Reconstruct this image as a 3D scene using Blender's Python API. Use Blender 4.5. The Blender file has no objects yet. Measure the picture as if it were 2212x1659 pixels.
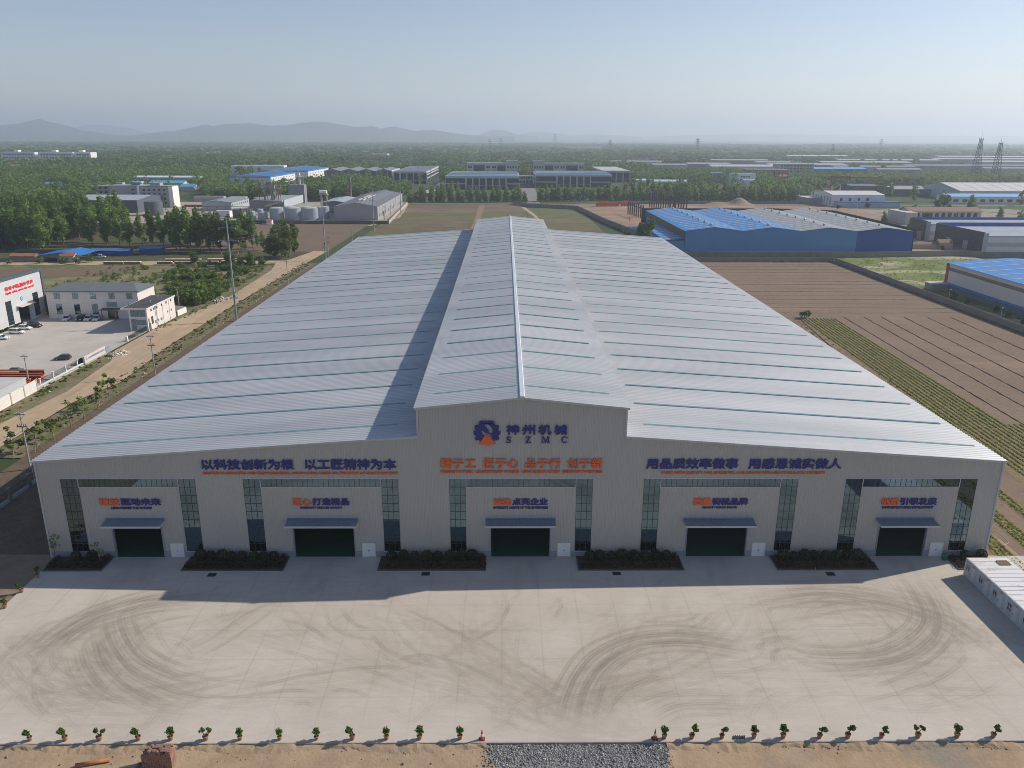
import bpy, bmesh, math, random
import numpy as np
from mathutils import Vector, Matrix
from mathutils.geometry import tessellate_polygon
random.seed(7)
RNG = np.random.default_rng(7)
scene = bpy.context.scene
COL = scene.collection
R = math.radians

# ------------------------------------------------------------------ camera
F_PX, PITCH, YAW, ROLL = 1706.27, 0.3032, -0.0095, 0.0035
CAM = Vector((-2.544, -109.96, 62.65))
cp, sp, cy_, sy_ = math.cos(PITCH), math.sin(PITCH), math.cos(YAW), math.sin(YAW)
right = Vector((cy_, sy_, 0)); fwd0 = Vector((-sy_, cy_, 0)); up0 = Vector((0, 0, 1))
fwd = fwd0 * cp - up0 * sp
up = fwd0 * sp + up0 * cp
r2 = right * math.cos(ROLL) + up * math.sin(ROLL)
u2 = up * math.cos(ROLL) - right * math.sin(ROLL)
cam_d = bpy.data.cameras.new("camera"); cam = bpy.data.objects.new("camera", cam_d); COL.objects.link(cam)
m3 = Matrix((r2, u2, -fwd)).transposed()
cam.matrix_world = Matrix.Translation(CAM) @ m3.to_4x4()
cam_d.sensor_fit = 'HORIZONTAL'; cam_d.sensor_width = 36.0
cam_d.lens = F_PX / 2212 * 36.0
cam_d.clip_start = 0.5; cam_d.clip_end = 60000
scene.camera = cam

# ------------------------------------------------------------------ light
SUN_EL, SUN_AZ = R(33.5), R(71.7)          # azimuth from +y towards +x
sd = Vector((math.sin(SUN_AZ) * math.cos(SUN_EL), math.cos(SUN_AZ) * math.cos(SUN_EL), math.sin(SUN_EL)))
world = bpy.data.worlds.new("World"); scene.world = world; world.use_nodes = True
wn = world.node_tree.nodes; wl = world.node_tree.links; wn.clear()
wo = wn.new("ShaderNodeOutputWorld"); wb = wn.new("ShaderNodeBackground"); ws = wn.new("ShaderNodeTexSky")
ws.sky_type = 'NISHITA'; ws.sun_disc = False; ws.sun_elevation = SUN_EL; ws.sun_rotation = SUN_AZ
ws.air_density = 1.0; ws.dust_density = 0.3; ws.ozone_density = 1.6; ws.altitude = 100
wb.inputs[1].default_value = 0.082
wm = wn.new("ShaderNodeMix"); wm.data_type = 'RGBA'; wm.blend_type = 'MULTIPLY'; wm.inputs["Factor"].default_value = 1; wm.inputs[7].default_value = (1.05, .99, 1.03, 1)
wl.new(ws.outputs[0], wm.inputs[6]); wl.new(wm.outputs[2], wb.inputs[0]); wl.new(wb.outputs[0], wo.inputs[0])
sun_d = bpy.data.lights.new("sun", 'SUN'); sun_d.energy = 4.0; sun_d.angle = R(0.55); sun_d.color = (1.0, 0.915, 0.80)
sun = bpy.data.objects.new("sun", sun_d); COL.objects.link(sun)
sun.rotation_euler = (-sd).to_track_quat('-Z', 'Y').to_euler(); sun.location = (0, 0, 400)
vs = scene.view_settings; vs.view_transform = 'Standard'; vs.look = 'None'; vs.gamma = 1; vs.use_curve_mapping = False
vs.exposure = 0.38
scene.cycles.use_denoising = True; scene.cycles.filter_width = .9
scene.cycles.max_bounces = 6; scene.cycles.diffuse_bounces = 3; scene.cycles.glossy_bounces = 3
scene.cycles.transmission_bounces = 2; scene.cycles.volume_bounces = 2
scene.cycles.sample_clamp_indirect = 6

# ------------------------------------------------------------------ materials
def new_mat(name):
    m = bpy.data.materials.new(name); m.use_nodes = True
    nt = m.node_tree; nt.nodes.clear()
    o = nt.nodes.new("ShaderNodeOutputMaterial"); b = nt.nodes.new("ShaderNodeBsdfPrincipled")
    nt.links.new(b.outputs[0], o.inputs[0])
    return m, nt, b, o
def rgb(c): return (c[0], c[1], c[2], 1.0)
def noise(nt, scale, detail=4, rough=.55, stretch=None, coord='pos', dist=0.0):
    if coord == 'pos':
        g = nt.nodes.new("ShaderNodeNewGeometry"); src = g.outputs["Position"]
    else:
        g = nt.nodes.new("ShaderNodeTexCoord"); src = g.outputs["Object"]
    mp = nt.nodes.new("ShaderNodeMapping"); nt.links.new(src, mp.inputs[0])
    mp.inputs["Scale"].default_value = stretch if stretch else (1, 1, 1)
    n = nt.nodes.new("ShaderNodeTexNoise"); n.inputs["Scale"].default_value = scale
    n.inputs["Detail"].default_value = detail; n.inputs["Roughness"].default_value = rough
    n.inputs["Distortion"].default_value = dist
    nt.links.new(mp.outputs[0], n.inputs["Vector"])
    return n.outputs["Fac"]
def ramp(nt, fac, stops):
    r = nt.nodes.new("ShaderNodeValToRGB"); e = r.color_ramp.elements
    while len(e) < len(stops): e.new(0.5)
    for i, (p, c) in enumerate(stops): e[i].position = p; e[i].color = rgb(c)
    nt.links.new(fac, r.inputs[0]); return r.outputs[0]
def mix(nt, fac, a, b, mode='MIX'):
    m = nt.nodes.new("ShaderNodeMix"); m.data_type = 'RGBA'; m.blend_type = mode
    for s, v in ((m.inputs["Factor"], fac), (m.inputs[6], a), (m.inputs[7], b)):
        if isinstance(v, (int, float)): s.default_value = v
        elif isinstance(v, tuple): s.default_value = rgb(v)
        else: nt.links.new(v, s)
    return m.outputs[2]
def bump(nt, b, h, strength=.3, dist=.05):
    bp = nt.nodes.new("ShaderNodeBump"); bp.inputs["Strength"].default_value = strength; bp.inputs["Distance"].default_value = dist
    nt.links.new(h, bp.inputs["Height"]); nt.links.new(bp.outputs[0], b.inputs["Normal"])
MATS = {}
def M(name, col, rough=.8, metal=0.0, var=.14, scale=.25, col2=None, bmp=0, bscale=2.0, stretch=None, spec=.35, fine=3.0):
    if name in MATS: return MATS[name]
    m, nt, b, o = new_mat(name)
    c1 = tuple(x * (1 - var) for x in col); c2 = col2 if col2 else tuple(min(1, x * (1 + var)) for x in col)
    f1 = noise(nt, scale, 5, .6, stretch); f2 = noise(nt, fine, 3, .6, stretch)
    c = ramp(nt, f1, [(.3, c1), (.7, c2)])
    c = mix(nt, .25, c, mix(nt, f2, tuple(x * .7 for x in c1), tuple(min(1, x * 1.25) for x in c2)))
    nt.links.new(c, b.inputs["Base Color"])
    b.inputs["Roughness"].default_value = rough; b.inputs["Metallic"].default_value = metal
    b.inputs["Specular IOR Level"].default_value = spec
    if bmp: bump(nt, b, noise(nt, bscale, 4), bmp, .08)
    MATS[name] = m; return m
def GM(name, layers, rough=.95, bmp=.4, bscale=1.5, bdist=.12):
    """ground: first layer (scale, stops), further layers (scale, stops, mask scale, mask lo, mask hi)"""
    if name in MATS: return MATS[name]
    m, nt, b, o = new_mat(name)
    s, st = layers[0][:2]
    c = ramp(nt, noise(nt, s, 6, .62), st)
    for L in layers[1:]:
        c2 = ramp(nt, noise(nt, L[0], 5, .6), L[1])
        mk = ramp(nt, noise(nt, L[2], 5, .6, L[5] if len(L) > 5 else None, dist=.4), [(L[3], (0, 0, 0)), (L[4], (1, 1, 1))])
        c = mix(nt, mk, c, c2)
    nt.links.new(c, b.inputs["Base Color"]); b.inputs["Roughness"].default_value = rough
    b.inputs["Specular IOR Level"].default_value = .15
    if bmp: bump(nt, b, noise(nt, bscale, 5, .65), bmp, bdist)
    MATS[name] = m; return m
def leafmat(name, dark, light, transl=.22):
    if name in MATS: return MATS[name]
    m, nt, b, o = new_mat(name)
    a = nt.nodes.new("ShaderNodeAttribute"); a.attribute_name = "tint"
    oi = nt.nodes.new("ShaderNodeObjectInfo")
    c = mix(nt, a.outputs["Fac"], dark, light)
    h = nt.nodes.new("ShaderNodeHueSaturation")
    mr = nt.nodes.new("ShaderNodeMapRange"); mr.inputs[3].default_value = .75; mr.inputs[4].default_value = 1.25
    nt.links.new(oi.outputs["Random"], mr.inputs[0]); nt.links.new(mr.outputs[0], h.inputs["Value"])
    nt.links.new(c, h.inputs["Color"])
    nt.links.new(h.outputs[0], b.inputs["Base Color"]); b.inputs["Roughness"].default_value = .7
    b.inputs["Specular IOR Level"].default_value = .2
    t = nt.nodes.new("ShaderNodeBsdfTranslucent"); nt.links.new(h.outputs[0], t.inputs[0])
    ms = nt.nodes.new("ShaderNodeMixShader"); ms.inputs[0].default_value = transl
    nt.links.new(b.outputs[0], ms.inputs[1]); nt.links.new(t.outputs[0], ms.inputs[2]); nt.links.new(ms.outputs[0], o.inputs[0])
    MATS[name] = m; return m

white = M('white_paint', (.74, .73, .70), .6, var=.06, scale=.15)
offwhite = M('tiled_white_wall', (.62, .60, .57), .55, var=.07, scale=.2)
cladding = M('grey_cladding', (.45, .425, .385), .5, var=.045, scale=.12, spec=.4)
trim_m = M('grey_trim', (.50, .50, .50), .45, var=.05)
plinth_m = M('blue_grey_render', (.26, .29, .33), .8, var=.12, scale=.5)
mullion = M('dark_mullion', (.045, .06, .065), .4, var=.1)
steel_g = M('galvanised_steel', (.42, .44, .46), .5, .3, var=.08)
darkgrey = M('dark_grey_sheet', (.085, .095, .11), .55, var=.1)
midgrey = M('mid_grey_sheet', (.25, .265, .28), .55, var=.08)
lightgrey = M('light_grey_sheet', (.45, .47, .49), .55, var=.06)
concrete = M('old_concrete', (.30, .285, .265), .9, var=.2, scale=.4, bmp=.2)
wallconc = M('dusty_precast', (.235, .21, .195), .92, var=.16, scale=.35, bmp=.15)
blue_roof = M('blue_sheet_roof', (.035, .17, .46), .5, var=.14, scale=.08)
deepblue = M('deep_blue_sheet', (.025, .09, .36), .5, var=.12, scale=.1)
midblue = M('mid_blue_sheet', (.10, .23, .42), .5, var=.1, scale=.1)
paleblue = M('pale_blue_sheet', (.25, .45, .68), .5, var=.1, scale=.1)
tealroof = M('teal_sheet', (.10, .33, .42), .5, var=.12)
red_tile = M('red_clay_tile', (.36, .13, .075), .85, var=.2, scale=.6)
brown_tile = M('brown_tile', (.24, .15, .11), .85, var=.18, scale=.6)
rust_m = M('rusty_red_steel', (.33, .055, .03), .75, var=.25, scale=.8)
yellow_m = M('yellow_steel', (.5, .25, .03), .6, var=.15)
orange_m = M('orange_steel', (.62, .12, .03), .6, var=.15)
brownsteel = M('brown_primed_steel', (.10, .065, .055), .7, var=.2)
bark = M('bark', (.13, .105, .08), .95, var=.3, scale=2)
greybark = M('grey_bark', (.20, .18, .15), .95, var=.25, scale=2)
concpole = M('concrete_pole', (.36, .35, .33), .85, var=.1)
steelpole = M('steel_pole', (.30, .33, .37), .5, .25, var=.08)
glassdark = M('dark_window_glass', (.02, .028, .035), .12, var=.2, spec=.8)
dkgreen = M('dark_green_sheet', (.015, .06, .05), .7, var=.15)
black_m = M('black_plastic', (.02, .02, .022), .6, var=.2)
brickdark = M('grey_brick', (.20, .19, .175), .9, var=.2, scale=1)
tan_m = M('cream_render', (.52, .45, .36), .85, var=.1)
greyroof = M('grey_sheet_roof', (.32, .33, .33), .55, var=.1, scale=.1)
beige_roof = M('pale_sheet_roof', (.58, .55, .52), .6, var=.1, scale=.1)
blockwall = M('pale_block_wall', (.44, .40, .38), .85, var=.08)

def coated_glass():
    m, nt, b, o = new_mat('coated_glass')
    b.inputs["Base Color"].default_value = (.13, .20, .25, 1); b.inputs["Metallic"].default_value = 1
    b.inputs["Roughness"].default_value = .03
    bump(nt, b, noise(nt, .35, 2), .06, .05)
    return m
coated = coated_glass()

# ------------------------------------------------------------------ object helpers
ORG = {}
def org(o): return ORG.get(o, Vector((0, 0, 0)))
def tag(o, label=None, cat=None, group=None, kind=None):
    if label: o["label"] = label
    if cat: o["category"] = cat
    if group: o["group"] = group
    if kind: o["kind"] = kind
    return o
def empty(name, loc=(0, 0, 0), label=None, cat=None, group=None):
    o = bpy.data.objects.new(name, None); COL.objects.link(o); o.location = loc; o.empty_display_size = .5
    ORG[o] = Vector(loc); tag(o, label, cat, group); return o
def link_mesh(name, me, parent=None, loc=(0, 0, 0), rz=0):
    o = bpy.data.objects.new(name, me); COL.objects.link(o)
    if parent: o.parent = parent; o.location = Vector(loc) - org(parent); ORG[o] = Vector(loc)
    else: o.location = loc; ORG[o] = Vector(loc)
    o.rotation_euler = (0, 0, rz); return o
def dup(root, loc=None, rz=None, label=None, group=None, sc=None, parent=None):
    c = root.copy(); COL.objects.link(c)
    if parent: c.parent = parent
    if loc is not None: c.location = loc
    if rz is not None: c.rotation_euler = (0, 0, rz)
    if sc is not None: c.scale = sc if isinstance(sc, tuple) else (sc, sc, sc)
    if label: c["label"] = label
    if group: c["group"] = group
    for ch in root.children: dup(ch, parent=c)
    return c
class MB:
    def __init__(s): s.v = []; s.f = []; s.m = []
    def add(s, vs, fs, m=0):
        n = len(s.v); s.v += [tuple(p) for p in vs]; s.f += [tuple(i + n for i in f) for f in fs]; s.m += [m] * len(fs); return s
    def box(s, x0, x1, y0, y1, z0, z1, m=0):
        return s.add([(x0, y0, z0), (x1, y0, z0), (x1, y1, z0), (x0, y1, z0), (x0, y0, z1), (x1, y0, z1), (x1, y1, z1), (x0, y1, z1)],
              [(0, 3, 2, 1), (4, 5, 6, 7), (0, 1, 5, 4), (1, 2, 6, 5), (2, 3, 7, 6), (3, 0, 4, 7)], m)
    def quad(s, a, b, c, d, m=0): return s.add([a, b, c, d], [(0, 1, 2, 3)], m)
    def prism(s, poly, ax, a, b, m=0):
        """extrude 2-D polygon along axis ax ('x': poly=(y,z), 'y': poly=(x,z), 'z': poly=(x,y))"""
        n = len(poly)
        def P(p, t): return (t, p[0], p[1]) if ax == 'x' else ((p[0], t, p[1]) if ax == 'y' else (p[0], p[1], t))
        vs = [P(p, a) for p in poly] + [P(p, b) for p in poly]
        fs = [tuple(range(n)), tuple(range(2 * n - 1, n - 1, -1))] + [(i, i + n, (i + 1) % n + n, (i + 1) % n) for i in range(n)]
        return s.add(vs, fs, m)
    def tube(s, p, q, r0, r1=None, n=6, m=0, cap=True):
        r1 = r0 if r1 is None else r1
        p = Vector(p); q = Vector(q); d = (q - p)
        if d.length < 1e-6: return s
        d.normalize(); a = d.cross(Vector((0, 0, 1)))
        if a.length < 1e-3: a = Vector((1, 0, 0))
        a.normalize(); b = d.cross(a)
        vs = []
        for c, r in ((p, r0), (q, r1)):
            for i in range(n):
                t = 2 * math.pi * i / n; vs.append(c + a * (r * math.cos(t)) + b * (r * math.sin(t)))
        fs = [(i, (i + 1) % n, (i + 1) % n + n, i + n) for i in range(n)]
        if cap: fs += [tuple(range(n - 1, -1, -1)), tuple(range(n, 2 * n))]
        return s.add(vs, fs, m)
    def path(s, pts, r, n=5, m=0):
        for a, b in zip(pts[:-1], pts[1:]): s.tube(a, b, r, r, n, m)
        return s
    def lathe(s, prof, c=(0, 0, 0), n=16, m=0):
        vs = []; k = len(prof)
        for r, z in prof:
            for i in range(n):
                t = 2 * math.pi * i / n; vs.append((c[0] + r * math.cos(t), c[1] + r * math.sin(t), c[2] + z))
        fs = []
        for j in range(k - 1):
            for i in range(n): fs.append((j * n + i, j * n + (i + 1) % n, (j + 1) * n + (i + 1) % n, (j + 1) * n + i))
        fs += [tuple(range((k - 1) * n, k * n)), tuple(range(n - 1, -1, -1))]
        return s.add(vs, fs, m)
    def mesh(s, name, mats, off=(0, 0, 0), smooth=False):
        me = bpy.data.meshes.new(name)
        o = Vector(off)
        me.from_pydata([(x - o.x, y - o.y, z - o.z) for x, y, z in s.v], [], s.f)
        mats = mats if isinstance(mats, (list, tuple)) else [mats]
        for k in mats: me.materials.append(k)
        if len(mats) > 1: me.polygons.foreach_set("material_index", s.m)
        if smooth: me.polygons.foreach_set("use_smooth", [True] * len(s.f))
        me.update(); return me
    def build(s, name, mats, parent=None, smooth=False, loc=None):
        base = Vector(loc) if loc is not None else (org(parent) if parent else Vector((0, 0, 0)))
        me = s.mesh(name, mats, base, smooth)
        o = bpy.data.objects.new(name, me); COL.objects.link(o)
        if parent: o.parent = parent; o.location = base - org(parent)
        else: o.location = base
        ORG[o] = base
        return o
def part(name, mat, parent, *boxes):
    b = MB()
    for x in boxes: b.box(*x)
    return b.build(name, mat, parent)
def struct(name, mb, mat): return tag(mb.build(name, mat), kind='structure')
def sheet(name, pts, z, mat):
    """flat sheet from a polygon outline, ends cut straight"""
    tris = tessellate_polygon([[Vector((p[0], p[1], 0)) for p in pts]])
    b = MB(); b.add([(p[0], p[1], z) for p in pts], [tuple(t) for t in tris])
    o = struct(name, b, mat)
    bm = bmesh.new(); bm.from_mesh(o.data); bmesh.ops.recalc_face_normals(bm, faces=bm.faces)
    for f in bm.faces:
        if f.normal.z < 0: f.normal_flip()
    bm.to_mesh(o.data); bm.free(); return o
def rect(name, x0, x1, y0, y1, z, mat): return sheet(name, [(x0, y0), (x1, y0), (x1, y1), (x0, y1)], z, mat)

def text_mesh(name, body, x0, x1, z0, z1, y, mat, parent, off=.02, depth=.1, shear=0, face='S', xpos=None):
    c = bpy.data.curves.new(name + "_curve", 'FONT'); c.body = body; c.size = 1; c.extrude = .05; c.shear = shear
    c.resolution_u = 3
    t = bpy.data.objects.new(name + "_tmp", c); COL.objects.link(t)
    dg = bpy.context.evaluated_depsgraph_get(); ev = t.evaluated_get(dg); me = bpy.data.meshes.new_from_object(ev)
    bpy.data.objects.remove(t); bpy.data.curves.remove(c)
    n = len(me.vertices); co = np.empty(n * 3); me.vertices.foreach_get("co", co); co = co.reshape(-1, 3)
    mn, mx = co.min(0), co.max(0); e = off * (z1 - z0) * 1.25        # stroke growth in metres
    u = (co[:, 0] - mn[0]) / (mx[0] - mn[0]); w = (co[:, 1] - mn[1]) / (mx[1] - mn[1]); d = (co[:, 2] - mn[2]) / (mx[2] - mn[2])
    fs = [tuple(p.vertices) for p in me.polygons]; bpy.data.meshes.remove(me); o = np.array(org(parent)); V = []; F = []
    sh = ((0, 0), (1, 0), (-1, 0), (0, 1), (0, -1)) if off > 0 else ((0, 0),)
    for k, (du, dw) in enumerate(sh):                                # overlaid shifted copies, each 3 mm deeper, make the strokes bold
        xx = x0 + e + u * (x1 - x0 - 2 * e) + du * e; zz = z0 + e + w * (z1 - z0 - 2 * e) + dw * e; q = d * (depth - .003 * k)
        V.append((np.stack([xx, y - q, zz], 1) if face == 'S' else np.stack([y + q, xx, zz], 1)) - o); F += [tuple(i + k * n for i in f) for f in fs]
    me = bpy.data.meshes.new(name); me.from_pydata(np.concatenate(V).tolist(), [], F); me.materials.append(mat); me.update()
    ob = bpy.data.objects.new(name, me); COL.objects.link(ob); ob.parent = parent; ORG[ob] = Vector(o); return ob
ORD = ['', 'first', 'second', 'third', 'fourth', 'fifth', 'sixth', 'seventh', 'eighth', 'ninth', 'tenth', 'eleventh', 'twelfth', 'thirteenth',
       'fourteenth', 'fifteenth', 'sixteenth', 'seventeenth', 'eighteenth', 'nineteenth', 'twentieth', 'twenty-first', 'twenty-second',
       'twenty-third', 'twenty-fourth', 'twenty-fifth', 'twenty-sixth', 'twenty-seventh', 'twenty-eighth', 'twenty-ninth', 'thirtieth',
       'thirty-first', 'thirty-second', 'thirty-third', 'thirty-fourth', 'thirty-fifth', 'thirty-sixth', 'thirty-seventh', 'thirty-eighth',
       'thirty-ninth', 'fortieth', 'forty-first', 'forty-second', 'forty-third', 'forty-fourth', 'forty-fifth', 'forty-sixth', 'forty-seventh',
       'forty-eighth', 'forty-ninth', 'fiftieth', 'fifty-first', 'fifty-second', 'fifty-third', 'fifty-fourth', 'fifty-fifth', 'fifty-sixth',
       'fifty-seventh', 'fifty-eighth', 'fifty-ninth', 'sixtieth', 'sixty-first', 'sixty-second', 'sixty-third', 'sixty-fourth', 'sixty-fifth']

# windows: cached meshes standing on the local x axis, facing -y
WC = {}
def win(parent, face, a, z, w, h, nx=2, nz=2, plane=0.0, glass=None, frame=None, split=True, name='window'):
    """window centred at `a` along the wall, bottom at z; plane = wall coordinate; face S/N/E/W"""
    glass = glass or glassdark; frame = frame or mullion
    key = (round(w, 2), round(h, 2), nx, nz, glass.name, frame.name, split)
    if key not in WC:
        fr = MB(); t = .055 if h < 3 else .07
        t = max(t, min(w, h) * .035)
        for i in range(nx + 1):
            x = -w / 2 + w * i / nx; fr.box(max(-w / 2, x - t / 2), min(w / 2, x + t / 2), -.06, 0, 0, h)
        for k in range(nz + 1):
            zz = h * k / nz
            for i in range(nx):
                xa = -w / 2 + w * i / nx + t / 2 + .001; xb = -w / 2 + w * (i + 1) / nx - t / 2 - .001
                fr.box(xa, xb, -.055, 0, max(0, zz - t / 2), min(h, zz + t / 2))
        pn = MB(); pn.box(-w / 2 + .01, w / 2 - .01, -.03, -.002, .01, h - .01)
        if split: WC[key] = (fr.mesh('window_frame', frame), pn.mesh('pane', glass))
        else:
            fr.add([(v[0], v[1], v[2]) for v in pn.v], pn.f, 1); WC[key] = (fr.mesh('window', [frame, glass]), None)
    rz = {'S': 0, 'E': math.pi / 2, 'N': math.pi, 'W': -math.pi / 2}[face]
    loc = (a, plane, z) if face in 'SN' else (plane, a, z)
    o = link_mesh(name, WC[key][0], parent, loc, rz)
    if WC[key][1]:
        p = bpy.data.objects.new('pane', WC[key][1]); COL.objects.link(p); p.parent = o
    return o

# ------------------------------------------------------------------ ground and setting
GZ = -.30
far_ground = GM('plain_ground', [(.0012, [(.3, (.045, .075, .03)), (.5, (.075, .10, .04)), (.62, (.15, .125, .075)), (.75, (.06, .085, .035))]),
     (.02, [(.35, (.035, .06, .022)), (.65, (.075, .095, .04))], .006, .38, .55)], bmp=.3)
b = MB(); b.quad((-26000, -4000, GZ), (26000, -4000, GZ), (26000, 26000, GZ), (-26000, 26000, GZ)); struct('ground', b, far_ground)
sand = GM('sandy_dirt', [(.25, [(.3, (.33, .235, .145)), (.55, (.42, .31, .20)), (.75, (.37, .27, .175))]),
     (1.2, [(.3, (.28, .20, .125)), (.7, (.38, .29, .20))], .12, .42, .62), (2, [(.3, (.24, .215, .165)), (.7, (.30, .25, .19))], .09, .56, .7)], bmp=.6, bscale=2.5)
soil = GM('dark_soil', [(.3, [(.3, (.115, .082, .055)), (.7, (.17, .125, .085))]), (1.5, [(.3, (.08, .06, .042)), (.7, (.19, .14, .095))], .5, .45, .6)], bmp=.8, bscale=3)
roadm = GM('dirt_track', [(.12, [(.3, (.40, .29, .185)), (.7, (.50, .38, .255))]), (1.5, [(.3, (.33, .25, .17)), (.7, (.42, .32, .22))], .35, .5, .65, (3, .12, 1)),
     (.8, [(.3, (.30, .28, .23)), (.7, (.38, .34, .27))], .05, .58, .72)], bmp=.4)
vergem = GM('weedy_verge', [(.6, [(.3, (.16, .125, .07)), (.7, (.25, .20, .125))]), (1.5, [(.3, (.08, .105, .03)), (.7, (.15, .17, .06))], .22, .47, .6)], bmp=.8)
meadowm = GM('rough_meadow', [(.15, [(.3, (.13, .125, .055)), (.5, (.19, .17, .085)), (.7, (.26, .215, .13))]),
     (.8, [(.3, (.22, .19, .11)), (.7, (.30, .25, .15))], .06, .52, .66), (.8, [(.3, (.08, .11, .03)), (.7, (.13, .155, .05))], .05, .52, .64)], bmp=.6)
ploughm = GM('ploughed_earth', [(.05, [(.3, (.155, .105, .075)), (.7, (.21, .15, .105))]), (1.2, [(.3, (.125, .085, .06)), (.7, (.22, .16, .11))], .4, .45, .62, (.15, 1, 1)),
     (.9, [(.3, (.12, .12, .055)), (.7, (.17, .155, .075))], .025, .55, .68)], bmp=.6)
brownm = GM('dry_brown_field', [(.04, [(.3, (.18, .13, .09)), (.7, (.245, .18, .13))]), (.9, [(.3, (.14, .10, .07)), (.7, (.27, .20, .145))], .3, .45, .65, (.2, 1, 1)),
     (1.2, [(.3, (.28, .185, .125)), (.7, (.33, .235, .165))], .03, .6, .72, (.3, 1, 1))], bmp=.6)
redlot = GM('red_earth_lot', [(.05, [(.3, (.26, .16, .11)), (.7, (.36, .245, .17))]), (.5, [(.3, (.16, .15, .075)), (.7, (.23, .20, .11))], .03, .52, .64),
     (.5, [(.3, (.40, .30, .21)), (.7, (.46, .36, .26))], .022, .6, .72)], bmp=.5)
forestfl = GM('forest_floor', [(.1, [(.3, (.06, .055, .03)), (.7, (.13, .105, .06))]), (.6, [(.3, (.04, .07, .02)), (.7, (.07, .10, .035))], .08, .45, .6)], bmp=.5)
paved = GM('pale_concrete_yard', [(.08, [(.3, (.42, .385, .34)), (.7, (.52, .48, .43))]), (1, [(.3, (.36, .33, .29)), (.7, (.46, .42, .37))], .12, .55, .72)], bmp=.1)
asphalt = GM('worn_road', [(.2, [(.3, (.19, .185, .175)), (.7, (.26, .25, .235))])], bmp=.1)
z0 = GZ
rect('soil', -101, -72.4, -60, 302, z0 + .10, soil)
rect('soil', 72.9, 79, -60, 300, z0 + .06, GM('disturbed_soil', [(.3, [(.3, (.25, .175, .125)), (.7, (.36, .27, .20))]), (1, [(.3, (.17, .13, .09)), (.7, (.24, .19, .14))], .25, .5, .62)], bmp=.8))
sheet('verge', [(-109, 40), (-101, 40), (-101, 300), (-105.5, 300), (-106.5, 264), (-107.5, 187), (-107.5, 133), (-104.8, 92), (-108.5, 75), (-108.8, 55)], z0 + .14, vergem)
sheet('dirt_road', [(-119, -60), (-109, -60), (-109, 55), (-109, 75), (-105, 92), (-107.8, 133), (-107.8, 187), (-106.8, 264), (-105.5, 300), (-104, 345), (-112, 345), (-118, 309), (-330, 300),
      (-330, 291), (-170, 293), (-121, 299), (-117, 277), (-115, 208), (-121.8, 151), (-121.8, 125), (-117.5, 113), (-115, 84), (-117.5, 60), (-119, 40)], z0 + .18, roadm)
sheet('verge', [(-123.3, 30), (-119, 30), (-117.5, 60), (-115, 84), (-117.5, 113), (-121.6, 123), (-123.3, 123)], z0 + .14, vergem)
sheet('verge', [(-122, 151), (-120.5, 151), (-115, 208), (-117, 277), (-118, 293), (-124, 291), (-122, 200)], z0 + .15, vergem)
rect('concrete_yard', -330, -122.6, 30, 176, z0 + .22, paved)
rect('meadow', -330, -117, 172, 293, z0 + .08, meadowm)
rect('ploughed_patch', -265, -185, 258, 286, z0 + .13, ploughm)
rect('grass', -330, -205, 283, 291, z0 + .155, GM('green_grass', [(.3, [(.3, (.06, .11, .02)), (.7, (.13, .18, .05))]), (1, [(.3, (.2, .17, .09)), (.7, (.25, .21, .12))], .1, .55, .68)], bmp=.6))
rect('forest_floor', -560, -104, 301, 492, z0 + .05, forestfl)
rect('ploughed_field', -200, -104, 344, 491, z0 + .10, ploughm)
rect('concrete_yard', -420, -96, 495, 700, z0 + .06, GM('dusty_works_yard', [(.06, [(.3, (.30, .26, .21)), (.7, (.42, .37, .30))])], bmp=.2))
# field plots behind the factory, in bands
k = 0
cols = [(.17, .12, .08), (.155, .13, .07), (.135, .14, .06), (.19, .135, .095), (.15, .125, .07), (.18, .15, .09), (.125, .14, .055), (.16, .11, .075)]
for xa, xb, ys in ((-96, -27, (285, 330, 372, 400, 440, 470, 520, 560, 585, 640, 672)), (-22, 16, (285, 330, 395, 430, 480, 530, 590, 672)), (16.5, 66, (285, 320, 360, 400, 450, 500, 560, 640))):
    for ya, yb in zip(ys[:-1], ys[1:]):
        c = cols[(k * 5 + 3) % len(cols)]; k += 1
        d = tuple(v * .78 for v in c); e = (c[0] * 1.25, c[1] * 1.3, c[2] * 1.2)
        mt = GM('field_plot_%d' % k, [(.06, [(.3, d), (.7, e)]), (.7, [(.3, (.08, .11, .03)), (.7, (.14, .17, .06))], .05, .55, .68, (.25, 1, 1)),
              (1.2, [(.3, tuple(v * .6 for v in c)), (.7, c)], .3, .5, .62, (.1, 1, 1))], bmp=.6)
        rect('field', xa, xb, ya + .3, yb - .3, z0 + .10, mt)
rect('dirt_lane', -27, -22, 285, 672, z0 + .13, GM('reddish_lane', [(.2, [(.3, (.22, .15, .10)), (.7, (.28, .2, .14))])]))
sheet('footpath', [(-104, 480), (-101, 480), (-88, 545), (-91, 600), (-96, 670), (-97.5, 670), (-93, 600), (-90.5, 545)], z0 + .16, roadm)
sheet('footpath', [(5, 676), (8, 676), (17, 640), (24, 560), (26.5, 500), (24.5, 500), (21, 560), (13, 640)], z0 + .16, roadm)
rect('road', -96, 700, 676, 686, z0 + .16, asphalt)
sheet('road', [(20, 686), (32, 686), (36, 935), (17, 935)], z0 + .12, asphalt)
sheet('road', [(-100, 840), (-88, 840), (-80, 1300), (-92, 1300)], z0 + .12, paved)
sheet('earth_lot', [(18, 674), (66, 622), (76, 512), (92, 420), (94, 340), (300, 340), (320, 674)], z0 + .09, redlot)
rect('brown_field', 79, 172.4, -60, 307, z0 + .09, brownm)
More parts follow.
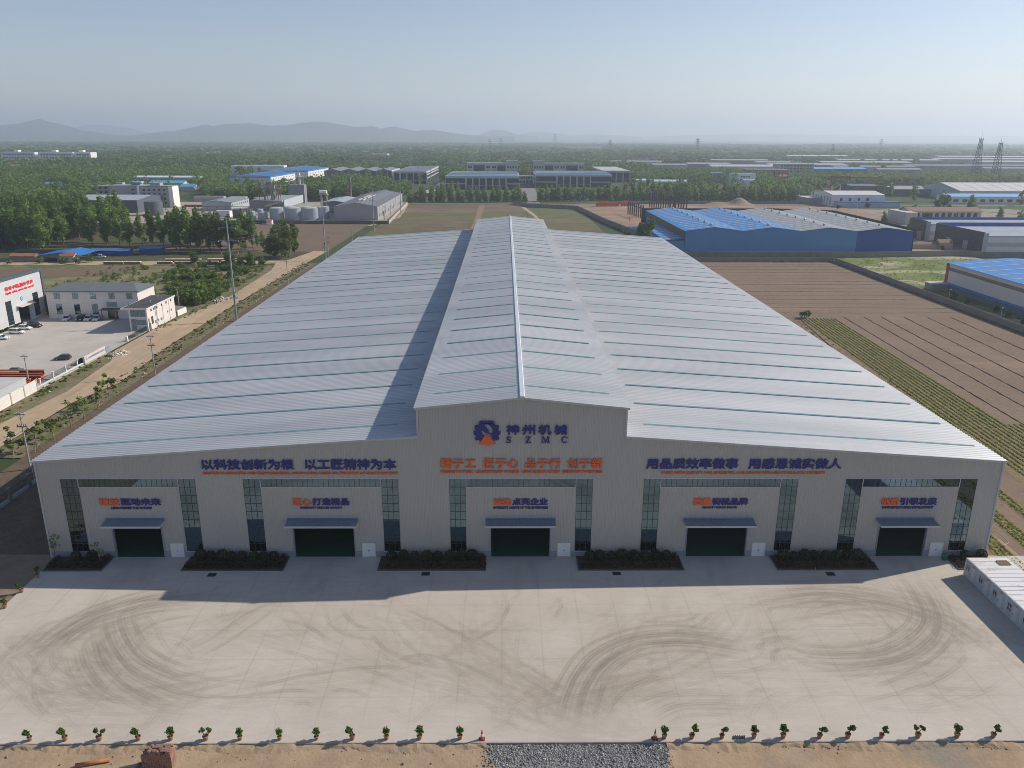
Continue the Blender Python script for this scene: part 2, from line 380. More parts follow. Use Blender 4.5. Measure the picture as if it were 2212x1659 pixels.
sheet('meadow', [(172.8, 100), (192, 100), (192, 240), (258, 240), (258, 334), (172.8, 334)], z0 + .09, GM('patchy_green', [(.06, [(.35, (.10, .15, .035)), (.6, (.19, .22, .07))]),
      (.7, [(.3, (.34, .29, .19)), (.7, (.46, .40, .28))], .028, .5, .6, (.7, 1.6, 1)), (1.2, [(.3, (.05, .10, .02)), (.7, (.10, .16, .04))], .08, .56, .68)], bmp=.7))
rect('paved_lot', 240, 520, 335, 640, z0 + .05, GM('dusty_lot', [(.05, [(.3, (.24, .20, .16)), (.7, (.34, .29, .24))]), (.4, [(.3, (.07, .10, .03)), (.7, (.12, .14, .05))], .03, .5, .6)], bmp=.2))
cropg = GM('crop_ground', [(.5, [(.3, (.17, .135, .07)), (.7, (.25, .195, .105))]), (1.4, [(.3, (.20, .145, .09)), (.7, (.27, .20, .13))], .22, .52, .66, (1, .2, 1))], bmp=.5)
sheet('crop_field', [(99.6, 60), (113.2, 60), (118.6, 171), (105, 171)], z0 + .115, cropg)
for a_, b_, y_ in ((95, 118, 60), (78.6, 81.6, 64), (84.4, 87.4, 64), (90.4, 93, 64)): sheet('crop_field', [(a_ - .06 * 92, -32), (b_ - .06 * 92, -32), (b_ + (1 if a_ == 95 else 0), y_ - .05), (a_ + (4.6 if a_ == 95 else 0), y_ - .05)], z0 + .115, cropg)
# field bunds (low ridges of dark weedy soil)
bundm = GM('weedy_bund', [(.8, [(.3, (.095, .072, .048)), (.7, (.16, .12, .082))]), (1.5, [(.3, (.075, .085, .03)), (.7, (.12, .115, .05))], .4, .55, .65)], bmp=.6)
bd = MB()
def bund(pts, w, h):
    last = None
    for (x, y), (x2, y2) in zip(pts[:-1], pts[1:]):
        n = max(2, int(math.hypot(x2 - x, y2 - y) / 1.5))
        for i in range(n):
            t = i / n; px, py = x + (x2 - x) * t, y + (y2 - y) * t
            dx, dy = (x2 - x), (y2 - y); L = math.hypot(dx, dy); nx, ny = -dy / L, dx / L
            j = random.uniform(-.12, .12); ww = w * random.uniform(.6, 1.25); hh = h * random.uniform(.6, 1.3)
            px += nx * j; py += ny * j
            cur = [(px - nx * ww, py - ny * ww, z0 + .06), (px, py, z0 + .09 + hh), (px + nx * ww, py + ny * ww, z0 + .06)]
            if last: bd.add(last + cur, [(0, 1, 4, 3), (1, 2, 5, 4)])
            last = cur
for i, y in enumerate(np.linspace(181, 300, 15)):
    bund([(80, y + random.uniform(-.6, .6)), (130, y + random.uniform(-.8, .8)), (171, y + random.uniform(-1, 1))], .2, .11)
for xa in (122, 129.5, 136, 144.2, 152.8, 161.5):
    bund([(xa, 173), (xa - 2.6, 119), (xa - 5, 62), (xa - 9, -30)], .24, .17)
for xa in (84, 88.5, 93): bund([(xa + 12, 172), (xa + 5, 110), (xa, 62)], .3, .2)
struct('field_bund', bd, bundm)
# foreground dirt, gravel apron
rect('dirt_ground', -101, 120, -75, -39.9, z0 + .02, sand)
rect('dirt_ground', -101, -72.4, -39.9, 1, z0 + .12, GM('brown_dirt', [(.2, [(.3, (.20, .15, .105)), (.7, (.30, .23, .165))]), (1, [(.3, (.14, .11, .08)), (.7, (.22, .17, .12))], .2, .5, .65)], bmp=.8))
gravelm = GM('grey_gravel', [(2.2, [(.3, (.18, .178, .17)), (.5, (.27, .262, .25)), (.7, (.38, .37, .355))]), (1, [(.3, (.32, .26, .19)), (.7, (.42, .35, .27))], .16, .57, .68)], bmp=1.0, bscale=5)
sheet('gravel_bed', [(-4.6, -39.9), (15.1, -39.9), (14.6, -42), (14.8, -46), (14.5, -60), (-2, -60), (-2.6, -44), (-4, -42)], z0 + .05, gravelm)
# low mounds of spoil along the kerb
# ------------------------------------------------------------------ concrete apron with tyre marks
TRACKS_LEFT = [[(-61.5,-25.1),(-61.3,-21.3),(-60.6,-18.0),(-59.2,-15.3),(-56.4,-13.0),(-53.3,-11.3),(-50.4,-10.7)],[(-60.6,-24.7),(-60.0,-20.3),(-58.2,-17.2),(-55.4,-15.3),(-52.3,-13.6),(-48.8,-12.8),(-45.1,-12.2)],[(-55.7,-14.2),(-54.6,-17.2),(-52.2,-20.8),(-49.2,-24.2),(-46.2,-26.5),(-42.6,-28.3),(-39.4,-29.3)],[(-56.4,-17.2),(-54.3,-20.8),(-51.3,-24.7),(-47.9,-27.9),(-43.7,-30.4),(-40.0,-32.1),(-37.1,-32.7)],[(-56.3,-19.8),(-53.3,-24.7),(-49.7,-28.7),(-45.6,-31.7),(-40.9,-34.1)],[(-57.1,-22.8),(-54.2,-27.0),(-50.4,-30.8),(-46.0,-33.3)],[(-59.3,-29.1),(-57.4,-32.4),(-55.0,-34.8),(-52.6,-35.9)],[(-51.3,-20.8),(-50.0,-18.3),(-47.8,-16.7),(-44.7,-15.9)],[(-43.5,-23.8),(-41.1,-21.4),(-39.6,-18.8),(-38.1,-15.6),(-35.9,-13.4),(-33.6,-12.2)],[(-41.2,-25.2),(-39.0,-22.4),(-37.0,-19.4),(-35.6,-16.7),(-34.3,-13.4)],[(-27.6,-14.0),(-26.4,-17.3),(-24.3,-19.7),(-22.3,-20.9),(-18.9,-21.4)],[(-25.1,-14.0),(-24.2,-16.2),(-22.1,-18.4),(-19.2,-19.4)],[(-20.3,-19.9),(-18.3,-22.9),(-15.4,-25.3),(-10.5,-27.6)],[(-17.1,-14.0),(-13.0,-16.8),(-8.7,-20.0),(-5.2,-23.0)],[(-2.6,-9.9),(-2.2,-14.6),(-3.8,-19.0),(-6.2,-21.5),(-8.5,-23.4)],[(-43.2,-30.9),(-38.7,-32.1),(-34.5,-32.5),(-30.6,-31.7),(-28.0,-31.3),(-25.2,-31.6),(-23.1,-32.6)],[(-27.1,-33.7),(-25.6,-33.5),(-24.4,-34.1)],[(-23.6,-31.6),(-21.8,-31.2),(-19.8,-31.6),(-18.5,-32.6)],[(-17.8,-26.7),(-13.7,-24.8),(-9.2,-25.8),(-4.8,-28.5),(-1.7,-31.0)],[(-34.7,-31.7),(-29.9,-29.7),(-24.7,-28.0),(-19.1,-27.1),(-13.4,-27.1)],[(-33.3,-17.0),(-30.0,-17.8),(-26.6,-20.4),(-25.6,-22.4)]]
TRACKS_RIGHT = [[(3.7,-37.0),(4.7,-32.7),(6.3,-28.5),(8.6,-24.9),(12.0,-22.1),(15.8,-20.5),(19.9,-20.1),(23.5,-20.6),(27.4,-21.7)],[(5.7,-37.0),(6.6,-33.1),(8.2,-29.0),(10.9,-25.4),(14.5,-23.0),(18.3,-22.2),(21.8,-22.3),(25.3,-23.1),(29.1,-24.3)],[(11.6,-34.3),(14.6,-32.7),(18.1,-31.7),(22.0,-31.3)],[(14.0,-36.2),(17.0,-34.3),(20.3,-33.8),(25.1,-34.0)],[(8.8,-35.8),(11.1,-32.3),(14.0,-29.8),(17.7,-28.1)],[(29.6,-24.1),(31.0,-22.1),(33.1,-21.1),(36.1,-21.4)],[(31.0,-26.6),(31.5,-24.8),(32.5,-23.8),(34.2,-23.4)],[(33.6,-23.4),(36.7,-24.6),(41.0,-24.8),(45.2,-24.1),(49.1,-22.2),(53.0,-19.2),(55.3,-15.9),(56.3,-11.9),(57.2,-6.0)],[(36.9,-27.1),(41.5,-27.1),(46.3,-26.2),(50.5,-24.1),(54.4,-20.7),(56.8,-17.1),(58.3,-11.9),(59.0,-7.3)],[(33.5,-15.9),(35.0,-14.2),(37.4,-13.9),(38.8,-14.5)],[(34.1,-13.0),(40.0,-11.3),(45.6,-11.3),(50.8,-13.1),(54.8,-15.7),(57.3,-18.1),(58.7,-21.7),(59.5,-25.1)],[(39.4,-14.8),(44.9,-13.1),(49.5,-13.1),(53.3,-14.8),(56.4,-18.1),(57.8,-21.7)],[(36.1,-10.1),(42.6,-8.9),(48.5,-9.2),(53.6,-11.3),(58.1,-14.3),(60.2,-18.7)],[(5.1,-11.5),(5.3,-14.1),(4.1,-16.9)],[(15.4,-17.4),(19.1,-17.7),(22.4,-17.2),(25.1,-15.0)],[(20.0,-19.6),(23.3,-18.5),(25.9,-15.8)],[(41.1,-31.2),(46.5,-28.7),(52.1,-25.1),(56.3,-21.2)],[(38.7,-33.6),(45.1,-31.7),(51.6,-28.7),(57.1,-24.2)],[(-1.6,-27.6),(1.1,-30.2),(3.7,-33.5)],[(-1.0,-25.8),(2.0,-28.5),(4.9,-31.5)]]
def spline(P, step=.07):
    P = np.array(P, float); P = np.vstack([2 * P[0] - P[1], P, 2 * P[-1] - P[-2]]); out = []
    for i in range(1, len(P) - 2):
        n = max(2, int(np.linalg.norm(P[i + 1] - P[i]) / step)); t = np.linspace(0, 1, n, endpoint=False)[:, None]
        a, b_, c, d = P[i - 1], P[i], P[i + 1], P[i + 2]
        out.append(.5 * ((2 * b_) + (-a + c) * t + (2 * a - 5 * b_ + 4 * c - d) * t * t + (-a + 3 * b_ - 3 * c + d) * t ** 3))
    return np.vstack(out)
AX0, AX1, AY0, AY1 = -72.3, 80.0, -39.75, -.06
GS = .10
nxg = int((AX1 - AX0) / GS) + 1; nyg = int((AY1 - AY0) / GS) + 1
gx = np.linspace(AX0, AX1, nxg); gy = np.linspace(AY0, AY1, nyg)
mark = np.zeros((nyg, nxg), np.float32)
def stamp(pts, w, s):
    """lay a rubber streak of half width w and strength s along pts (fading at the ends)"""
    n = len(pts); k = int(math.ceil(w * 2.2 / GS)); t = np.linspace(0, 1, n)
    st = s * np.minimum(1, np.minimum(t, 1 - t) * 5) * (.75 + .25 * np.sin(t * RNG.uniform(6, 25) + RNG.uniform(0, 6)))
    ix = ((pts[:, 0] - AX0) / (AX1 - AX0) * (nxg - 1)); iy = ((pts[:, 1] - AY0) / (AY1 - AY0) * (nyg - 1))
    for a in range(-k, k + 1):
        for c in range(-k, k + 1):
            jx = np.rint(ix).astype(int) + a; jy = np.rint(iy).astype(int) + c
            ok = (jx >= 0) & (jx < nxg) & (jy >= 0) & (jy < nyg)
            d2 = ((jx - ix) ** 2 + (jy - iy) ** 2) * GS * GS
            val = st * np.exp(-d2 / (2 * w * w))
            np.maximum.at(tmp, (jy[ok], jx[ok]), val[ok].astype(np.float32))
def lay(P, w, s, offs=(0,)):
    global mark, tmp
    pts = spline(P)
    d = np.gradient(pts, axis=0); nrm = np.stack([-d[:, 1], d[:, 0]], 1) / (np.linalg.norm(d, axis=1)[:, None] + 1e-6)
    for o_ in offs:
        tmp = np.zeros_like(mark); stamp(pts + nrm * o_, w, s); mark = mark + tmp * (1 - .5 * mark)
strongL = {0: .62, 1: .6, 2: .6, 3: .42, 4: .4, 5: .36}
strongR = {0: .68, 1: .62, 3: .34, 7: .62, 8: .5, 10: .5, 11: .44, 12: .36}
for TR, ST in ((TRACKS_LEFT, strongL), (TRACKS_RIGHT, strongR)):
    for i, P in enumerate(TR):
        s = ST.get(i, .3)
        lay(P, .085, s * 1.5, (-.17, .17))
        if s > .3: lay(P, .085, s * .85, (-1.95, -1.62, -.75, .6, 1.5, 1.83))
        lay(P, .5, s * .07)
        for j in range(2):                                  # fainter passes beside the traced one
            q = np.array(P) + RNG.normal(0, 1.9, 2) + RNG.normal(0, .5, (len(P), 2))
            lay(q, .085, s * .42, (-.18, .18))
for i in range(95):                                        # passes round the two turning loops and in from the ramp
    t = RNG.random()
    if t < .36: c0 = (-46 + RNG.normal(0, 2.5), -22 + RNG.normal(0, 2)); rx, ry = RNG.uniform(7, 17), RNG.uniform(6, 13); a0 = RNG.uniform(1.2, 4.6)
    elif t < .68: c0 = (43 + RNG.normal(0, 3), -19 + RNG.normal(0, 2)); rx, ry = RNG.uniform(6, 17), RNG.uniform(5, 12); a0 = RNG.uniform(-2.6, 1.2)
    else:
        x1_ = RNG.uniform(-52, 54); P = [(RNG.uniform(-1, 13), -39.6), (RNG.uniform(-2, 12), -35), ((6 + x1_) / 2 - .12 * x1_ + RNG.normal(0, 2), -29 + RNG.normal(0, 2)), (x1_ * .8 + RNG.normal(0, 2), -22 + RNG.normal(0, 3)), (x1_, RNG.uniform(-17, -7))]
        lay(P, .08, RNG.uniform(.06, .22), (-.18, .18, 1.7, 2.05)); continue
    a = np.linspace(a0, a0 + RNG.uniform(.7, 2.2), 9); k_ = 1 + RNG.normal(0, .03, 9)
    lay(np.stack([c0[0] + rx * 1.15 * np.cos(a) * k_, c0[1] + ry * np.sin(a) * k_], 1), .08, RNG.uniform(.08, .3), (-.18, .18, 1.7, 2.05))
for i in range(170):                                         # older, faint turns all over the yard
    cx, cy = RNG.uniform(-62, 60), RNG.uniform(-38, -6); r = RNG.uniform(4, 14); a0 = RNG.uniform(0, 6.28); da = RNG.uniform(.6, 1.8)
    a = np.linspace(a0, a0 + da, 7)
    P = np.stack([cx + r * 1.5 * np.cos(a), cy + r * .8 * np.sin(a)], 1)
    lay(P, .08, RNG.uniform(.07, .24), (-.2, .2))
for x0_, y0_, x1_, y1_ in ((-59.2, 0, -57, -9), (-30.5, 0, -31, -11), (0, 0, 1, -12), (30.3, 0, 29, -10), (59.3, 0, 57.5, -9)):   # wheel paths out of the doors
    for dx in (-1.2, 1.2): lay([(x0_ + dx, y0_), ((x0_ + x1_) / 2 + dx, -4), (x1_ + dx * 1.2, y1_)], .4, .14)
for x_ in np.arange(-70.5, 78, 5.2):                         # slab joints
    tmp = np.zeros_like(mark); stamp(np.stack([np.full(300, x_), np.linspace(AY0, AY1, 300)], 1), .06, .34); mark = np.maximum(mark, mark * .9 + tmp)
for y_ in (-7.3, -13.5, -19.4, -25.5, -32.5):
    tmp = np.zeros_like(mark); stamp(np.stack([np.linspace(AX0, AX1, 1200), np.full(1200, y_)], 1), .06, .3); mark = np.maximum(mark, mark * .9 + tmp)
mark = .95 * (1 - np.exp(-1.15 * mark))
def blur(a, r):
    for ax in (0, 1):
        c = np.cumsum(np.pad(a, [(r + 1, r) if k == ax else (0, 0) for k in (0, 1)], mode='edge'), ax)
        n_ = a.shape[ax]; a = (np.take(c, np.arange(2 * r + 1, 2 * r + 1 + n_), ax) - np.take(c, np.arange(0, n_), ax)) / (2 * r + 1)
    return a
stain = blur(blur(mark, 9), 14); stain = np.clip(stain / np.percentile(stain, 92), 0, 1) ** .8
XX, YY = np.meshgrid(gx, gy)
nv = nxg * nyg
co = np.zeros((nv, 3), np.float32); co[:, 0] = XX.ravel(); co[:, 1] = YY.ravel()
ii = np.arange(nv).reshape(nyg, nxg)
quads = np.stack([ii[:-1, :-1], ii[:-1, 1:], ii[1:, 1:], ii[1:, :-1]], -1).reshape(-1, 4)
def np_mesh(name, co, faces, mats, attr=None, smooth=False):
    k = faces.shape[1]; me = bpy.data.meshes.new(name)
    me.vertices.add(len(co)); me.vertices.foreach_set("co", np.ascontiguousarray(co, np.float32).ravel())
    me.loops.add(faces.size); me.loops.foreach_set("vertex_index", np.ascontiguousarray(faces, np.int32).ravel())
    me.polygons.add(len(faces)); me.polygons.foreach_set("loop_start", np.arange(0, faces.size, k, dtype=np.int32))
    me.polygons.foreach_set("loop_total", np.full(len(faces), k, np.int32))
    if smooth: me.polygons.foreach_set("use_smooth", np.ones(len(faces), bool))
    for q in (mats if isinstance(mats, (list, tuple)) else [mats]): me.materials.append(q)
    if attr is not None:
        at = me.attributes.new("tint", 'FLOAT', 'POINT'); at.data.foreach_set("value", np.ascontiguousarray(attr, np.float32))
    me.update(calc_edges=True); return me
am, nt, bs, _o = new_mat('yard_concrete')
base = ramp(nt, noise(nt, .09, 6, .65, dist=.8), [(.3, (.40, .345, .275)), (.5, (.475, .415, .34)), (.7, (.55, .495, .42))])
warm = ramp(nt, noise(nt, .22, 5, .6), [(.58, (0, 0, 0)), (.78, (1, 1, 1))])
base = mix(nt, mix(nt, .6, (0., 0., 0.), warm), base, (.44, .345, .24))
pale = ramp(nt, noise(nt, .13, 6, .7, (1, 2.5, 1), dist=1.5), [(.52, (0, 0, 0)), (.72, (1, 1, 1))])
base = mix(nt, mix(nt, .68, (0., 0., 0.), pale), base, (.58, .525, .45))
grime = ramp(nt, noise(nt, .35, 6, .7, (.6, 2.2, 1), dist=2.0), [(.42, (0, 0, 0)), (.75, (1, 1, 1))])
base = mix(nt, mix(nt, .42, (0., 0., 0.), grime), base, (.29, .265, .235))
fine_ = noise(nt, 4, 4, .7)
base = mix(nt, .2, base, ramp(nt, fine_, [(.3, (.30, .27, .23)), (.7, (.56, .52, .46))]))
as_ = nt.nodes.new("ShaderNodeAttribute"); as_.attribute_name = "stain"
base = mix(nt, .30, base, mix(nt, as_.outputs["Fac"], (.63, .585, .52), (.42, .35, .27)))
at = nt.nodes.new("ShaderNodeAttribute"); at.attribute_name = "tint"
mm = nt.nodes.new("ShaderNodeMath"); mm.operation = 'MULTIPLY'; nt.links.new(at.outputs["Fac"], mm.inputs[0])
nb = nt.nodes.new("ShaderNodeMapRange"); nb.inputs[3].default_value = .5; nb.inputs[4].default_value = 1.1
nt.links.new(noise(nt, .6, 4, .6), nb.inputs[0]); nt.links.new(nb.outputs[0], mm.inputs[1])
base = mix(nt, mm.outputs[0], base, (.115, .108, .098))
nt.links.new(base, bs.inputs["Base Color"]); bs.inputs["Roughness"].default_value = .85; bs.inputs["Specular IOR Level"].default_value = .25
bump(nt, bs, fine_, .08, .03)
apm = np_mesh("concrete_apron", co, quads, am, mark.ravel()); sa = apm.attributes.new('stain', 'FLOAT', 'POINT'); sa.data.foreach_set('value', stain.astype(np.float32).ravel())
ap = bpy.data.objects.new("concrete_apron", apm); COL.objects.link(ap); tag(ap, kind='structure')
kb = MB(); kb.box(AX0, AX1, AY0 - .12, AY0, -.5, -.004); kb.box(AX0 - .12, AX0, AY0 - .12, AY1, -.5, -.004)
struct('kerb', kb, M('kerb_concrete', (.36, .33, .29), .9, var=.2, scale=.6))

# ------------------------------------------------------------------ main factory hall
W2, L2, H1, H2, H3, H4, XM = 73.0, 276.5, 16.1, 20.1, 24.63, 26.2, 15.5
fac = empty('factory_hall', (0, 0, 0), 'huge grey corrugated factory hall with a raised central roof and five gates', 'factory')
def topz(x):
    x = abs(x)
    return H1 + (W2 - x) * (H2 - H1) / (W2 - XM) if x > XM + 1e-6 else H3 + (XM - x) * (H4 - H3) / XM
GATES = [  # left col, right col, door, personnel door
    ((-69.6, -67.05), (-51.9, -49.4), (-62.9, -55.5), (-54.4, -52.4)),
    ((-42.15, -39.6), (-21.25, -18.75), (-35.15, -25.9), (-24.7, -22.7)),
    ((-10.95, -8.5), (8.35, 10.85), (-4.65, 4.43), (5.7, 7.68)),
    ((18.63, 21.1), (39.55, 42.1), (25.78, 35.05), (36.12, 38.13)),
    ((49.4, 51.95), (66.95, 69.5), (55.65, 63.07), (64.05, 66.07))]
ZC0, ZC1, ZT0, ZD, ZP = .98, 13.2, 11.88, 5.25, 2.35
rects = []
for lc, rc, dr, pdr in GATES:
    rects += [(lc[0], lc[1], ZC0, ZC1), (rc[0], rc[1], ZC0, ZC1), (lc[1] + .14, rc[0] - .14, ZT0, ZC1), (dr[0], dr[1], 0, ZD), (pdr[0], pdr[1], 0, ZP)]
RP = .42
def corr_wall(mb, xa, xb, zlo, zhi):
    """vertical-rib sheeting between xa and xb, facing -y"""
    k0 = math.floor(xa / RP) - 1; xs = []
    for k in range(k0, int(math.ceil(xb / RP)) + 1):
        for dx, dy in ((0, 0), (.22, 0), (.265, -.038), (.375, -.038)):
            xs.append((k * RP + dx, dy))
    pts = [p for p in xs if xa < p[0] < xb]
    def dyat(x):
        for p, q in zip(xs[:-1], xs[1:]):
            if p[0] <= x <= q[0]: return p[1] + (q[1] - p[1]) * (x - p[0]) / (q[0] - p[0] + 1e-9)
        return 0
    pts = [(xa, dyat(xa))] + pts + [(xb, dyat(xb))]
    vs = []
    for x, dy in pts: vs += [(x, dy, zlo), (x, dy, zhi(x))]
    mb.add(vs, [(2 * i, 2 * i + 2, 2 * i + 3, 2 * i + 1) for i in range(len(pts) - 1)])
fw = MB()
brk = sorted(set([-W2, -XM, 0.0, XM, W2] + [r[0] for r in rects] + [r[1] for r in rects]))
for xa, xb in zip(brk[:-1], brk[1:]):
    xm = (xa + xb) / 2
    cov = sorted((r[2], r[3]) for r in rects if r[0] < xm < r[1])
    z = .95
    for a, c in cov:
        if a > z + .01: corr_wall(fw, xa, xb, z, lambda x, a=a: a)
        z = max(z, c)
    e = 1e-4 if xm > 0 else -1e-4
    inn = abs(xm) < XM
    corr_wall(fw, xa, xb, z, lambda x: (H3 + (XM - abs(x)) * (H4 - H3) / XM) if inn else (H1 + (W2 - abs(x)) * (H2 - H1) / (W2 - XM)))
fw.build('front_wall', cladding, fac)
for s in (-1, 1):
    sw = MB(); sw.quad((s * W2, 0, -.3), (s * W2, L2, -.3), (s * W2, L2, H1), (s * W2, 0, H1))
    sw.build('side_wall', cladding, fac); sw = MB(); sw.quad((s * XM, 0, H2 - .1), (s * XM, L2, H2 - .1), (s * XM, L2, H3), (s * XM, 0, H3)); sw.build('raised_side_wall', cladding, fac)
MB().add([(-W2, L2, -.3), (W2, L2, -.3), (W2, L2, H1), (XM, L2, H2), (XM, L2, H3), (0, L2, H4), (-XM, L2, H3), (-XM, L2, H2), (-W2, L2, H1)], [tuple(range(9))]).build('back_wall', cladding, fac)
pl = MB(); xs = [-W2 - .06] + [v for g_ in GATES for v in (g_[2][0], g_[2][1], g_[3][0], g_[3][1])] + [W2 + .06]
for a, c in zip(xs[::2], xs[1::2]): part('plinth', plinth_m, fac, (a, c, -.10, .02, -.2, .95))
# roof sheets with standing ribs
rm, nt, bs, _o = new_mat('galvalume_roof')
c = ramp(nt, noise(nt, .05, 5, .6, (.4, 1.6, 1)), [(.25, (.42, .445, .46)), (.75, (.645, .655, .66))])
st = ramp(nt, noise(nt, .35, 4, .7, (.12, 3.2, 1)), [(.55, (0, 0, 0)), (.8, (1, 1, 1))])
c = mix(nt, mix(nt, .35, (0., 0., 0.), st), c, (.72, .745, .765))
c = mix(nt, mix(nt, .2, (0., 0., 0.), ramp(nt, noise(nt, .12, 5, .7, (.3, 2, 1)), [(.6, (0, 0, 0)), (.75, (1, 1, 1))])), c, (.36, .37, .37))
sx_ = nt.nodes.new("ShaderNodeSeparateXYZ"); gq = nt.nodes.new("ShaderNodeNewGeometry"); nt.links.new(gq.outputs["Position"], sx_.inputs[0])
ab = nt.nodes.new("ShaderNodeMath"); ab.operation = 'ABSOLUTE'; nt.links.new(sx_.outputs[0], ab.inputs[0])
vd = nt.nodes.new("ShaderNodeMapRange"); vd.inputs[1].default_value = 15.3; vd.inputs[2].default_value = 21.0; vd.inputs[3].default_value = .6; vd.inputs[4].default_value = 0; nt.links.new(ab.outputs[0], vd.inputs[0])   # dust washed into the valley beside the raised roof
vm = nt.nodes.new("ShaderNodeMath"); vm.operation = 'MULTIPLY'; vs_ = nt.nodes.new("ShaderNodeMath"); vs_.operation = 'GREATER_THAN'; vs_.inputs[1].default_value = 15.97; nt.links.new(ab.outputs[0], vs_.inputs[0]); vq = nt.nodes.new("ShaderNodeMath"); vq.operation = 'MULTIPLY'; nt.links.new(vs_.outputs[0], vq.inputs[0]); nt.links.new(vd.outputs[0], vq.inputs[1]); nt.links.new(vq.outputs[0], vm.inputs[0]); nt.links.new(ramp(nt, noise(nt, .22, 5, .7, (.5, 1.6, 1)), [(.42, (0, 0, 0)), (.62, (1, 1, 1))]), vm.inputs[1])
c = mix(nt, vm.outputs[0], c, (.40, .375, .34))
nt.links.new(c, bs.inputs["Base Color"]); bs.inputs["Metallic"].default_value = .2; bs.inputs["Roughness"].default_value = .5
def rib_roof(name, x0_, za, x1_, zb, y0_, y1_):
    prof = []; p = .80; n = int((y1_ - y0_) / p)
    for k in range(n):
        y = y0_ + k * p
        prof += [(y, 0), (y + .44, 0), (y + .50, .10), (y + .60, .10), (y + .66, 0)]
    prof += [(y1_, 0)]
    pr = np.array(prof); N = len(pr)
    co = np.zeros((2 * N, 3)); co[:N] = np.stack([np.full(N, x0_), pr[:, 0], za + pr[:, 1]], 1); co[N:] = np.stack([np.full(N, x1_), pr[:, 0], zb + pr[:, 1]], 1)
    i = np.arange(N - 1); fs = np.stack([i, i + N, i + N + 1, i + 1], 1) if x1_ > x0_ else np.stack([i, i + 1, i + N + 1, i + N], 1)
    o = bpy.data.objects.new(name, np_mesh(name, co, fs, rm)); COL.objects.link(o); o.parent = fac
sl = (H2 - H1) / (W2 - XM); sm_ = (H4 - H3) / XM
for s in (-1, 1):
    rib_roof('roof', s * (W2 + .35), H1 + .12 - .35 * sl, s * (XM + .02), H2 + .12, -.35, L2 + .3)
    rib_roof('raised_roof', s * (XM + .45), H3 + .12 - .45 * sm_, s * .02, H4 + .12, -.45, L2 + .35)
MB().prism([(-.42, H4 + .10), (.42, H4 + .10), (.30, H4 + .34), (-.30, H4 + .34)], 'y', -.5, L2 + .4).build('ridge_cap', M('pale_ridge_cap', (.62, .66, .69), .45, .2, var=.06), fac)
# gable trims (fascias)
tr = MB()
for s in (-1, 1):
    a, bq = (W2 + .3) * s, (XM + .0) * s
    tr.prism([(a, H1 - .25), (bq, H2 - .22), (bq, H2 + .1), (a, H1 + .08)], 'y', -.28, -.045)
    tr.prism([((XM + .4) * s, H3 - .28), (0, H4 - .22), (0, H4 + .1), ((XM + .4) * s, H3 + .06)], 'y', -.38, -.05)
tr.build('gable_trim', trim_m, fac)
for s in (-1, 1):
    part('corner_trim', trim_m, fac, (s * W2 - .14, s * W2 + .14, -.13, .1, -.1, H1 - .27)); part('corner_trim', trim_m, fac, (s * XM - .13, s * XM + .13, -.12, .1, H2 + .12, H3 - .3))
# rooflights: 25 bays x 4 slopes, the farthest bays as one part
skm = M('translucent_rooflight', (.19, .32, .325), .35, var=.1, scale=.2, spec=.5)
def sky_strip(mb, s, lo, y):
    for dy in (0, .3):
        if lo:
            xa, xb = s * 71.4, s * 19.2; za, zb = H1 + (W2 - 71.4) * sl + .19, H1 + (W2 - 19.2) * sl + .19
        else:
            xa, xb = s * 13.5, s * .62; za, zb = H3 + (XM - 13.5) * sm_ + .19, H3 + (XM - .62) * sm_ + .19
        mb.prism([(xa, za), (xb, zb), (xb, zb + .085), (xa, za + .085)], 'y', y + dy, y + dy + .22)
for k in range(25):
    for s in (-1, 1):
        for lo in (True, False):
            mb = MB(); sky_strip(mb, s, lo, 5.3 + 10.33 * k - .3); mb.build('rooflight', skm, fac)
mb = MB()
for k in (25, 26):
    if 5.3 + 10.33 * k < L2 - 1:
        for s in (-1, 1):
            for lo in (True, False): sky_strip(mb, s, lo, 5.3 + 10.33 * k - .3)
tag(mb.build('rooflight', skm, fac), kind='stuff')
# interior seen through the gates
part('workshop_floor', M('green_epoxy_floor', (.010, .105, .055), .4, var=.1), fac, (-W2 + .2, W2 - .2, .02, 90, -.1, .012))
part('inner_partition', M('inner_sheet', (.16, .155, .15), .8), fac, (-W2 + .3, W2 - .3, 45, 45.3, .013, 15))
for x in (-44.5, -15.2, 15.2, 44.5):
    for y in (12, 24, 36): part('inner_column', midgrey, fac, (x - .25, x + .25, y - .25, y + .25, .013, 15.5))
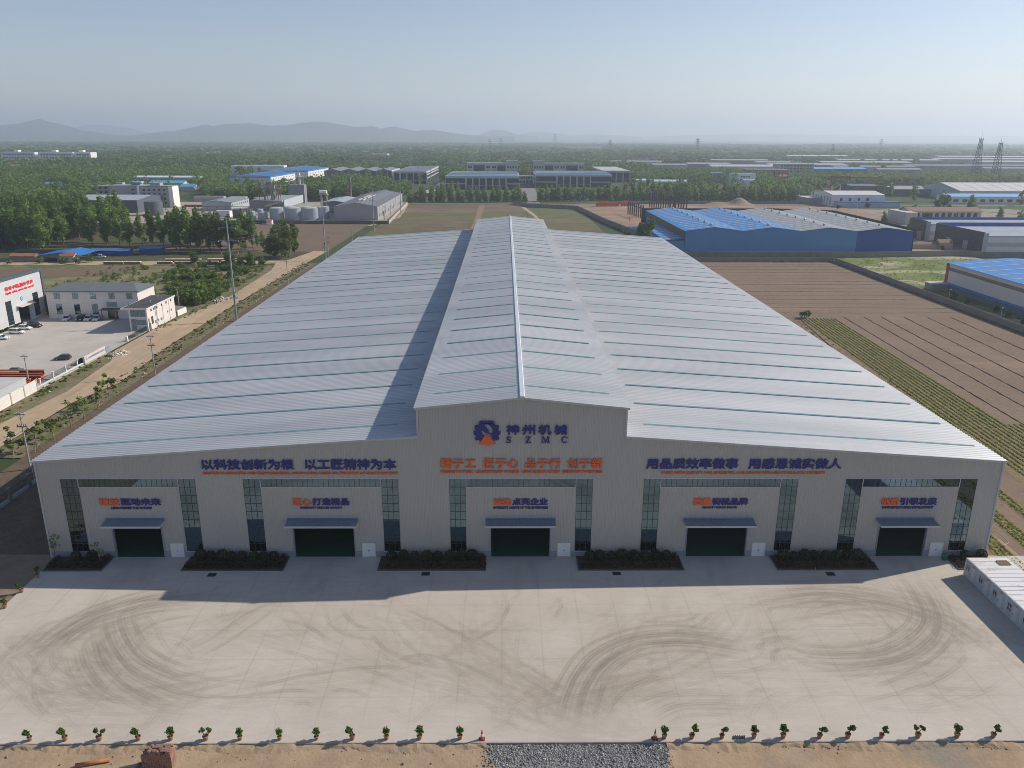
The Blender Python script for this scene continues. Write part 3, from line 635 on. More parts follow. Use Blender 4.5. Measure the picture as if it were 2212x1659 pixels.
# gates
canopy_m = M('slate_blue_canopy', (.20, .245, .30), .5, .1, var=.06)
for gi, (lc, rc, dr, pdr) in enumerate(GATES):
    for cc in (lc, rc):
        win(fac, 'S', (cc[0] + cc[1]) / 2, ZC0, cc[1] - cc[0], ZC1 - ZC0, 3, 9, 0.0, coated)
    tx0, tx1 = lc[1] + .14, rc[0] - .14
    win(fac, 'S', (tx0 + tx1) / 2, ZT0, tx1 - tx0, ZC1 - ZT0, int(round((tx1 - tx0) / .8)), 1, 0.0, coated)
    t = MB(); t.box(lc[0] - .1, rc[1] + .1, -.075, .01, ZC1, ZC1 + .12)
    for x in (lc[1], rc[0] - .14): t.box(x + .005, x + .135, -.085, .01, ZT0 - .1, ZC1 - .005)
    t.box(tx0 + .01, tx1 - .01, -.08, .01, ZT0 - .12, ZT0 - .005)
    for cc in (lc, rc): t.box(cc[0] - .08, cc[1] + .08, -.13, .01, ZC0 - .1, ZC0 - .005)
    t.build('window_trim', trim_m, fac)
    j = MB(); x0, x1 = dr
    j.box(x0 - .13, x0 - .002, -.14, .35, -.1, ZD + .12); j.box(x1 + .002, x1 + .13, -.14, .35, -.1, ZD + .12); j.box(x0, x1, -.14, .35, ZD, ZD + .12)
    j.build('gate_frame', plinth_m, fac)
    xc = (x0 + x1) / 2; hw = (x1 - x0) / 2 + .78
    cb = MB(); n = int(hw * 2 / .3); pr = []
    for i in range(n + 1):
        x = xc - hw + 2 * hw * i / n
        pr += [(x, 0), (x + .14, 0), (x + .17, .05), (x + .22, .05)] if i < n else [(x, 0)]
    vs = [(x, -.05, 6.50 + d) for x, d in pr] + [(x, -2.05, 6.22 + d) for x, d in pr]; N = len(pr)
    cb.add(vs, [(i, i + N, i + N + 1, i + 1) for i in range(N - 1)])
    cb.box(xc - hw, xc + hw, -.22, -.045, 6.53, 6.66)
    cp_ = cb.build('gate_canopy', canopy_m, fac)
    fb = MB(); fb.box(xc - hw, xc + hw, -2.12, -2.055, 5.98, 6.30); fb.box(xc - hw - .06, xc - hw, -2.12, -.05, 5.98, 6.3); fb.box(xc + hw, xc + hw + .06, -2.12, -.05, 5.98, 6.3)
    fb.build('canopy_fascia', trim_m, cp_)
    # white double personnel door
    d = MB(); a, c = pdr; m_ = (a + c) / 2
    d.box(a, m_ - .008, -.10, .04, .02, ZP); d.box(m_ + .008, c, -.10, .04, .02, ZP)
    dd = d.build('door', white, fac)
    hd = MB(); hd.box(m_ - .09, m_ - .04, -.15, -.1, 1.0, 1.16); hd.box(m_ + .04, m_ + .09, -.15, -.1, 1.0, 1.16); hd.build('handle', black_m, dd)
    df = MB(); df.box(a - .07, a - .002, -.12, .03, 0, ZP + .07); df.box(c + .002, c + .07, -.12, .03, 0, ZP + .07); df.box(a, c, -.12, .03, ZP + .002, ZP + .07); df.build('door_frame', trim_m, fac)
# ------------------------------------------------------------------ signs on the front wall
navy = M('navy_lettering', (.022, .024, .19), .45, var=.05, spec=.5)
orange = M('orange_lettering', (.80, .135, .035), .45, var=.05, spec=.5)
YS = -.075
def sign(label, loc):
    return empty('wall_sign', loc, label, 'sign', 'raised letter signs on the factory front')
s = sign('long navy slogan with equally long orange caption, above the second gate', (-33.4, 0, 15))
text_mesh('lettering', '以科技创新为根', -48.1, -34.2, 14.75, 16.45, YS, navy, s, .030, .16)
text_mesh('lettering', '以工匠精神为本', -32.6, -18.85, 14.75, 16.5, YS, navy, s, .030, .16)
text_mesh('caption_lettering', 'ROOTED IN SCIENTIFIC AND TECHNOLOGICAL INNOVATION, BASED ON THE SPIRIT OF CRAFTSMANSHIP!', -48.0, -18.65, 13.93, 14.38, YS, orange, s, .045, .12)
s = sign('long navy slogan with shorter orange caption, above the fourth gate towards the site cabins', (33.5, 0, 15))
text_mesh('lettering', '用品质效率做事', 18.75, 32.7, 14.85, 16.6, YS, navy, s, .030, .16)
text_mesh('lettering', '用感恩诚实做人', 34.2, 48.35, 14.85, 16.6, YS, navy, s, .030, .16)
text_mesh('caption_lettering', 'WORK WITH QUALITY AND EFFICIENCY, AND BEHAVE WITH GRATITUDE AND HONESTY!', 21.05, 45.95, 13.95, 14.42, YS, orange, s, .045, .12)
s = sign('all-orange slogan in four groups of characters under the gear logo', (0, 0, 15.5))
for t_, a, c in (('精于工', -12.2, -6.9), ('匠于心', -5.7, -.45), ('品于行', .55, 5.85), ('创于新', 6.85, 12.2)):
    text_mesh('lettering', t_, a, c, 14.96, 16.62, YS, orange, s, .02, .16)
for t_, a, c in (('PRECISION IN WORK', -12.25, -7.3), ('CRAFTSMANSHIP IN HEART', -6.95, -.3), ('CHARACTER IN ACTION', .05, 5.7), ('CREATIVITY IN NEWNESS', 6.1, 12.2)):
    text_mesh('caption_lettering', t_, a, c, 14.2, 14.64, YS, orange, s, .045, .12)
for (xa, xb), o_, nn, cap, ca, cb_, w_ in (
    ((-64.25, -54.9), '精益', '驱动未来', 'LEAN DRIVES THE FUTURE', -62.55, -56.4, 'gate far from the site cabins'),
    ((-34.85, -26.3), '匠心', '打造精品', 'INGENUITY CREATES QUALITY', -33.8, -27.35, 'second gate'),
    ((-4.28, 4.03), '诚信', '点亮企业', 'INTEGRITY LIGHTS UP THE ENTERPRISE', -4.29, 4.06, 'middle gate'),
    ((26.27, 34.72), '质量', '铸就品牌', 'QUALITY BUILDS BRAND', 27.8, 33.17, 'fourth gate'),
    ((55.15, 63.8), '创新', '引领发展', 'INNOVATION LEADS DEVELOPMENT', 55.55, 63.45, 'gate beside the site cabins')):
    s = sign('small orange and navy slogan above the canopy of the ' + w_, ((xa + xb) / 2, 0, 9.2))
    xm = xa + (xb - xa) * .335
    text_mesh('lettering', o_, xa, xm - .06, 8.84, 10.06, YS, orange, s, .032, .14)
    text_mesh('lettering', nn, xm + .1, xb, 8.84, 10.06, YS, navy, s, .032, .14)
    text_mesh('caption_lettering', cap, ca, cb_, 8.22, 8.62, YS, navy, s, .045, .1)
# name and emblem
s = sign('navy name in four large characters over spaced serif capitals, beside the gear emblem', (2.2, 0, 20.3))
for i, ch in enumerate('神州机械'):
    a = -2.36 + i * 2.38; text_mesh('lettering', ch, a, a + 1.98, 20.38, 21.96, YS, navy, s, .035, .18)
def serif(polys):
    mb = MB()
    for p in polys: mb.prism(p, 'y', YS - .14, YS)
    return mb
def ribbon(pts, ws):
    """stroke polygon along pts with half widths ws -> list of quads"""
    out = []; P = [Vector(p) for p in pts]; Nn = []
    for i in range(len(P)):
        d = (P[min(i + 1, len(P) - 1)] - P[max(i - 1, 0)]).normalized(); Nn.append(Vector((-d.y, d.x)))
    for i in range(len(P) - 1):
        a, c = P[i] + Nn[i] * ws[i], P[i + 1] + Nn[i + 1] * ws[i + 1]; e, f = P[i + 1] - Nn[i + 1] * ws[i + 1], P[i] - Nn[i] * ws[i]
        out.append([tuple(a), tuple(c), tuple(e), tuple(f)])
    return out
zb, zt = 19.05, 20.08; hh = zt - zb
def sx(cx, pts): return [(cx + p[0] * hh, zb + p[1] * hh) for p in pts]
Sp = [(.36, .78), (.30, .90), (.12, .97), (-.12, .94), (-.24, .80), (-.18, .64), (0, .54), (.20, .44), (.29, .28), (.22, .10), (.02, .03), (-.2, .07), (-.33, .22)]
S_ = [sx(-2.0, q) for q in ribbon(Sp, [.02, .04, .05, .06, .09, .1, .1, .1, .1, .07, .05, .04, .02])] + [sx(-2.0, [(.32, .68), (.38, .68), (.38, .98), (.33, .98)]), sx(-2.0, [(-.38, .02), (-.33, .02), (-.29, .33), (-.36, .33)])]
Z_ = [sx(.92, p) for p in ([(-.36, .9), (.38, .9), (.38, 1), (-.36, 1)], [(-.36, .7), (-.31, .7), (-.27, .9), (-.36, .9)], [(.12, .9), (.38, .9), (-.12, .1), (-.4, .1)], [(-.4, 0), (.4, 0), (.4, .1), (-.4, .1)], [(.32, .1), (.4, .1), (.4, .32), (.36, .32)])]
M_ = [sx(3.55, p) for p in ([(-.62, 0), (-.3, 0), (-.3, .07), (-.62, .07)], [(-.5, .07), (-.43, .07), (-.43, .93), (-.5, .93)], [(-.62, .93), (-.3, .93), (-.3, 1), (-.62, 1)], [(-.43, .93), (-.22, .93), (.06, .12), (-.08, .0)],
      [(-.06, .0), (.02, .0), (.32, .93), (.24, .93)], [(.24, 1), (.62, 1), (.62, .93), (.24, .93)], [(.3, .07), (.52, .07), (.52, .93), (.3, .93)], [(.2, 0), (.62, 0), (.62, .07), (.2, .07)])]
Cp = [(.38, .72), (.30, .90), (.1, .97), (-.14, .92), (-.3, .72), (-.34, .5), (-.3, .27), (-.14, .08), (.1, .03), (.28, .1), (.4, .28)]
C_ = [sx(6.35, q) for q in ribbon(Cp, [.02, .04, .05, .07, .1, .11, .1, .07, .05, .04, .02])] + [sx(6.35, [(.34, .64), (.42, .64), (.42, .98), (.37, .98)])]
for L_ in (S_, Z_, M_, C_): serif(L_).build('serif_letter', navy, s)
s = sign('round gear emblem in navy with an orange arrowhead, high on the gable', (-5.2, 0, 20.6))
def px(p): return (-5.2 + (p[0] - 470) * .00945, 20.68 - (p[1] - 300) * .00975)
blue_o = [(365, 432), (345, 415), (295, 420), (282, 405), (288, 375), (300, 350), (262, 318), (258, 300), (262, 280), (295, 262), (282, 230), (278, 190), (300, 175), (340, 180), (348, 160), (348, 120), (380, 105),
          (555, 105), (588, 120), (588, 160), (600, 180), (640, 172), (660, 190), (655, 225), (640, 255), (655, 265), (682, 285), (684, 310), (665, 330), (650, 348), (655, 370), (663, 395), (650, 415), (600, 418), (585, 432),
          (530, 325), (505, 313), (490, 303), (455, 300), (428, 282), (404, 258), (386, 264), (384, 290), (400, 325), (418, 345)]
hole = [(440, 160), (490, 160), (528, 190), (552, 225), (562, 265), (548, 308), (527, 318), (498, 288), (497, 258), (470, 225), (440, 200)]
slot = [(384, 128), (390, 150), (545, 150), (552, 128), (546, 128), (540, 143), (396, 143), (391, 128)]
def solid(outline, holes, y0_, y1_):
    loops = [outline] + holes; flat = [px(p) for lp in loops for p in lp]
    tr_ = tessellate_polygon([[Vector((*px(p), 0)) for p in lp] for lp in loops]); n = len(flat); mb = MB()
    vs = [(x, y0_, z) for x, z in flat] + [(x, y1_, z) for x, z in flat]
    fs = [tuple(t) for t in tr_] + [tuple(i + n for i in reversed(t)) for t in tr_]; k = 0
    for lp in loops:
        m_ = len(lp); fs += [(k + i, k + (i + 1) % m_, k + (i + 1) % m_ + n, k + i + n) for i in range(m_)]; k += m_
    return mb.add(vs, fs)
solid(blue_o, [hole, slot], YS - .18, YS).build('gear', navy, s)
solid([(440, 332), (498, 332), (590, 462), (591, 478), (572, 490), (545, 480), (522, 470), (508, 482), (496, 505), (450, 510), (440, 487), (425, 472), (402, 484), (375, 492), (358, 478), (360, 455)], [], YS - .18, YS).build('arrowhead', orange, s)

# ------------------------------------------------------------------ vegetation builders
lf_poplar = leafmat('poplar_leaves', (0.068, 0.12, 0.02), (0.205, 0.295, 0.062), .4)
lf_fresh = leafmat('fresh_leaves', (0.095, 0.155, 0.032), (0.27, 0.35, 0.095), .4)
lf_dark = leafmat('dark_leaves', (0.036, 0.075, 0.018), (0.13, 0.205, 0.054), .4)
lf_topiary = leafmat('topiary_leaves', (.014, .030, .009), (.06, .10, .022))
lf_red = leafmat('reddish_hedge_leaves', (.028, .016, .011), (.095, .055, .03))
lf_grass = leafmat('grass_blades', (.06, .10, .02), (.20, .25, .06), .15)
lf_crop = leafmat('crop_leaves', (.15, .20, .03), (.33, .39, .07), .3)
def leaves(rng, blobs, n, size, shell=.55, flat=0.0, jit=.12):
    """n leaf clumps spread through ellipsoid blobs -> verts, quads, tint"""
    B = np.array(blobs, float); vol = B[:, 3] * B[:, 4] * B[:, 5]; pick = rng.choice(len(B), n, p=vol ** .75 / (vol ** .75).sum())
    d = rng.normal(size=(n, 3)); d /= np.linalg.norm(d, axis=1)[:, None]
    r = shell + (1 - shell) * rng.random(n); r *= 1 + rng.normal(0, jit, n)
    p = B[pick, :3] + d * r[:, None] * B[pick, 3:6]
    nrm = d * .7 + rng.normal(size=(n, 3)) * .7; nrm[:, 2] += flat; nrm /= np.linalg.norm(nrm, axis=1)[:, None]
    a = np.cross(nrm, rng.normal(size=(n, 3))); a /= np.linalg.norm(a, axis=1)[:, None] + 1e-9; b_ = np.cross(nrm, a)
    s = size * rng.uniform(.55, 1.35, n)[:, None]; e = rng.uniform(.55, 1.0, n)[:, None]
    v = np.stack([p - a * s, p - b_ * s * e, p + a * s, p + b_ * s * e], 1)
    v[:, 1] += nrm * s * .25; v[:, 3] += nrm * s * .25
    bt = rng.random(len(B)); tint = np.clip(.35 * bt[pick] + .65 * rng.random(n), 0, 1)
    f = np.arange(4 * n).reshape(n, 4)
    return v.reshape(-1, 3), f, np.repeat(tint, 4)
def crown_blobs(rng, H, Rr, z0_, kind, lean=0):
    out = []
    if kind == 'poplar':
        n = 11
        for i in range(n):
            t = (i + .4) / n; z = H * (z0_ + (1 - z0_) * t); r = Rr * (math.sin(math.pi * (t * .86 + .12)) ** .8) * rng.uniform(.75, 1.15)
            out.append((rng.normal(0, Rr * .26) + lean * t, rng.normal(0, Rr * .26), z, r, r, H / n * rng.uniform(.75, 1.1)))
    elif kind == 'cone':
        n = 8
        for i in range(n):
            t = (i + .3) / n; z = H * (z0_ + (1 - z0_) * t); r = Rr * (1.08 - t) ** .7 * rng.uniform(.8, 1.1)
            out.append((rng.normal(0, Rr * .15), rng.normal(0, Rr * .15), z, r, r, H / n * .9))
    elif kind == 'round':
        for i in range(10):
            d = rng.normal(size=3); d /= np.linalg.norm(d); q = rng.uniform(.3, .62); zc = H * (z0_ + 1) / 2; hz = H * (1 - z0_) / 2
            out.append((d[0] * Rr * q, d[1] * Rr * q, zc + d[2] * hz * q, Rr * rng.uniform(.38, .55), Rr * rng.uniform(.38, .55), hz * rng.uniform(.35, .5)))
    elif kind == 'shrub':
        for i in range(7):
            out.append((rng.normal(0, Rr * .45), rng.normal(0, Rr * .45), H * rng.uniform(.3, .62), Rr * rng.uniform(.35, .6), Rr * rng.uniform(.35, .6), H * rng.uniform(.25, .38)))
    elif kind == 'sapling':
        for i in range(9):
            a = rng.uniform(0, 6.28); q = Rr * rng.uniform(.2, .95)
            out.append((q * math.cos(a), q * math.sin(a), H * rng.uniform(z0_ + .1, .97), Rr * .3, Rr * .3, H * .07))
    return out
def trunk_mb(rng, H, r, top=.75, limbs=6, Rr=2.0, z0_=.25):
    mb = MB(); pts = [(0, 0, -.4)]; n = 5
    for i in range(1, n + 1): pts.append((rng.normal(0, r * .5), rng.normal(0, r * .5), H * top * i / n))
    for i in range(n): mb.tube(pts[i], pts[i + 1], r * (1.15 - .85 * i / n), r * (1.15 - .85 * (i + 1) / n), 6, 0, False)
    for i in range(limbs):
        t = rng.uniform(z0_, top * .9); a = rng.uniform(0, 6.28); L = Rr * rng.uniform(.5, .9)
        k = min(n - 1, int(t / top * n)); b0 = Vector(pts[k]).lerp(Vector(pts[k + 1]), t / top * n - k)
        mb.tube(b0, b0 + Vector((L * math.cos(a), L * math.sin(a), L * rng.uniform(.5, 1.1))), r * .4, r * .1, 4, 0, False)
    return mb
PROTO = {}
def proto(key, kind, H, Rr, z0_, n, size, lf, bk, lean=0, limbs=6, tr_=None, flat=.2):
    rng = np.random.default_rng(abs(hash_(key)) % 99991)
    v, f, t = leaves(rng, crown_blobs(rng, H, Rr, z0_, kind, lean), n, size, flat=flat)
    cm = np_mesh('crown', v, f, lf, t)
    tm = trunk_mb(rng, H, tr_ or H * .012, limbs=limbs, Rr=Rr, z0_=z0_).mesh('trunk', bk, smooth=True)
    PROTO.setdefault(key.split('/')[0], []).append((cm, tm))
def hash_(s):
    h = 0
    for ch in s: h = (h * 31 + ord(ch)) % 1000003
    return h
for i in range(5): proto('poplar/%d' % i, 'poplar', 20, 3.0, .16, 1500, .46, lf_poplar, bark, lean=-.8)
for i in range(4): proto('roadside/%d' % i, 'cone', 12, 2.9, .10, 620, .55, lf_fresh, bark)
for i in range(3): proto('broad/%d' % i, 'round', 12, 5.0, .16, 1300, .55, lf_dark, bark)
for i in range(3): proto('bush/%d' % i, 'shrub', 4, 2.4, .1, 520, .32, lf_poplar, bark, limbs=8, tr_=.07)
for i in range(4): proto('sapling/%d' % i, 'sapling', 6.0, 1.75, .34, (330, 260, 360, 55)[i], .25, lf_fresh, greybark, limbs=13, tr_=.09, flat=.4)
def plant(kind, idx, x, y, h, w, label, cat='tree', group=None, name=None, z=GZ + .1, native=None):
    cm, tm = PROTO[kind][idx % len(PROTO[kind])]
    H0, W0 = {'poplar': (20, 3.0), 'roadside': (12, 2.9), 'broad': (12, 5.0), 'bush': (4, 2.4), 'sapling': (6, 1.75)}[kind]
    e = empty(name or {'poplar': 'poplar_tree', 'roadside': 'roadside_tree', 'broad': 'broadleaf_tree', 'bush': 'bush', 'sapling': 'sapling'}[kind], (x, y, z), label, cat, group)
    e.rotation_euler = (0, 0, random.uniform(-.5, .5) if kind == 'poplar' else random.uniform(0, 6.28)); e.scale = (w / W0, w / W0, h / H0)
    for nm, me in (('crown', cm), ('trunk', tm)):
        o = bpy.data.objects.new(nm, me); COL.objects.link(o); o.parent = e
    return e
def quadcloud(name, V, F, T, mat, label, cat, kind='stuff', group=None, parent=None):
    k = 0; vs = []; fs = []
    for v, f in zip(V, F): vs.append(v); fs.append(f + k); k += len(v)
    o = bpy.data.objects.new(name, np_mesh(name, np.concatenate(vs), np.concatenate(fs), mat, np.concatenate(T))); COL.objects.link(o)
    if parent: o.parent = parent
    tag(o, label, cat, group, kind); return o

# ------------------------------------------------------------------ planting beds along the front wall
curbm = M('dark_granite_kerb', (.085, .10, .115), .7, var=.15)
bedsoil = M('bed_soil', (.07, .05, .035), .95, var=.3, scale=1.5, bmp=.6)
balls = []
rng = np.random.default_rng(3)
for k in range(3):
    v, f, t = leaves(rng, [(0, 0, .82, .80, .80, .78)], 900, .085, shell=.9, jit=.05)
    cm = np_mesh('crown', v, f, lf_topiary, t)
    st = MB(); st.tube((0, 0, -.1), (0, 0, .7), .07, .05, 6)
    core = MB(); core.lathe([(.05, .12), (.5, .28), (.70, .6), (.72, .95), (.5, 1.34), (.05, 1.5)], n=14)
    balls.append((cm, st.mesh('stem', bark)))
BEDS = [(-72.2, -63.3, 'bed at the corner far from the cabins', (-68.6, -66.2)), (-51.4, -36.0, 'bed between the first and second gates', None), (-21.8, -5.4, 'bed between the second and middle gates', None),
        (8.6, 24.7, 'bed between the middle and fourth gates', None), (38.9, 54.3, 'bed between the fourth and last gates', None), (66.5, 72.6, 'bed behind the site cabins', (69.2, 71.6))]
for xa, xb, nm, bx in BEDS:
    bed = empty('planting_bed', (xa, -4.3, 0), 'low kerbed ' + nm, 'planting bed', 'kerbed planting beds along the factory front')
    mb = MB(); mb.box(xa, xb, -4.35, -4.18, .001, .16); mb.box(xa, xa + .16, -4.178, -.13, .001, .16); mb.box(xb - .16, xb, -4.178, -.13, .001, .16); mb.build('bed_kerb', curbm, bed)
    part('bed_soil', bedsoil, bed, (xa + .165, xb - .165, -4.175, -.14, .002, .12))
    V, F, T = [], [], []
    bl = [(x, -3.2, .42, .5, .8, .38) for x in np.arange(xa + .6, xb - .3, .55)] + [(xb - .75, y, .45, .5, .5, .42) for y in np.arange(-2.6, -.3, .5)]
    if bx is not None or xa > 20: bl += [(xa + .7, y, .45, .5, .5, .42) for y in np.arange(-2.6, -.6, .5)]
    v, f, t = leaves(rng, bl, int(len(bl) * 75), .10, shell=.6)
    hd = bpy.data.objects.new('hedge', np_mesh('hedge', v, f, lf_red, t)); COL.objects.link(hd)
    tag(hd, 'reddish-brown hedge in the ' + nm, 'hedge', 'reddish hedges in the planting beds')
    xsb = bx if bx else np.linspace(xa + 1.9, xb - 2.1, 8)
    for i, x in enumerate(xsb):
        e = empty('topiary_shrub', (x + random.uniform(-.15, .15), -1.25 + random.uniform(-.1, .1), .1), ORD[i + 1] + ' clipped ball shrub in the ' + nm, 'shrub', 'clipped ball shrubs in the planting beds')
        s_ = random.uniform(.88, 1.1); e.scale = (s_, s_, s_ * random.uniform(.9, 1.05)); e.rotation_euler = (0, 0, random.uniform(0, 6))
        for n_, me in zip(('crown', 'stem'), balls[i % 3]):
            o = bpy.data.objects.new(n_, me); COL.objects.link(o); o.parent = e
plant('sapling', 3, -72.0, -.9, 4.2, 1.2, 'thin almost leafless tree at the factory corner far from the cabins', z=.1)
plant('sapling', 3, -64.6, -1.9, 3.8, 1.2, 'thin almost leafless young tree before the first glazed strip', z=.1)
# drain grates, hose, litter
for x, y, lb in ((-46.3, -5.4, 'dark drain grate in the yard in front of the second bed'), (-14.4, -5.2, 'dark drain grate in the yard in front of the third bed'), (14.3, -5.2, 'dark drain grate in the yard in front of the fourth bed'), (46.5, -5.4, 'dark drain grate beside a hose, in front of the fifth bed')):
    e = empty('drain_grate', (x, y, 0), lb, 'drain grate', 'drain grates in the yard')
    mb = MB(); mb.box(x - .62, x + .62, y - .48, y - .4, .003, .03); mb.box(x - .62, x + .62, y + .4, y + .48, .003, .03); mb.box(x - .62, x - .54, y - .398, y + .398, .003, .03); mb.box(x + .54, x + .62, y - .398, y + .398, .003, .03); mb.build('grate_frame', black_m, e)
    mb = MB()
    for i in range(9): mb.box(x - .5 + i * .12, x - .44 + i * .12, y - .398, y + .398, .006, .026)
    mb.box(x - .54, x + .54, y - .399, y + .399, .002, .005); mb.build('grate_bars', M('cast_iron', (.03, .035, .04), .7), e)
mb = MB(); pts = [(44.1 + .55 * math.cos(t) * (1 + .05 * math.sin(3 * t)), -5.0 + .38 * math.sin(t), .03 + .01 * (t / 6.28)) for t in np.linspace(0, 6.28 * 4, 60)] + [(44.6, -4.5, .08), (44.7, -4.2, .2), (44.9, -3.2, .3)]
tag(mb.path(pts, .025, 5).build('garden_hose', M('pale_hose', (.5, .47, .4), .6)), 'pale coiled hose lying on the yard by the fifth bed', 'hose')
# ------------------------------------------------------------------ potted plants on the kerb edge
terra = M('terracotta', (.33, .165, .085), .85, var=.2, scale=3)
PP = []
for k in range(7):
    rg = np.random.default_rng(40 + k)
    pot = MB(); pot.lathe([(.19, 0), (.27, .42), (.305, .43), (.305, .52), (.25, .52), (.24, .44)], n=18)
    soilm = MB(); soilm.lathe([(.235, .40), (.235, .445)], n=14)
    stm = MB(); bl = []
    lean = [(-.25, 0), (.15, .1), (.3, -.1), (0, 0), (-.1, .1), (.35, 0), (.05, 0)][k]
    if k in (1, 4):
        heads = [(-.28, 0, 1.18, .30), (.33, .05, 1.08, .31)]
    elif k == 2: heads = [(lean[0] - .1, 0, 1.12, .33), (lean[0] + .22, .1, 1.02, .30), (lean[0] + .1, -.1, 1.3, .24)]
    elif k == 5: heads = [(lean[0], 0, 1.2, .40), (lean[0] + .12, 0, 1.0, .3)]
    else: heads = [(lean[0], lean[1], 1.15, .43), (lean[0] + .1, lean[1], 1.0, .34), (lean[0] - .12, lean[1] + .1, 1.28, .3)]
    for hx, hy, hz, hr in heads:
        m_ = (hx * .3 + rg.normal(0, .06), hy * .3 + rg.normal(0, .06), .68)
        stm.tube((0, 0, .42), m_, .05, .04, 6); stm.tube(m_, (hx, hy, hz - hr * .3), .04, .025, 6)
        for j in range(5):
            d = rg.normal(size=3); d /= np.linalg.norm(d); bl.append((hx + d[0] * hr * .55, hy + d[1] * hr * .55, hz + d[2] * hr * .4, hr * .55, hr * .55, hr * .42))
    v, f, t = leaves(rg, bl, int(105 * len(heads)) + 190, .075, shell=.6)
    PP.append((pot.mesh('pot', terra, smooth=False), soilm.mesh('pot_soil', bedsoil), stm.mesh('stem', bark), np_mesh('foliage', v, f, leafmat('potted_leaves', (.035, .075, .014), (.14, .21, .04)), t)))
def potted(x, y, k, rz, label, s=1.0):
    e = empty('potted_plant', (x, y, .002), label, 'potted plant', 'potted trees along the yard edge'); e.rotation_euler = (0, 0, rz); e.scale = (s, s, s)
    for nm, me in zip(('pot', 'pot_soil', 'stem', 'foliage'), PP[k]):
        o = bpy.data.objects.new(nm, me); COL.objects.link(o); o.parent = e
DESC = ['potted tree leaning left', 'potted tree with two separate tufts', 'potted tree with a wide loose head', 'round-headed potted tree', 'potted tree forking into two tufts', 'potted tree leaning right', 'neat upright potted tree']
for i, (x, k) in enumerate(((-54, 0), (-50.2, 0), (-46.5, 4), (-42.3, 0), (-38.8, 6), (-35, 1), (-31.3, 3), (-27, 3), (-23, 6), (-19.1, 0), (-15.4, 3), (-11.8, 6), (-7.4, 3))):
    potted(x, -39.3, k, random.uniform(-.25, .25), '%s, %s along the kerb from the ramp, brick stack side' % (DESC[k], ORD[13 - i]), random.uniform(.92, 1.12))
for i, (x, k) in enumerate(((14.9, 3), (17.9, 5), (21.2, 2), (24.7, 6), (27.9, 6), (31.9, 2), (35.0, 2), (38.7, 5), (42.7, 1), (47.0, 3), (51.0, 5))):
    potted(x, -39.3, k, random.uniform(-.25, .25), '%s, %s along the kerb from the ramp, cabin side' % (DESC[k], ORD[i + 1]), random.uniform(.92, 1.12))
for i, (x, y, k) in enumerate(((-71.9, -14.0, 3), (-71.9, -10.0, 0), (-71.9, -6.0, 2))):
    potted(x, y, k, random.uniform(0, 6), '%s, %s up the bare side edge of the yard' % (DESC[k], ORD[i + 1]), 1.08)
# traffic cones
cone_r = M('cone_red', (.62, .05, .04), .5, var=.1)
for x, lb in ((-5.0, 'red and white traffic cone standing alone at one end of the gravel ramp'), (13.85, 'red and white traffic cone beside a potted tree at the gravel ramp')):
    e = empty('traffic_cone', (x, -39.35, 0), lb, 'traffic cone', 'traffic cones at the gravel ramp')
    mb = MB(); mb.box(x - .3, x + .3, -39.65, -39.05, .002, .06); mb.build('cone_base', M('cone_rubber', (.10, .03, .03), .8), e)
    mb = MB(); mb.lathe([(.22, .06), (.16, .45)], (x, -39.35, 0), 14); mb.lathe([(.115, .75), (.03, 1.3)], (x, -39.35, 0), 14); mb.build('cone_body', cone_r, e)
    mb = MB(); mb.lathe([(.16, .45), (.115, .75)], (x, -39.35, 0), 14); mb.build('reflective_band', white, e)
mb = MB()
for i in range(7): mb.tube((22.4 + i * .2, -39.5, .06 + .05 * (i % 2)), (22.6 + i * .2, -39.0, .06 + .05 * (i % 2)), .06, .06, 5)
tag(mb.build('debris', M('dark_debris', (.05, .055, .06), .9)), 'small heap of dark scrap on the kerb between potted trees', 'debris')
# ------------------------------------------------------------------ brick pallet, pipe, gravel
rng = np.random.default_rng(11)
b1 = M('red_brick', (.27, .155, .115), .9, var=.35, scale=1.3); bs_ = empty('brick_stack', (-38.8, -42.6, GZ), 'tall ragged stack of reddish bricks on the dirt below the kerb', 'bricks')
mb = MB()
for L in range(19):
    for i in range(12):
        for j in range(4):
            if L > 14 and (i < 3 or rng.random() < .25): continue
            if i == 0 and rng.random() < .4: continue
            x = -40.25 + i * .26 + rng.uniform(-.015, .015); y = -43.1 + j * .27 + rng.uniform(-.012, .012)
            mb.box(x, x + .24, y, y + .25, GZ + .05 + L * .115, GZ + .05 + L * .115 + .108)
mb.build('brick_pile', b1, bs_)
mb = MB()
for i in range(34):
    x = -41.0 + rng.exponential(.5); y = -43.3 + rng.uniform(-.35, .9); a = rng.uniform(0, 3); c, s_ = math.cos(a) * .12, math.sin(a) * .12
    mb.prism([(x - c + s_ * .5, y - s_ - c * .5), (x + c + s_ * .5, y + s_ - c * .5), (x + c - s_ * .5, y + s_ + c * .5), (x - c - s_ * .5, y - s_ + c * .5)], 'z', GZ + .02, GZ + .12 + rng.uniform(0, .12))
mb.build('fallen_bricks', b1, bs_)
n = 18; mb = MB(); p, q = Vector((-47.3, -42.85, GZ + .24)), Vector((-44.1, -42.05, GZ + .24)); d = (q - p).normalized(); a = d.cross(Vector((0, 0, 1))); u_ = a.cross(d); vs = []
for c, r in ((p, .21), (q, .21), (q, .185), (p, .185)):
    for i in range(n): t = 6.2832 * i / n; vs.append(c + a * r * math.cos(t) + u_ * r * math.sin(t))
mb.add(vs, [(k * n + i, k * n + (i + 1) % n, ((k + 1) % 4) * n + (i + 1) % n, ((k + 1) % 4) * n + i) for k in range(4) for i in range(n)])
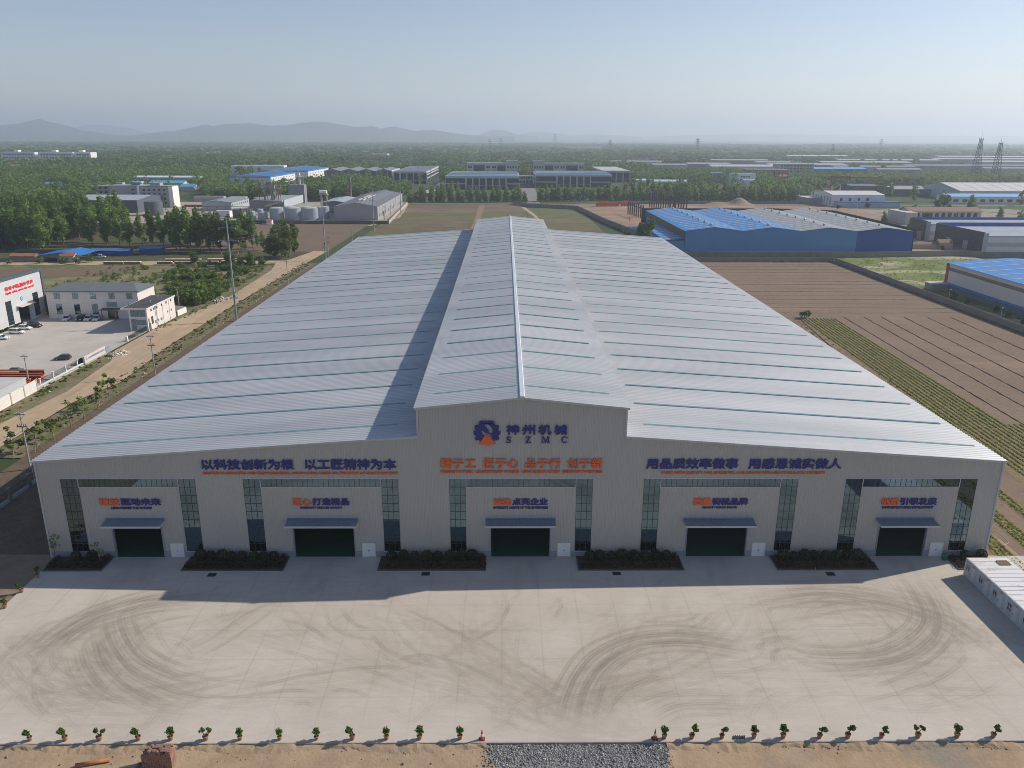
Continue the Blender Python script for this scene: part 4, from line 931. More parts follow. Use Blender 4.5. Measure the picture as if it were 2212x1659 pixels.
tag(mb.build('steel_pipe', M('rusty_pipe', (.38, .16, .06), .8, var=.2, scale=2), smooth=True), 'rusty orange steel pipe lying on the sandy dirt', 'pipe')
def stones(name, pts, sizes, mat, label, cat, zf):
    V = []; n = len(pts); dirs = np.array([(1, 0, 0), (-1, 0, 0), (0, 1, 0), (0, -1, 0), (0, 0, 1), (0, 0, -.6)], float)
    v = dirs[None] * sizes[:, None, None] * rng.uniform(.55, 1.3, (n, 6, 1)); a = rng.uniform(0, 6.28, n); c, s_ = np.cos(a), np.sin(a)
    x = v[:, :, 0] * c[:, None] - v[:, :, 1] * s_[:, None]; y = v[:, :, 0] * s_[:, None] + v[:, :, 1] * c[:, None]
    co = np.stack([x + pts[:, 0:1], y + pts[:, 1:2], v[:, :, 2] * .8 + zf + sizes[:, None] * .25], 2).reshape(-1, 3)
    t = np.array([(0, 2, 4), (2, 1, 4), (1, 3, 4), (3, 0, 4), (2, 0, 5), (1, 2, 5), (3, 1, 5), (0, 3, 5)])
    f = (np.arange(n)[:, None, None] * 6 + t[None]).reshape(-1, 3)
    o = bpy.data.objects.new(name, np_mesh(name, co, f, mat, np.repeat(rng.random(n), 6))); COL.objects.link(o); tag(o, label, cat, None, 'stuff'); return o
gst = leafmat('gravel_stone', (.15, .15, .15), (.52, .51, .49), 0.0)
n = 12000; px_ = rng.uniform(-4.8, 15.2, n); py_ = -39.95 - np.abs(rng.normal(0, 1.9, n)); 
ok = (py_ > -46) & ((px_ > -3.8 + rng.normal(0, .4, n)) & (px_ < 14.9 + rng.normal(0, .25, n)))
stones('gravel', np.stack([px_[ok], py_[ok]], 1), rng.gamma(2.2, .022, ok.sum()) + .018, gst, 'grey crushed-stone gravel of the ramp below the kerb', 'gravel', GZ + .05)
n = 700; px_ = np.concatenate([rng.normal(-4.3, .5, 150), rng.uniform(15, 56, 350), rng.uniform(-75, -5, 200)]); py_ = np.where(px_ > 15, -40.0 - np.abs(rng.normal(0, .5, n)), -40.1 - np.abs(rng.normal(0, 1.6, n)))
stones('rubble', np.stack([px_, py_], 1), rng.gamma(1.6, .03, n) + .015, leafmat('rubble_stone', (.16, .135, .10), (.42, .36, .28), 0.0), 'loose clods and stones scattered on the dirt below the kerb', 'rubble', GZ + .02)
def mound(pts_, mat, name='spoil', zf=GZ):
    pass
# soil heaped against the kerb
mb = MB(); xs = np.arange(-75, 80, .5); prev = None
for x in xs:
    if -4.4 < x < 14.9: prev = None; continue
    h = .10 + .07 * math.sin(x * .9) + random.uniform(0, .10); w = .9 + .35 * math.sin(x * .37) + random.uniform(-.15, .15)
    cur = [(x, -39.9, GZ + h + .05), (x, -39.9 - w * .5, GZ + .03 + h * .7 + random.uniform(0, .05)), (x, -39.9 - w, GZ + .021)]
    if prev: mb.add(prev + cur, [(0, 3, 4, 1), (1, 4, 5, 2)])
    prev = cur
struct('dirt_bank', mb, sand)
# ------------------------------------------------------------------ row of prefabricated site cabins
cabw = M('cabin_panel', (.50, .53, .56), .5, var=.05); cabr, nt, bs2, _o = new_mat('cabin_roof')
c = mix(nt, ramp(nt, noise(nt, .9, 5, .65, (.45, 1.1, 1)), [(.56, (0, 0, 0)), (.68, (1, 1, 1))]), (.72, .71, .69), (.50, .33, .17)); nt.links.new(c, bs2.inputs["Base Color"]); bs2.inputs["Roughness"].default_value = .5
cabf = M('cabin_frame', (.60, .63, .65), .5, var=.05); y1 = -5.6
for k in range(8):
    ya, yb = y1 - 3.38 * (k + 1) + .03, y1 - 3.38 * k; yc = (ya + yb) / 2; x0, x1 = 66.45, 72.55; h = 2.85
    e = empty('site_cabin', (x0, yc, 0), '%s white site cabin of the row, counted from the factory%s' % (ORD[k + 1], ', crate on its roof' if k == 0 else ''), 'site cabin', 'row of prefabricated site cabins')
    mb = MB(); mb.box(x0 + .04, x1 - .04, ya + .04, yb - .04, .12, h - .12); mb.build('wall', cabw, e)
    mb = MB()
    for xx in (x0, x1 - .16):
        for yy in (ya, yb - .16): mb.box(xx, xx + .16, yy, yy + .16, .02, h)
    for zz in ((.02, .17), (h - .2, h)):
        mb.box(x0 + .005, x0 + .15, ya + .161, yb - .161, *zz); mb.box(x1 - .15, x1 - .005, ya + .161, yb - .161, *zz)
        mb.box(x0 + .161, x1 - .161, ya + .005, ya + .15, *zz); mb.box(x0 + .161, x1 - .161, yb - .15, yb - .005, *zz)
    mb.build('frame', cabf, e)
    mb = MB(); mb.box(x0 + .12, x1 - .12, ya + .12, yb - .12, h - .118, h + .03)
    rf = mb.build('roof', cabr, e)
    mb = MB()
    for t in (.34, .62): mb.box(x0 + .2, x1 - .2, ya + 3.35 * t - .03, ya + 3.35 * t + .03, h + .031, h + .07)
    mb.build('roof_seam', steel_g, rf)
    w = win(e, 'W', yb - .85, 1.05, .9, 1.05, 2, 1, x0 + .035, glassdark, white)
    bars = MB()
    for i in range(4): bars.box(x0 - .06, x0 - .035, yb - 1.2 + i * .23, yb - 1.17 + i * .23, 1.05, 2.1)
    bars.build('window_bars', white, w) if False else bars.build('security_bars', white, e)
    mb = MB(); mb.box(x0 - .005, x0 + .038, yb - 2.55, yb - 1.65, .18, 2.25); d = mb.build('door', M('cabin_door', (.62, .64, .66), .5), e)
    mb = MB(); mb.box(x0 - .05, x0 - .006, yb - 1.82, yb - 1.76, 1.0, 1.2); mb.build('handle', black_m, d)
    mb = MB(); mb.box(x0 + .0, x0 + .036, yb - 2.35, yb - 1.95, 2.33, 2.48); mb.build('number_plate', M('faded_red', (.45, .2, .18), .6), e)
mb = MB(); X, Y, Z = 71.0, -7.3, 2.93
mb.box(X - .8, X + .8, Y - .6, Y - .5, Z, Z + .12); mb.box(X - .8, X + .8, Y + .5, Y + .6, Z, Z + .12); mb.box(X - .8, X - .7, Y - .49, Y + .49, Z, Z + .12); mb.box(X + .7, X + .8, Y - .49, Y + .49, Z, Z + .12)
for i in range(4): mb.box(X - .69, X + .69, Y - .42 + i * .26, Y - .3 + i * .26, Z + .02, Z + .1)
tag(mb.build('wooden_crate', M('weathered_wood', (.30, .22, .13), .9)), 'open wooden frame lying on the roof of the nearest-to-factory cabin', 'crate')
mb = MB(); mb.path([(76, 2, GZ + .12), (77.5, 1.0, GZ + .12), (78.2, 3.5, GZ + .12), (79.6, 4.5, GZ + .12), (80, 7, GZ + .12), (79.6, 8.5, GZ + .12)], .05, 5)
tag(mb.build('hose', M('pale_hose', (.5, .47, .4), .6)), 'long pale hose snaking over bare soil behind the cabins', 'hose')
tag(MB().lathe([(.02, 0), (.35, .02), (.42, .5), (.38, .95), (.1, 1.1)], (65.9, -1.2, .01), 14).build('green_bin', M('green_tarp', (.03, .15, .04), .7)), 'green covered heap standing beside the last white door', 'bin')

# ------------------------------------------------------------------ generic building parts
def walls(mb, x0, x1, y0, y1, h, hr=None, ridge='y', z=GZ, m=0):
    hr = hr or h; xm, ym = (x0 + x1) / 2, (y0 + y1) / 2
    if ridge == 'y':
        mb.prism([(x0, z), (x1, z), (x1, h), (xm, hr), (x0, h)], 'y', y0, y1, m)
    else:
        mb.prism([(y0, z), (y1, z), (y1, h), (ym, hr), (y0, h)], 'x', x0, x1, m)
def gable_roof(mb, x0, x1, y0, y1, h, hr, ridge='y', o=.4, t=.14, m=0):
    xm, ym = (x0 + x1) / 2, (y0 + y1) / 2
    if ridge == 'y':
        k = (hr - h) / (xm - x0); d = t
        mb.prism([(x0 - o, h - o * k + .03), (xm, hr + .03), (x1 + o, h - o * k + .03), (x1 + o, h - o * k + .03 + d), (xm, hr + .03 + d), (x0 - o, h - o * k + .03 + d)], 'y', y0 - o, y1 + o, m)
    else:
        k = (hr - h) / (ym - y0); d = t
        mb.prism([(y0 - o, h - o * k + .03), (ym, hr + .03), (y1 + o, h - o * k + .03), (y1 + o, h - o * k + .03 + d), (ym, hr + .03 + d), (y0 - o, h - o * k + .03 + d)], 'x', x0 - o, x1 + o, m)
def shed(name, label, cat, x0, x1, y0, y1, h, hr=None, ridge='y', wall=lightgrey, roof=greyroof, group=None, z=GZ, o=.4, stripes=None, sm=None, sp=9, vents=0):
    e = empty(name, ((x0 + x1) / 2, y0, z), label, cat, group)
    mb = MB(); walls(mb, x0, x1, y0, y1, h, hr, ridge, z); mb.build('wall', wall, e)
    if hr and hr > h:
        mb = MB(); gable_roof(mb, x0, x1, y0, y1, h, hr, ridge, o); r = mb.build('roof', roof, e)
    else:
        mb = MB(); mb.box(x0 - .15, x1 + .15, y0 - .15, y1 + .15, h + .001, h + .28)
        mb.build('parapet' if wall is roof else 'roof', roof, e); r = None
    if stripes and r:                                       # translucent strips down the slopes
        mb = MB(); xm, ym = (x0 + x1) / 2, (y0 + y1) / 2
        if ridge == 'y':
            for y in np.arange(y0 + sp / 2, y1, sp):
                for a, c in ((x0, xm), (x1, xm)):
                    mb.prism([(a + (c - a) * .06, h + (hr - h) * .06 + .18), (c - (c - a) * .06, hr - (hr - h) * .06 + .18), (c - (c - a) * .06, hr - (hr - h) * .06 + .23), (a + (c - a) * .06, h + (hr - h) * .06 + .23)], 'y', y, y + .5)
        else:
            for x in np.arange(x0 + sp / 2, x1, sp):
                for a, c in ((y0, ym), (y1, ym)):
                    mb.prism([(a + (c - a) * .06, h + (hr - h) * .06 + .18), (c - (c - a) * .06, hr - (hr - h) * .06 + .18), (c - (c - a) * .06, hr - (hr - h) * .06 + .23), (a + (c - a) * .06, h + (hr - h) * .06 + .23)], 'x', x, x + .5)
        mb.build('rooflight_strip', stripes, r)
    return e
def wrow(e, face, plane, a0, a1, n, z, w, h, nx=2, nz=2, glass=None, frame=None, split=False):
    for i in range(n):
        a = a0 + (a1 - a0) * ((i + .5) / n); win(e, face, a, z, w, h, nx, nz, plane, glass, frame, split)
def door_part(e, face, plane, a, w, h, mat, z=GZ, name='door'):
    mb = MB()
    if face in 'SN':
        s = -1 if face == 'S' else 1; mb.box(a - w / 2, a + w / 2, min(plane, plane + s * .06), max(plane, plane + s * .06), z + .02, z + h)
    else:
        s = 1 if face == 'E' else -1; mb.box(min(plane, plane + s * .06), max(plane, plane + s * .06), a - w / 2, a + w / 2, z + .02, z + h)
    return mb.build(name, mat, e)
stripe_m = M('rooflight_stripe', (.66, .72, .71), .5, var=.08)
stripe_r = M('pinkish_rooflight_stripe', (.74, .64, .60), .5, var=.08)
# ------------------------------------------------------------------ neighbouring works on the left: hall 3
e = empty('workshop_hall', (-190, 150, GZ), 'light grey hall with red lettering and a tall dark-edged front', 'workshop')
mb = MB(); X = -171.5
door_y = (161.2, 167.5)
for ya, yb, za, zb_ in ((118, 154.4, GZ, 15.7), (154.4, 157.7, 8.7, 15.7), (157.7, door_y[0], GZ, 15.7), (door_y[0], door_y[1], 5.5, 15.7), (door_y[1], 170.5, GZ, 15.7), (170.5, 173.8, 8.8, 15.7), (173.8, 177.2, GZ, 15.7)):
    mb.box(X - .3, X, ya, yb, za, zb_)
for a in (154.4, 170.5): mb.box(X - .3, X, a, a + 3.3, GZ, .4)
mb.box(-232, -231.7, 118, 177.2, GZ, 12); mb.box(-231.7, X - .31, 176.9, 177.2, GZ, 12); mb.box(-231.7, X - .31, 118, 118.3, GZ, 12)
mb.build('wall', M('pale_grey_composite', (.52, .535, .55), .5, var=.04), e)
mb = MB(); mb.box(X - 1.0, X + .35, 177.22, 178.4, GZ, 16.7); mb.box(X - 1.0, X + .35, 118, 177.2, 15.72, 16.7); mb.build('front_surround', darkgrey, e)
mb = MB(); mb.prism([(118, 11.9), (148, 14), (178, 11.9), (178, 12.1), (148, 14.25), (118, 12.1)], 'x', -232.3, X - 1.05); mb.build('roof', M('bright_blue_sheet', (.02, .22, .62), .5, var=.1), e)
mb = MB(); mb.box(X + .002, X + .08, 118, door_y[0] - .2, GZ, .55); mb.box(X + .002, X + .08, door_y[1] + .2, 177.2, GZ, .55); mb.build('plinth', white, e)
for a in (156.05, 172.15): win(e, 'E', a, .42, 3.25, 8.3, 1, 7, X - .02, glassdark, mullion)
mb = MB(); mb.prism([(X + .01, 5.95), (X + 1.9, 5.75), (X + 1.9, 5.9), (X + .01, 6.2)], 'y', 160.3, 168.9); mb.build('door_canopy', M('cream_canopy', (.55, .50, .42), .6), e)
part('dark_backing', black_m, e, (X - 6, X - 5.9, 160, 169, GZ, 5.6))  # black panel standing in for the unlit space behind the doorway
mb = MB(); mb.box(X + .01, X + .07, 168.6, 169.8, .8, 3.2); mb.build('notice_board', M('blue_white_board', (.5, .65, .8), .5), e)
redlet = M('red_lettering', (.72, .02, .035), .5, var=.05)
s = empty('wall_sign', (X, 164, 12), 'red Chinese and English lettering on the light grey hall', 'sign')
text_mesh('lettering', '装备中国,服务世界', 155.5, 172.2, 12.15, 13.55, X + .03, redlet, s, .02, .12, 0, 'E')
text_mesh('caption_lettering', 'Equip china, serve the world', 155.5, 172.2, 10.75, 11.75, X + .03, redlet, s, .03, .12, .15, 'E')
s = empty('number_sign', (X, 163.9, 8.2), 'round blue number plate above the gate of the grey hall', 'sign')
mb = MB(); n = 20; vs = [(X + .02 + d, 163.9 + .75 * math.cos(6.2832 * i / n), 8.2 + .75 * math.sin(6.2832 * i / n)) for d in (0, .08) for i in range(n)]
mb.add(vs, [tuple(range(n)), tuple(range(2 * n - 1, n - 1, -1))] + [(i, (i + 1) % n, (i + 1) % n + n, i + n) for i in range(n)]); mb.build('disc', M('sign_blue', (.03, .28, .70), .5), s)
text_mesh('digit', '3', 163.62, 164.18, 7.8, 8.6, X + .103, white, s, .03, .03, 0, 'E')
# link block with yellow stair
e = shed('link_block', 'small grey link block with dark flat roof between lettered hall and white office', 'building', -171, -166.6, 177.6, 183, 6.2, None, wall=M('grey_render', (.36, .35, .34), .8), roof=darkgrey)  # walls in one even mid grey render
win(e, 'S', -168.9, 3.3, 1.9, 1.9, 2, 2, 177.6, glassdark, white)
mb = MB()
for i in range(9): mb.box(-170.4 + i * .4, -170.0 + i * .4, 174.6, 175.6, -.1 + i * .36, .02 + i * .36)
mb.box(-166.8, -166.65, 174.5, 177.5, 2.9, 3.05)
tag(mb.build('steel_stair', yellow_m), 'yellow steel stair beside the white office building', 'stair')
# two-storey office
tile, nt, bs2, _o = new_mat('pale_wall_tiles')
bt = nt.nodes.new("ShaderNodeTexBrick"); g_ = nt.nodes.new("ShaderNodeNewGeometry"); mp = nt.nodes.new("ShaderNodeMapping"); mp.vector_type = 'POINT'
sep = nt.nodes.new("ShaderNodeSeparateXYZ"); cmb = nt.nodes.new("ShaderNodeCombineXYZ"); ad = nt.nodes.new("ShaderNodeMath"); ad.operation = 'ADD'
nt.links.new(g_.outputs["Position"], sep.inputs[0]); nt.links.new(sep.outputs[0], ad.inputs[0]); nt.links.new(sep.outputs[1], ad.inputs[1]); nt.links.new(ad.outputs[0], cmb.inputs[0]); nt.links.new(sep.outputs[2], cmb.inputs[1])
nt.links.new(cmb.outputs[0], bt.inputs["Vector"]); bt.offset = 0; bt.inputs["Scale"].default_value = 1; bt.inputs["Brick Width"].default_value = .9; bt.inputs["Row Height"].default_value = .6; bt.inputs["Mortar Size"].default_value = .025
bt.inputs["Color1"].default_value = (.74, .71, .67, 1); bt.inputs["Color2"].default_value = (.69, .66, .62, 1); bt.inputs["Mortar"].default_value = (.45, .43, .41, 1)
nt.links.new(mix(nt, .3, bt.outputs[0], ramp(nt, noise(nt, .3, 5), [(.3, (.60, .57, .54)), (.7, (.76, .73, .69))])), bs2.inputs["Base Color"]); bs2.inputs["Roughness"].default_value = .5
e = empty('office_building', (-149.5, 169, GZ), 'two-storey pale tiled office with a slate-grey hipped roof and four cars in front', 'office')
part('wall', tile, e, (-165.8, -133.4, 169, 183, GZ, 9.6))
mb = MB(); x0, x1, y0, y1 = -166.5, -132.7, 168.3, 183.7
mb.add([(x0, y0, 9.62), (x1, y0, 9.62), (x1, y1, 9.62), (x0, y1, 9.62), (-162, 176, 11.7), (-137.5, 176, 11.7), (x0, y0, 9.9), (x1, y0, 9.9), (x1, y1, 9.9), (x0, y1, 9.9)],
       [(3, 2, 1, 0), (0, 1, 7, 6), (1, 2, 8, 7), (2, 3, 9, 8), (3, 0, 6, 9), (6, 7, 5, 4), (7, 8, 5), (8, 9, 4, 5), (9, 6, 4)])
r = mb.build('roof', M('slate_grey_tile_sheet', (.13, .15, .165), .55, var=.08), e)
mb = MB()
for i in range(1, 60):
    x = x0 + i * .56; t = .0 if x < -162 else 1
    yt, zt = (176, 11.7) if -162 <= x <= -137.5 else ((y0 + (176 - y0) * ((x - x0) / 4.5), 9.9 + 1.8 * ((x - x0) / 4.5)) if x < -162 else (y0 + (176 - y0) * ((x1 - x) / 4.8), 9.9 + 1.8 * ((x1 - x) / 4.8)))
    mb.tube((x, y0, 9.93), (x, yt, zt + .03), .05, .05, 3)
mb.build('roof_rib', M('slate_rib', (.16, .18, .195), .55), r)
for x in (-162, -155.5, -149.2, -142.6, -136.3): win(e, 'S', x, 7.05, 2.05, 2.2, 2, 3, 169, coated)
for x in (-161.8, -155.4, -149.1): win(e, 'S', x, 1.45, 2.05, 3.8, 2, 4, 169, coated)
win(e, 'S', -142.9, 4.2, 3.7, 1.7, 3, 2, 169, coated); win(e, 'S', -136.2, 1.45, 2.0, 3.8, 2, 4, 169, coated)
door_part(e, 'S', 168.99, -143.0, 3.6, 3.3, glassdark, z=-.2)
mb = MB(); mb.prism([(165.9, 3.45), (168.98, 3.6), (168.98, 3.8), (165.9, 3.6)], 'x', -146.3, -140); mb.box(-145.6, -145.4, 166, 166.2, GZ, 3.42); mb.box(-140.9, -140.7, 166, 166.2, GZ, 3.42); mb.build('porch', darkgrey, e)
# guardhouse
e = empty('guardhouse', (-126.3, 150, GZ), 'white flat-roofed gatehouse with a dark roof and overhanging upper room beside the dirt road', 'gatehouse')
mb = MB(); mb.box(-128.4, -122.3, 150.2, 173, 4.0, 7.25); mb.box(-126.9, -122.3, 151.6, 173, GZ, 3.998); mb.build('wall', tile, e)
mb = MB(); mb.box(-128.4, -128.0, 150.2, 150.7, GZ, 3.99); mb.box(-122.8, -122.35, 150.2, 150.7, GZ, 3.99); mb.build('column', white, e)
mb = MB(); mb.box(-130.7, -121.9, 149.6, 173.4, 7.26, 7.6); mb.build('roof_slab', white, e)
mb = MB(); mb.box(-130.4, -122.2, 149.9, 173.1, 7.601, 7.64); rr = mb.build('roof_felt', M('dark_roof_felt', (.075, .072, .07), .9, var=.3), e)
mb = MB()
for x, y in ((-125, 160), (-123.6, 166), (-126.5, 169.5)): mb.lathe([(.1, 0), (.1, .5), (.22, .55), (.22, .75), (.02, .85)], (x, y, 7.641), 10)
mb.build('roof_vent', steel_g, rr)
win(e, 'S', -125.3, 4.8, 4.9, 2.2, 4, 1, 150.2, coated); win(e, 'S', -125.0, 1.7, 3.6, 1.6, 3, 1, 151.6, coated); win(e, 'W', 151.6, 4.8, 2.0, 2.2, 2, 1, -128.4, coated)
for i, y in enumerate((152.6, 154.8, 157.2, 161.2, 165.0, 169.0)): win(e, 'E', y + 1, 5.9 if i < 4 else 6.0, 1.0, .9, 1, 1, -122.3, glassdark, white)
for y in (166.5, 169.6): win(e, 'E', y, 2.7, .8, .8, 1, 1, -122.3, glassdark, white)
door_part(e, 'E', -122.29, 151.6, 1.2, 2.6, darkgrey)
mb = MB()
for i in range(3): mb.box(-122.29, -122.2, 153.0 + i * .55, 153.25 + i * .55, 1.6, 4.2)
mb.build('louvre', black_m, e)
mb = MB()
for y, z in ((155.8, 1.6), (157.2, 1.6), (160.3, 1.5)): mb.box(-122.29, -121.9, y, y + .9, z, z + .75)
mb.build('air_conditioner', M('ac_unit', (.45, .44, .42), .6), e)
mb = MB()
for y in (156.6, 162.5, 168): mb.tube((-122.24, y, GZ), (-122.24, y, 7.2), .06, .06, 6)
mb.build('downpipe', steel_g, e)
def wall_thing(name, label, cat, pts, h, t, mat, group=None, posts=None, pmat=None, ph=.15, z=GZ, cap=None):
    """free-standing wall along a polyline of (x,y); posts every `posts` metres"""
    e = empty(name, (pts[0][0], pts[0][1], z), label, cat, group); mb = MB(); pm = MB(); cm = MB()
    for (xa, ya), (xb, yb) in zip(pts[:-1], pts[1:]):
        d = Vector((xb - xa, yb - ya)); L = d.length; d.normalize(); n = Vector((-d.y, d.x)) * t / 2
        mb.prism([(xa - n.x, ya - n.y), (xb - n.x, yb - n.y), (xb + n.x, yb + n.y), (xa + n.x, ya + n.y)], 'z', z, z + h)
        if cap:
            q = n * 1.5; cm.prism([(xa - q.x, ya - q.y), (xb - q.x, yb - q.y), (xb + q.x, yb + q.y), (xa + q.x, ya + q.y)], 'z', z + h + .001, z + h + .14)
        if posts:
            for i in range(int(L / posts) + 1):
                px_, py_ = xa + d.x * i * posts, ya + d.y * i * posts; pm.box(px_ - t * .8, px_ + t * .8, py_ - t * .8, py_ + t * .8, z, z + h + ph)
    mb.build('wall_panel', mat, e)
    if posts: pm.build('post', pmat or mat, e)
    if cap: cm.build('coping', cap, e)
    return e
wall_thing('boundary_wall', 'white yard wall joining the gatehouse beyond its far end', 'wall', [(-121.9, 173.6), (-121.2, 180), (-128, 183)], 2.2, .25, white)
# sliding gate, sign wall, low wall with railing
e = empty('sliding_gate', (-123.1, 143, GZ), 'black folding retractable gate drawn back beside the gatehouse', 'gate')
mb = MB()
for i in range(22):
    y = 136 + i * .66
    mb.box(-123.3, -123.22, y, y + .06, z0 + .3, 1.5); mb.box(-122.9, -122.82, y, y + .06, z0 + .3, 1.5)
    mb.tube((-123.26, y, .1), (-123.26, y + .66, 1.4), .025, .025, 4); mb.tube((-122.86, y, 1.4), (-122.86, y + .66, .1), .025, .025, 4); mb.box(-123.3, -122.82, y, y + .05, 1.42, 1.5)
mb.build('lattice', black_m, e); part('gate_head', white, e, (-123.45, -122.7, 135.3, 135.9, z0 + .25, 1.65))
part('gate_rail', steel_g, e, (-123.2, -122.95, 123.5, 135, z0 + .225, z0 + .25))
e = empty('sign_wall', (-122.7, 115, GZ), 'pinkish-white entrance sign wall with grey brush lettering beside the dirt road', 'sign wall')
pinkw = M('pinkish_stone_panel', (.60, .55, .53), .5, var=.05)
part('panel', pinkw, e, (-123.1, -122.6, 108.5, 120.7, .3, 2.35)); part('base', M('rubble_stone_wall', (.36, .34, .31), .9, var=.3, scale=1.5, bmp=.5), e, (-123.2, -122.5, 108.5, 121, GZ, .299))
part('side_pier', plinth_m, e, (-123.0, -122.6, 121.0, 123.6, .0, 1.5))
text_mesh('lettering', '山东海特智能装备有限公司', 110.6, 120.2, 1.15, 1.75, -122.597, M('grey_blue_lettering', (.24, .25, .36), .6), e, .012, .05, .25, 'E')
mb = MB(); cyx, czx = 109.6, 1.45
for k in range(18):
    a = .6 + k * .29; b2 = a + .29
    if k in (0,): continue
    mb.add([(-122.55, cyx + r_ * math.cos(q), czx + r_ * math.sin(q)) for q, r_ in ((a, .42), (b2, .42), (b2, .30), (a, .30))], [(0, 1, 2, 3)])
mb.box(-122.58, -122.54, cyx - .25, cyx + .5, czx - .06, czx + .06); mb.build('emblem', M('grey_blue_lettering', (.24, .25, .36), .6), e)
e = wall_thing('low_wall', 'low stone wall with white coping and slender white piers along the neighbour yard', 'wall', [(-123.4, 85.5), (-123.2, 108.3)], .75, .4, MATS['rubble_stone_wall'], cap=white)
mb = MB()
for y in (87, 93.2, 99.5, 105.6): mb.box(-123.5, -123.2, y, y + .3, .6, 2.3); mb.box(-123.58, -123.12, y - .08, y + .38, 2.301, 2.42)
mb.build('pier', white, e)
mb = MB()
for ya, yb in ((87.4, 93.1), (93.6, 99.4), (99.9, 105.5)):
    mb.box(-123.37, -123.33, ya, yb, 2.0, 2.06); mb.box(-123.37, -123.33, ya, yb, .85, .9)
    for y in np.arange(ya, yb, .22): mb.box(-123.365, -123.335, y, y + .025, .9, 2.0)
mb.build('railing', black_m, e)
wall_thing('boundary_wall', 'tall pale block wall along the neighbour yard and dirt road', 'wall', [(-122.8, 40), (-123.0, 84.9)], 3.05, .25, tile, posts=5.6, pmat=M('wall_joint', (.40, .37, .34), .8), ph=.02)
# steel girders in the yard
for i, (y, m_, lb, dx) in enumerate(((98.2, rust_m, 'dark red steel girder farthest from the wall in the neighbour yard', 0), (96.6, yellow_m, 'long yellow steel girder among the red ones', -6), (95.0, rust_m, 'red steel girder just behind the front one in the yard', 1), (93.0, rust_m, 'front red steel girder nearest the low wall', 2))):
    e = empty('steel_girder', (-150, y, z0 + .2), lb, 'girder', 'steel girders stacked in the neighbour yard'); mb = MB()
    xa, xb = -175, -128.5 + dx; zz = z0 + .5
    mb.box(xa, xb, y - .55, y + .55, zz, zz + .07); mb.box(xa, xb, y - .55, y + .55, zz + 1.15, zz + 1.22); mb.box(xa, xb, y - .05, y + .05, zz + .071, zz + 1.149)
    for x in np.arange(xa + 2, xb, 4): mb.box(x, x + .05, y - .5, y - .051, zz + .071, zz + 1.149)
    mb.build('beam', m_, e)
    mb = MB()
    for x in np.arange(xa + 3, xb, 9): mb.box(x, x + .4, y - .5, y + .5, z0 + .22, zz - .001)
    mb.build('timber_block', M('timber_block', (.25, .19, .12), .9), e)
mb = MB()
for i in range(16):
    a = random.uniform(0, 3.1); x, y = random.uniform(-129.5, -125.6), random.uniform(89, 95); L = random.uniform(.8, 1.8)
    mb.tube((x - L * math.cos(a), y - L * math.sin(a), random.uniform(.1, .5)), (x + L * math.cos(a), y + L * math.sin(a), random.uniform(.3, 1.1)), .13, .13, 4)
tag(mb.build('scrap_steel', M('orange_red_steel', (.45, .09, .035), .75, var=.25)), 'tangle of orange-red steel offcuts behind the railing', 'scrap steel')
e = shed('yard_shed', 'low shed with a pale flat roof behind the tall block wall', 'shed', -152, -126.5, 70, 86.5, 2.6, None, wall=lightgrey, roof=M('pale_flat_roof', (.50, .49, .47), .7))
tag(MB().box(-140, -136.5, 101, 102.4, z0 + .23, .7).box(-139.6, -137.4, 101.2, 102.2, .701, 1.05).build('covered_machine', M('teal_tarp', (.03, .17, .16), .7)), 'low teal tarpaulin-covered machine in the neighbour yard', 'machine')
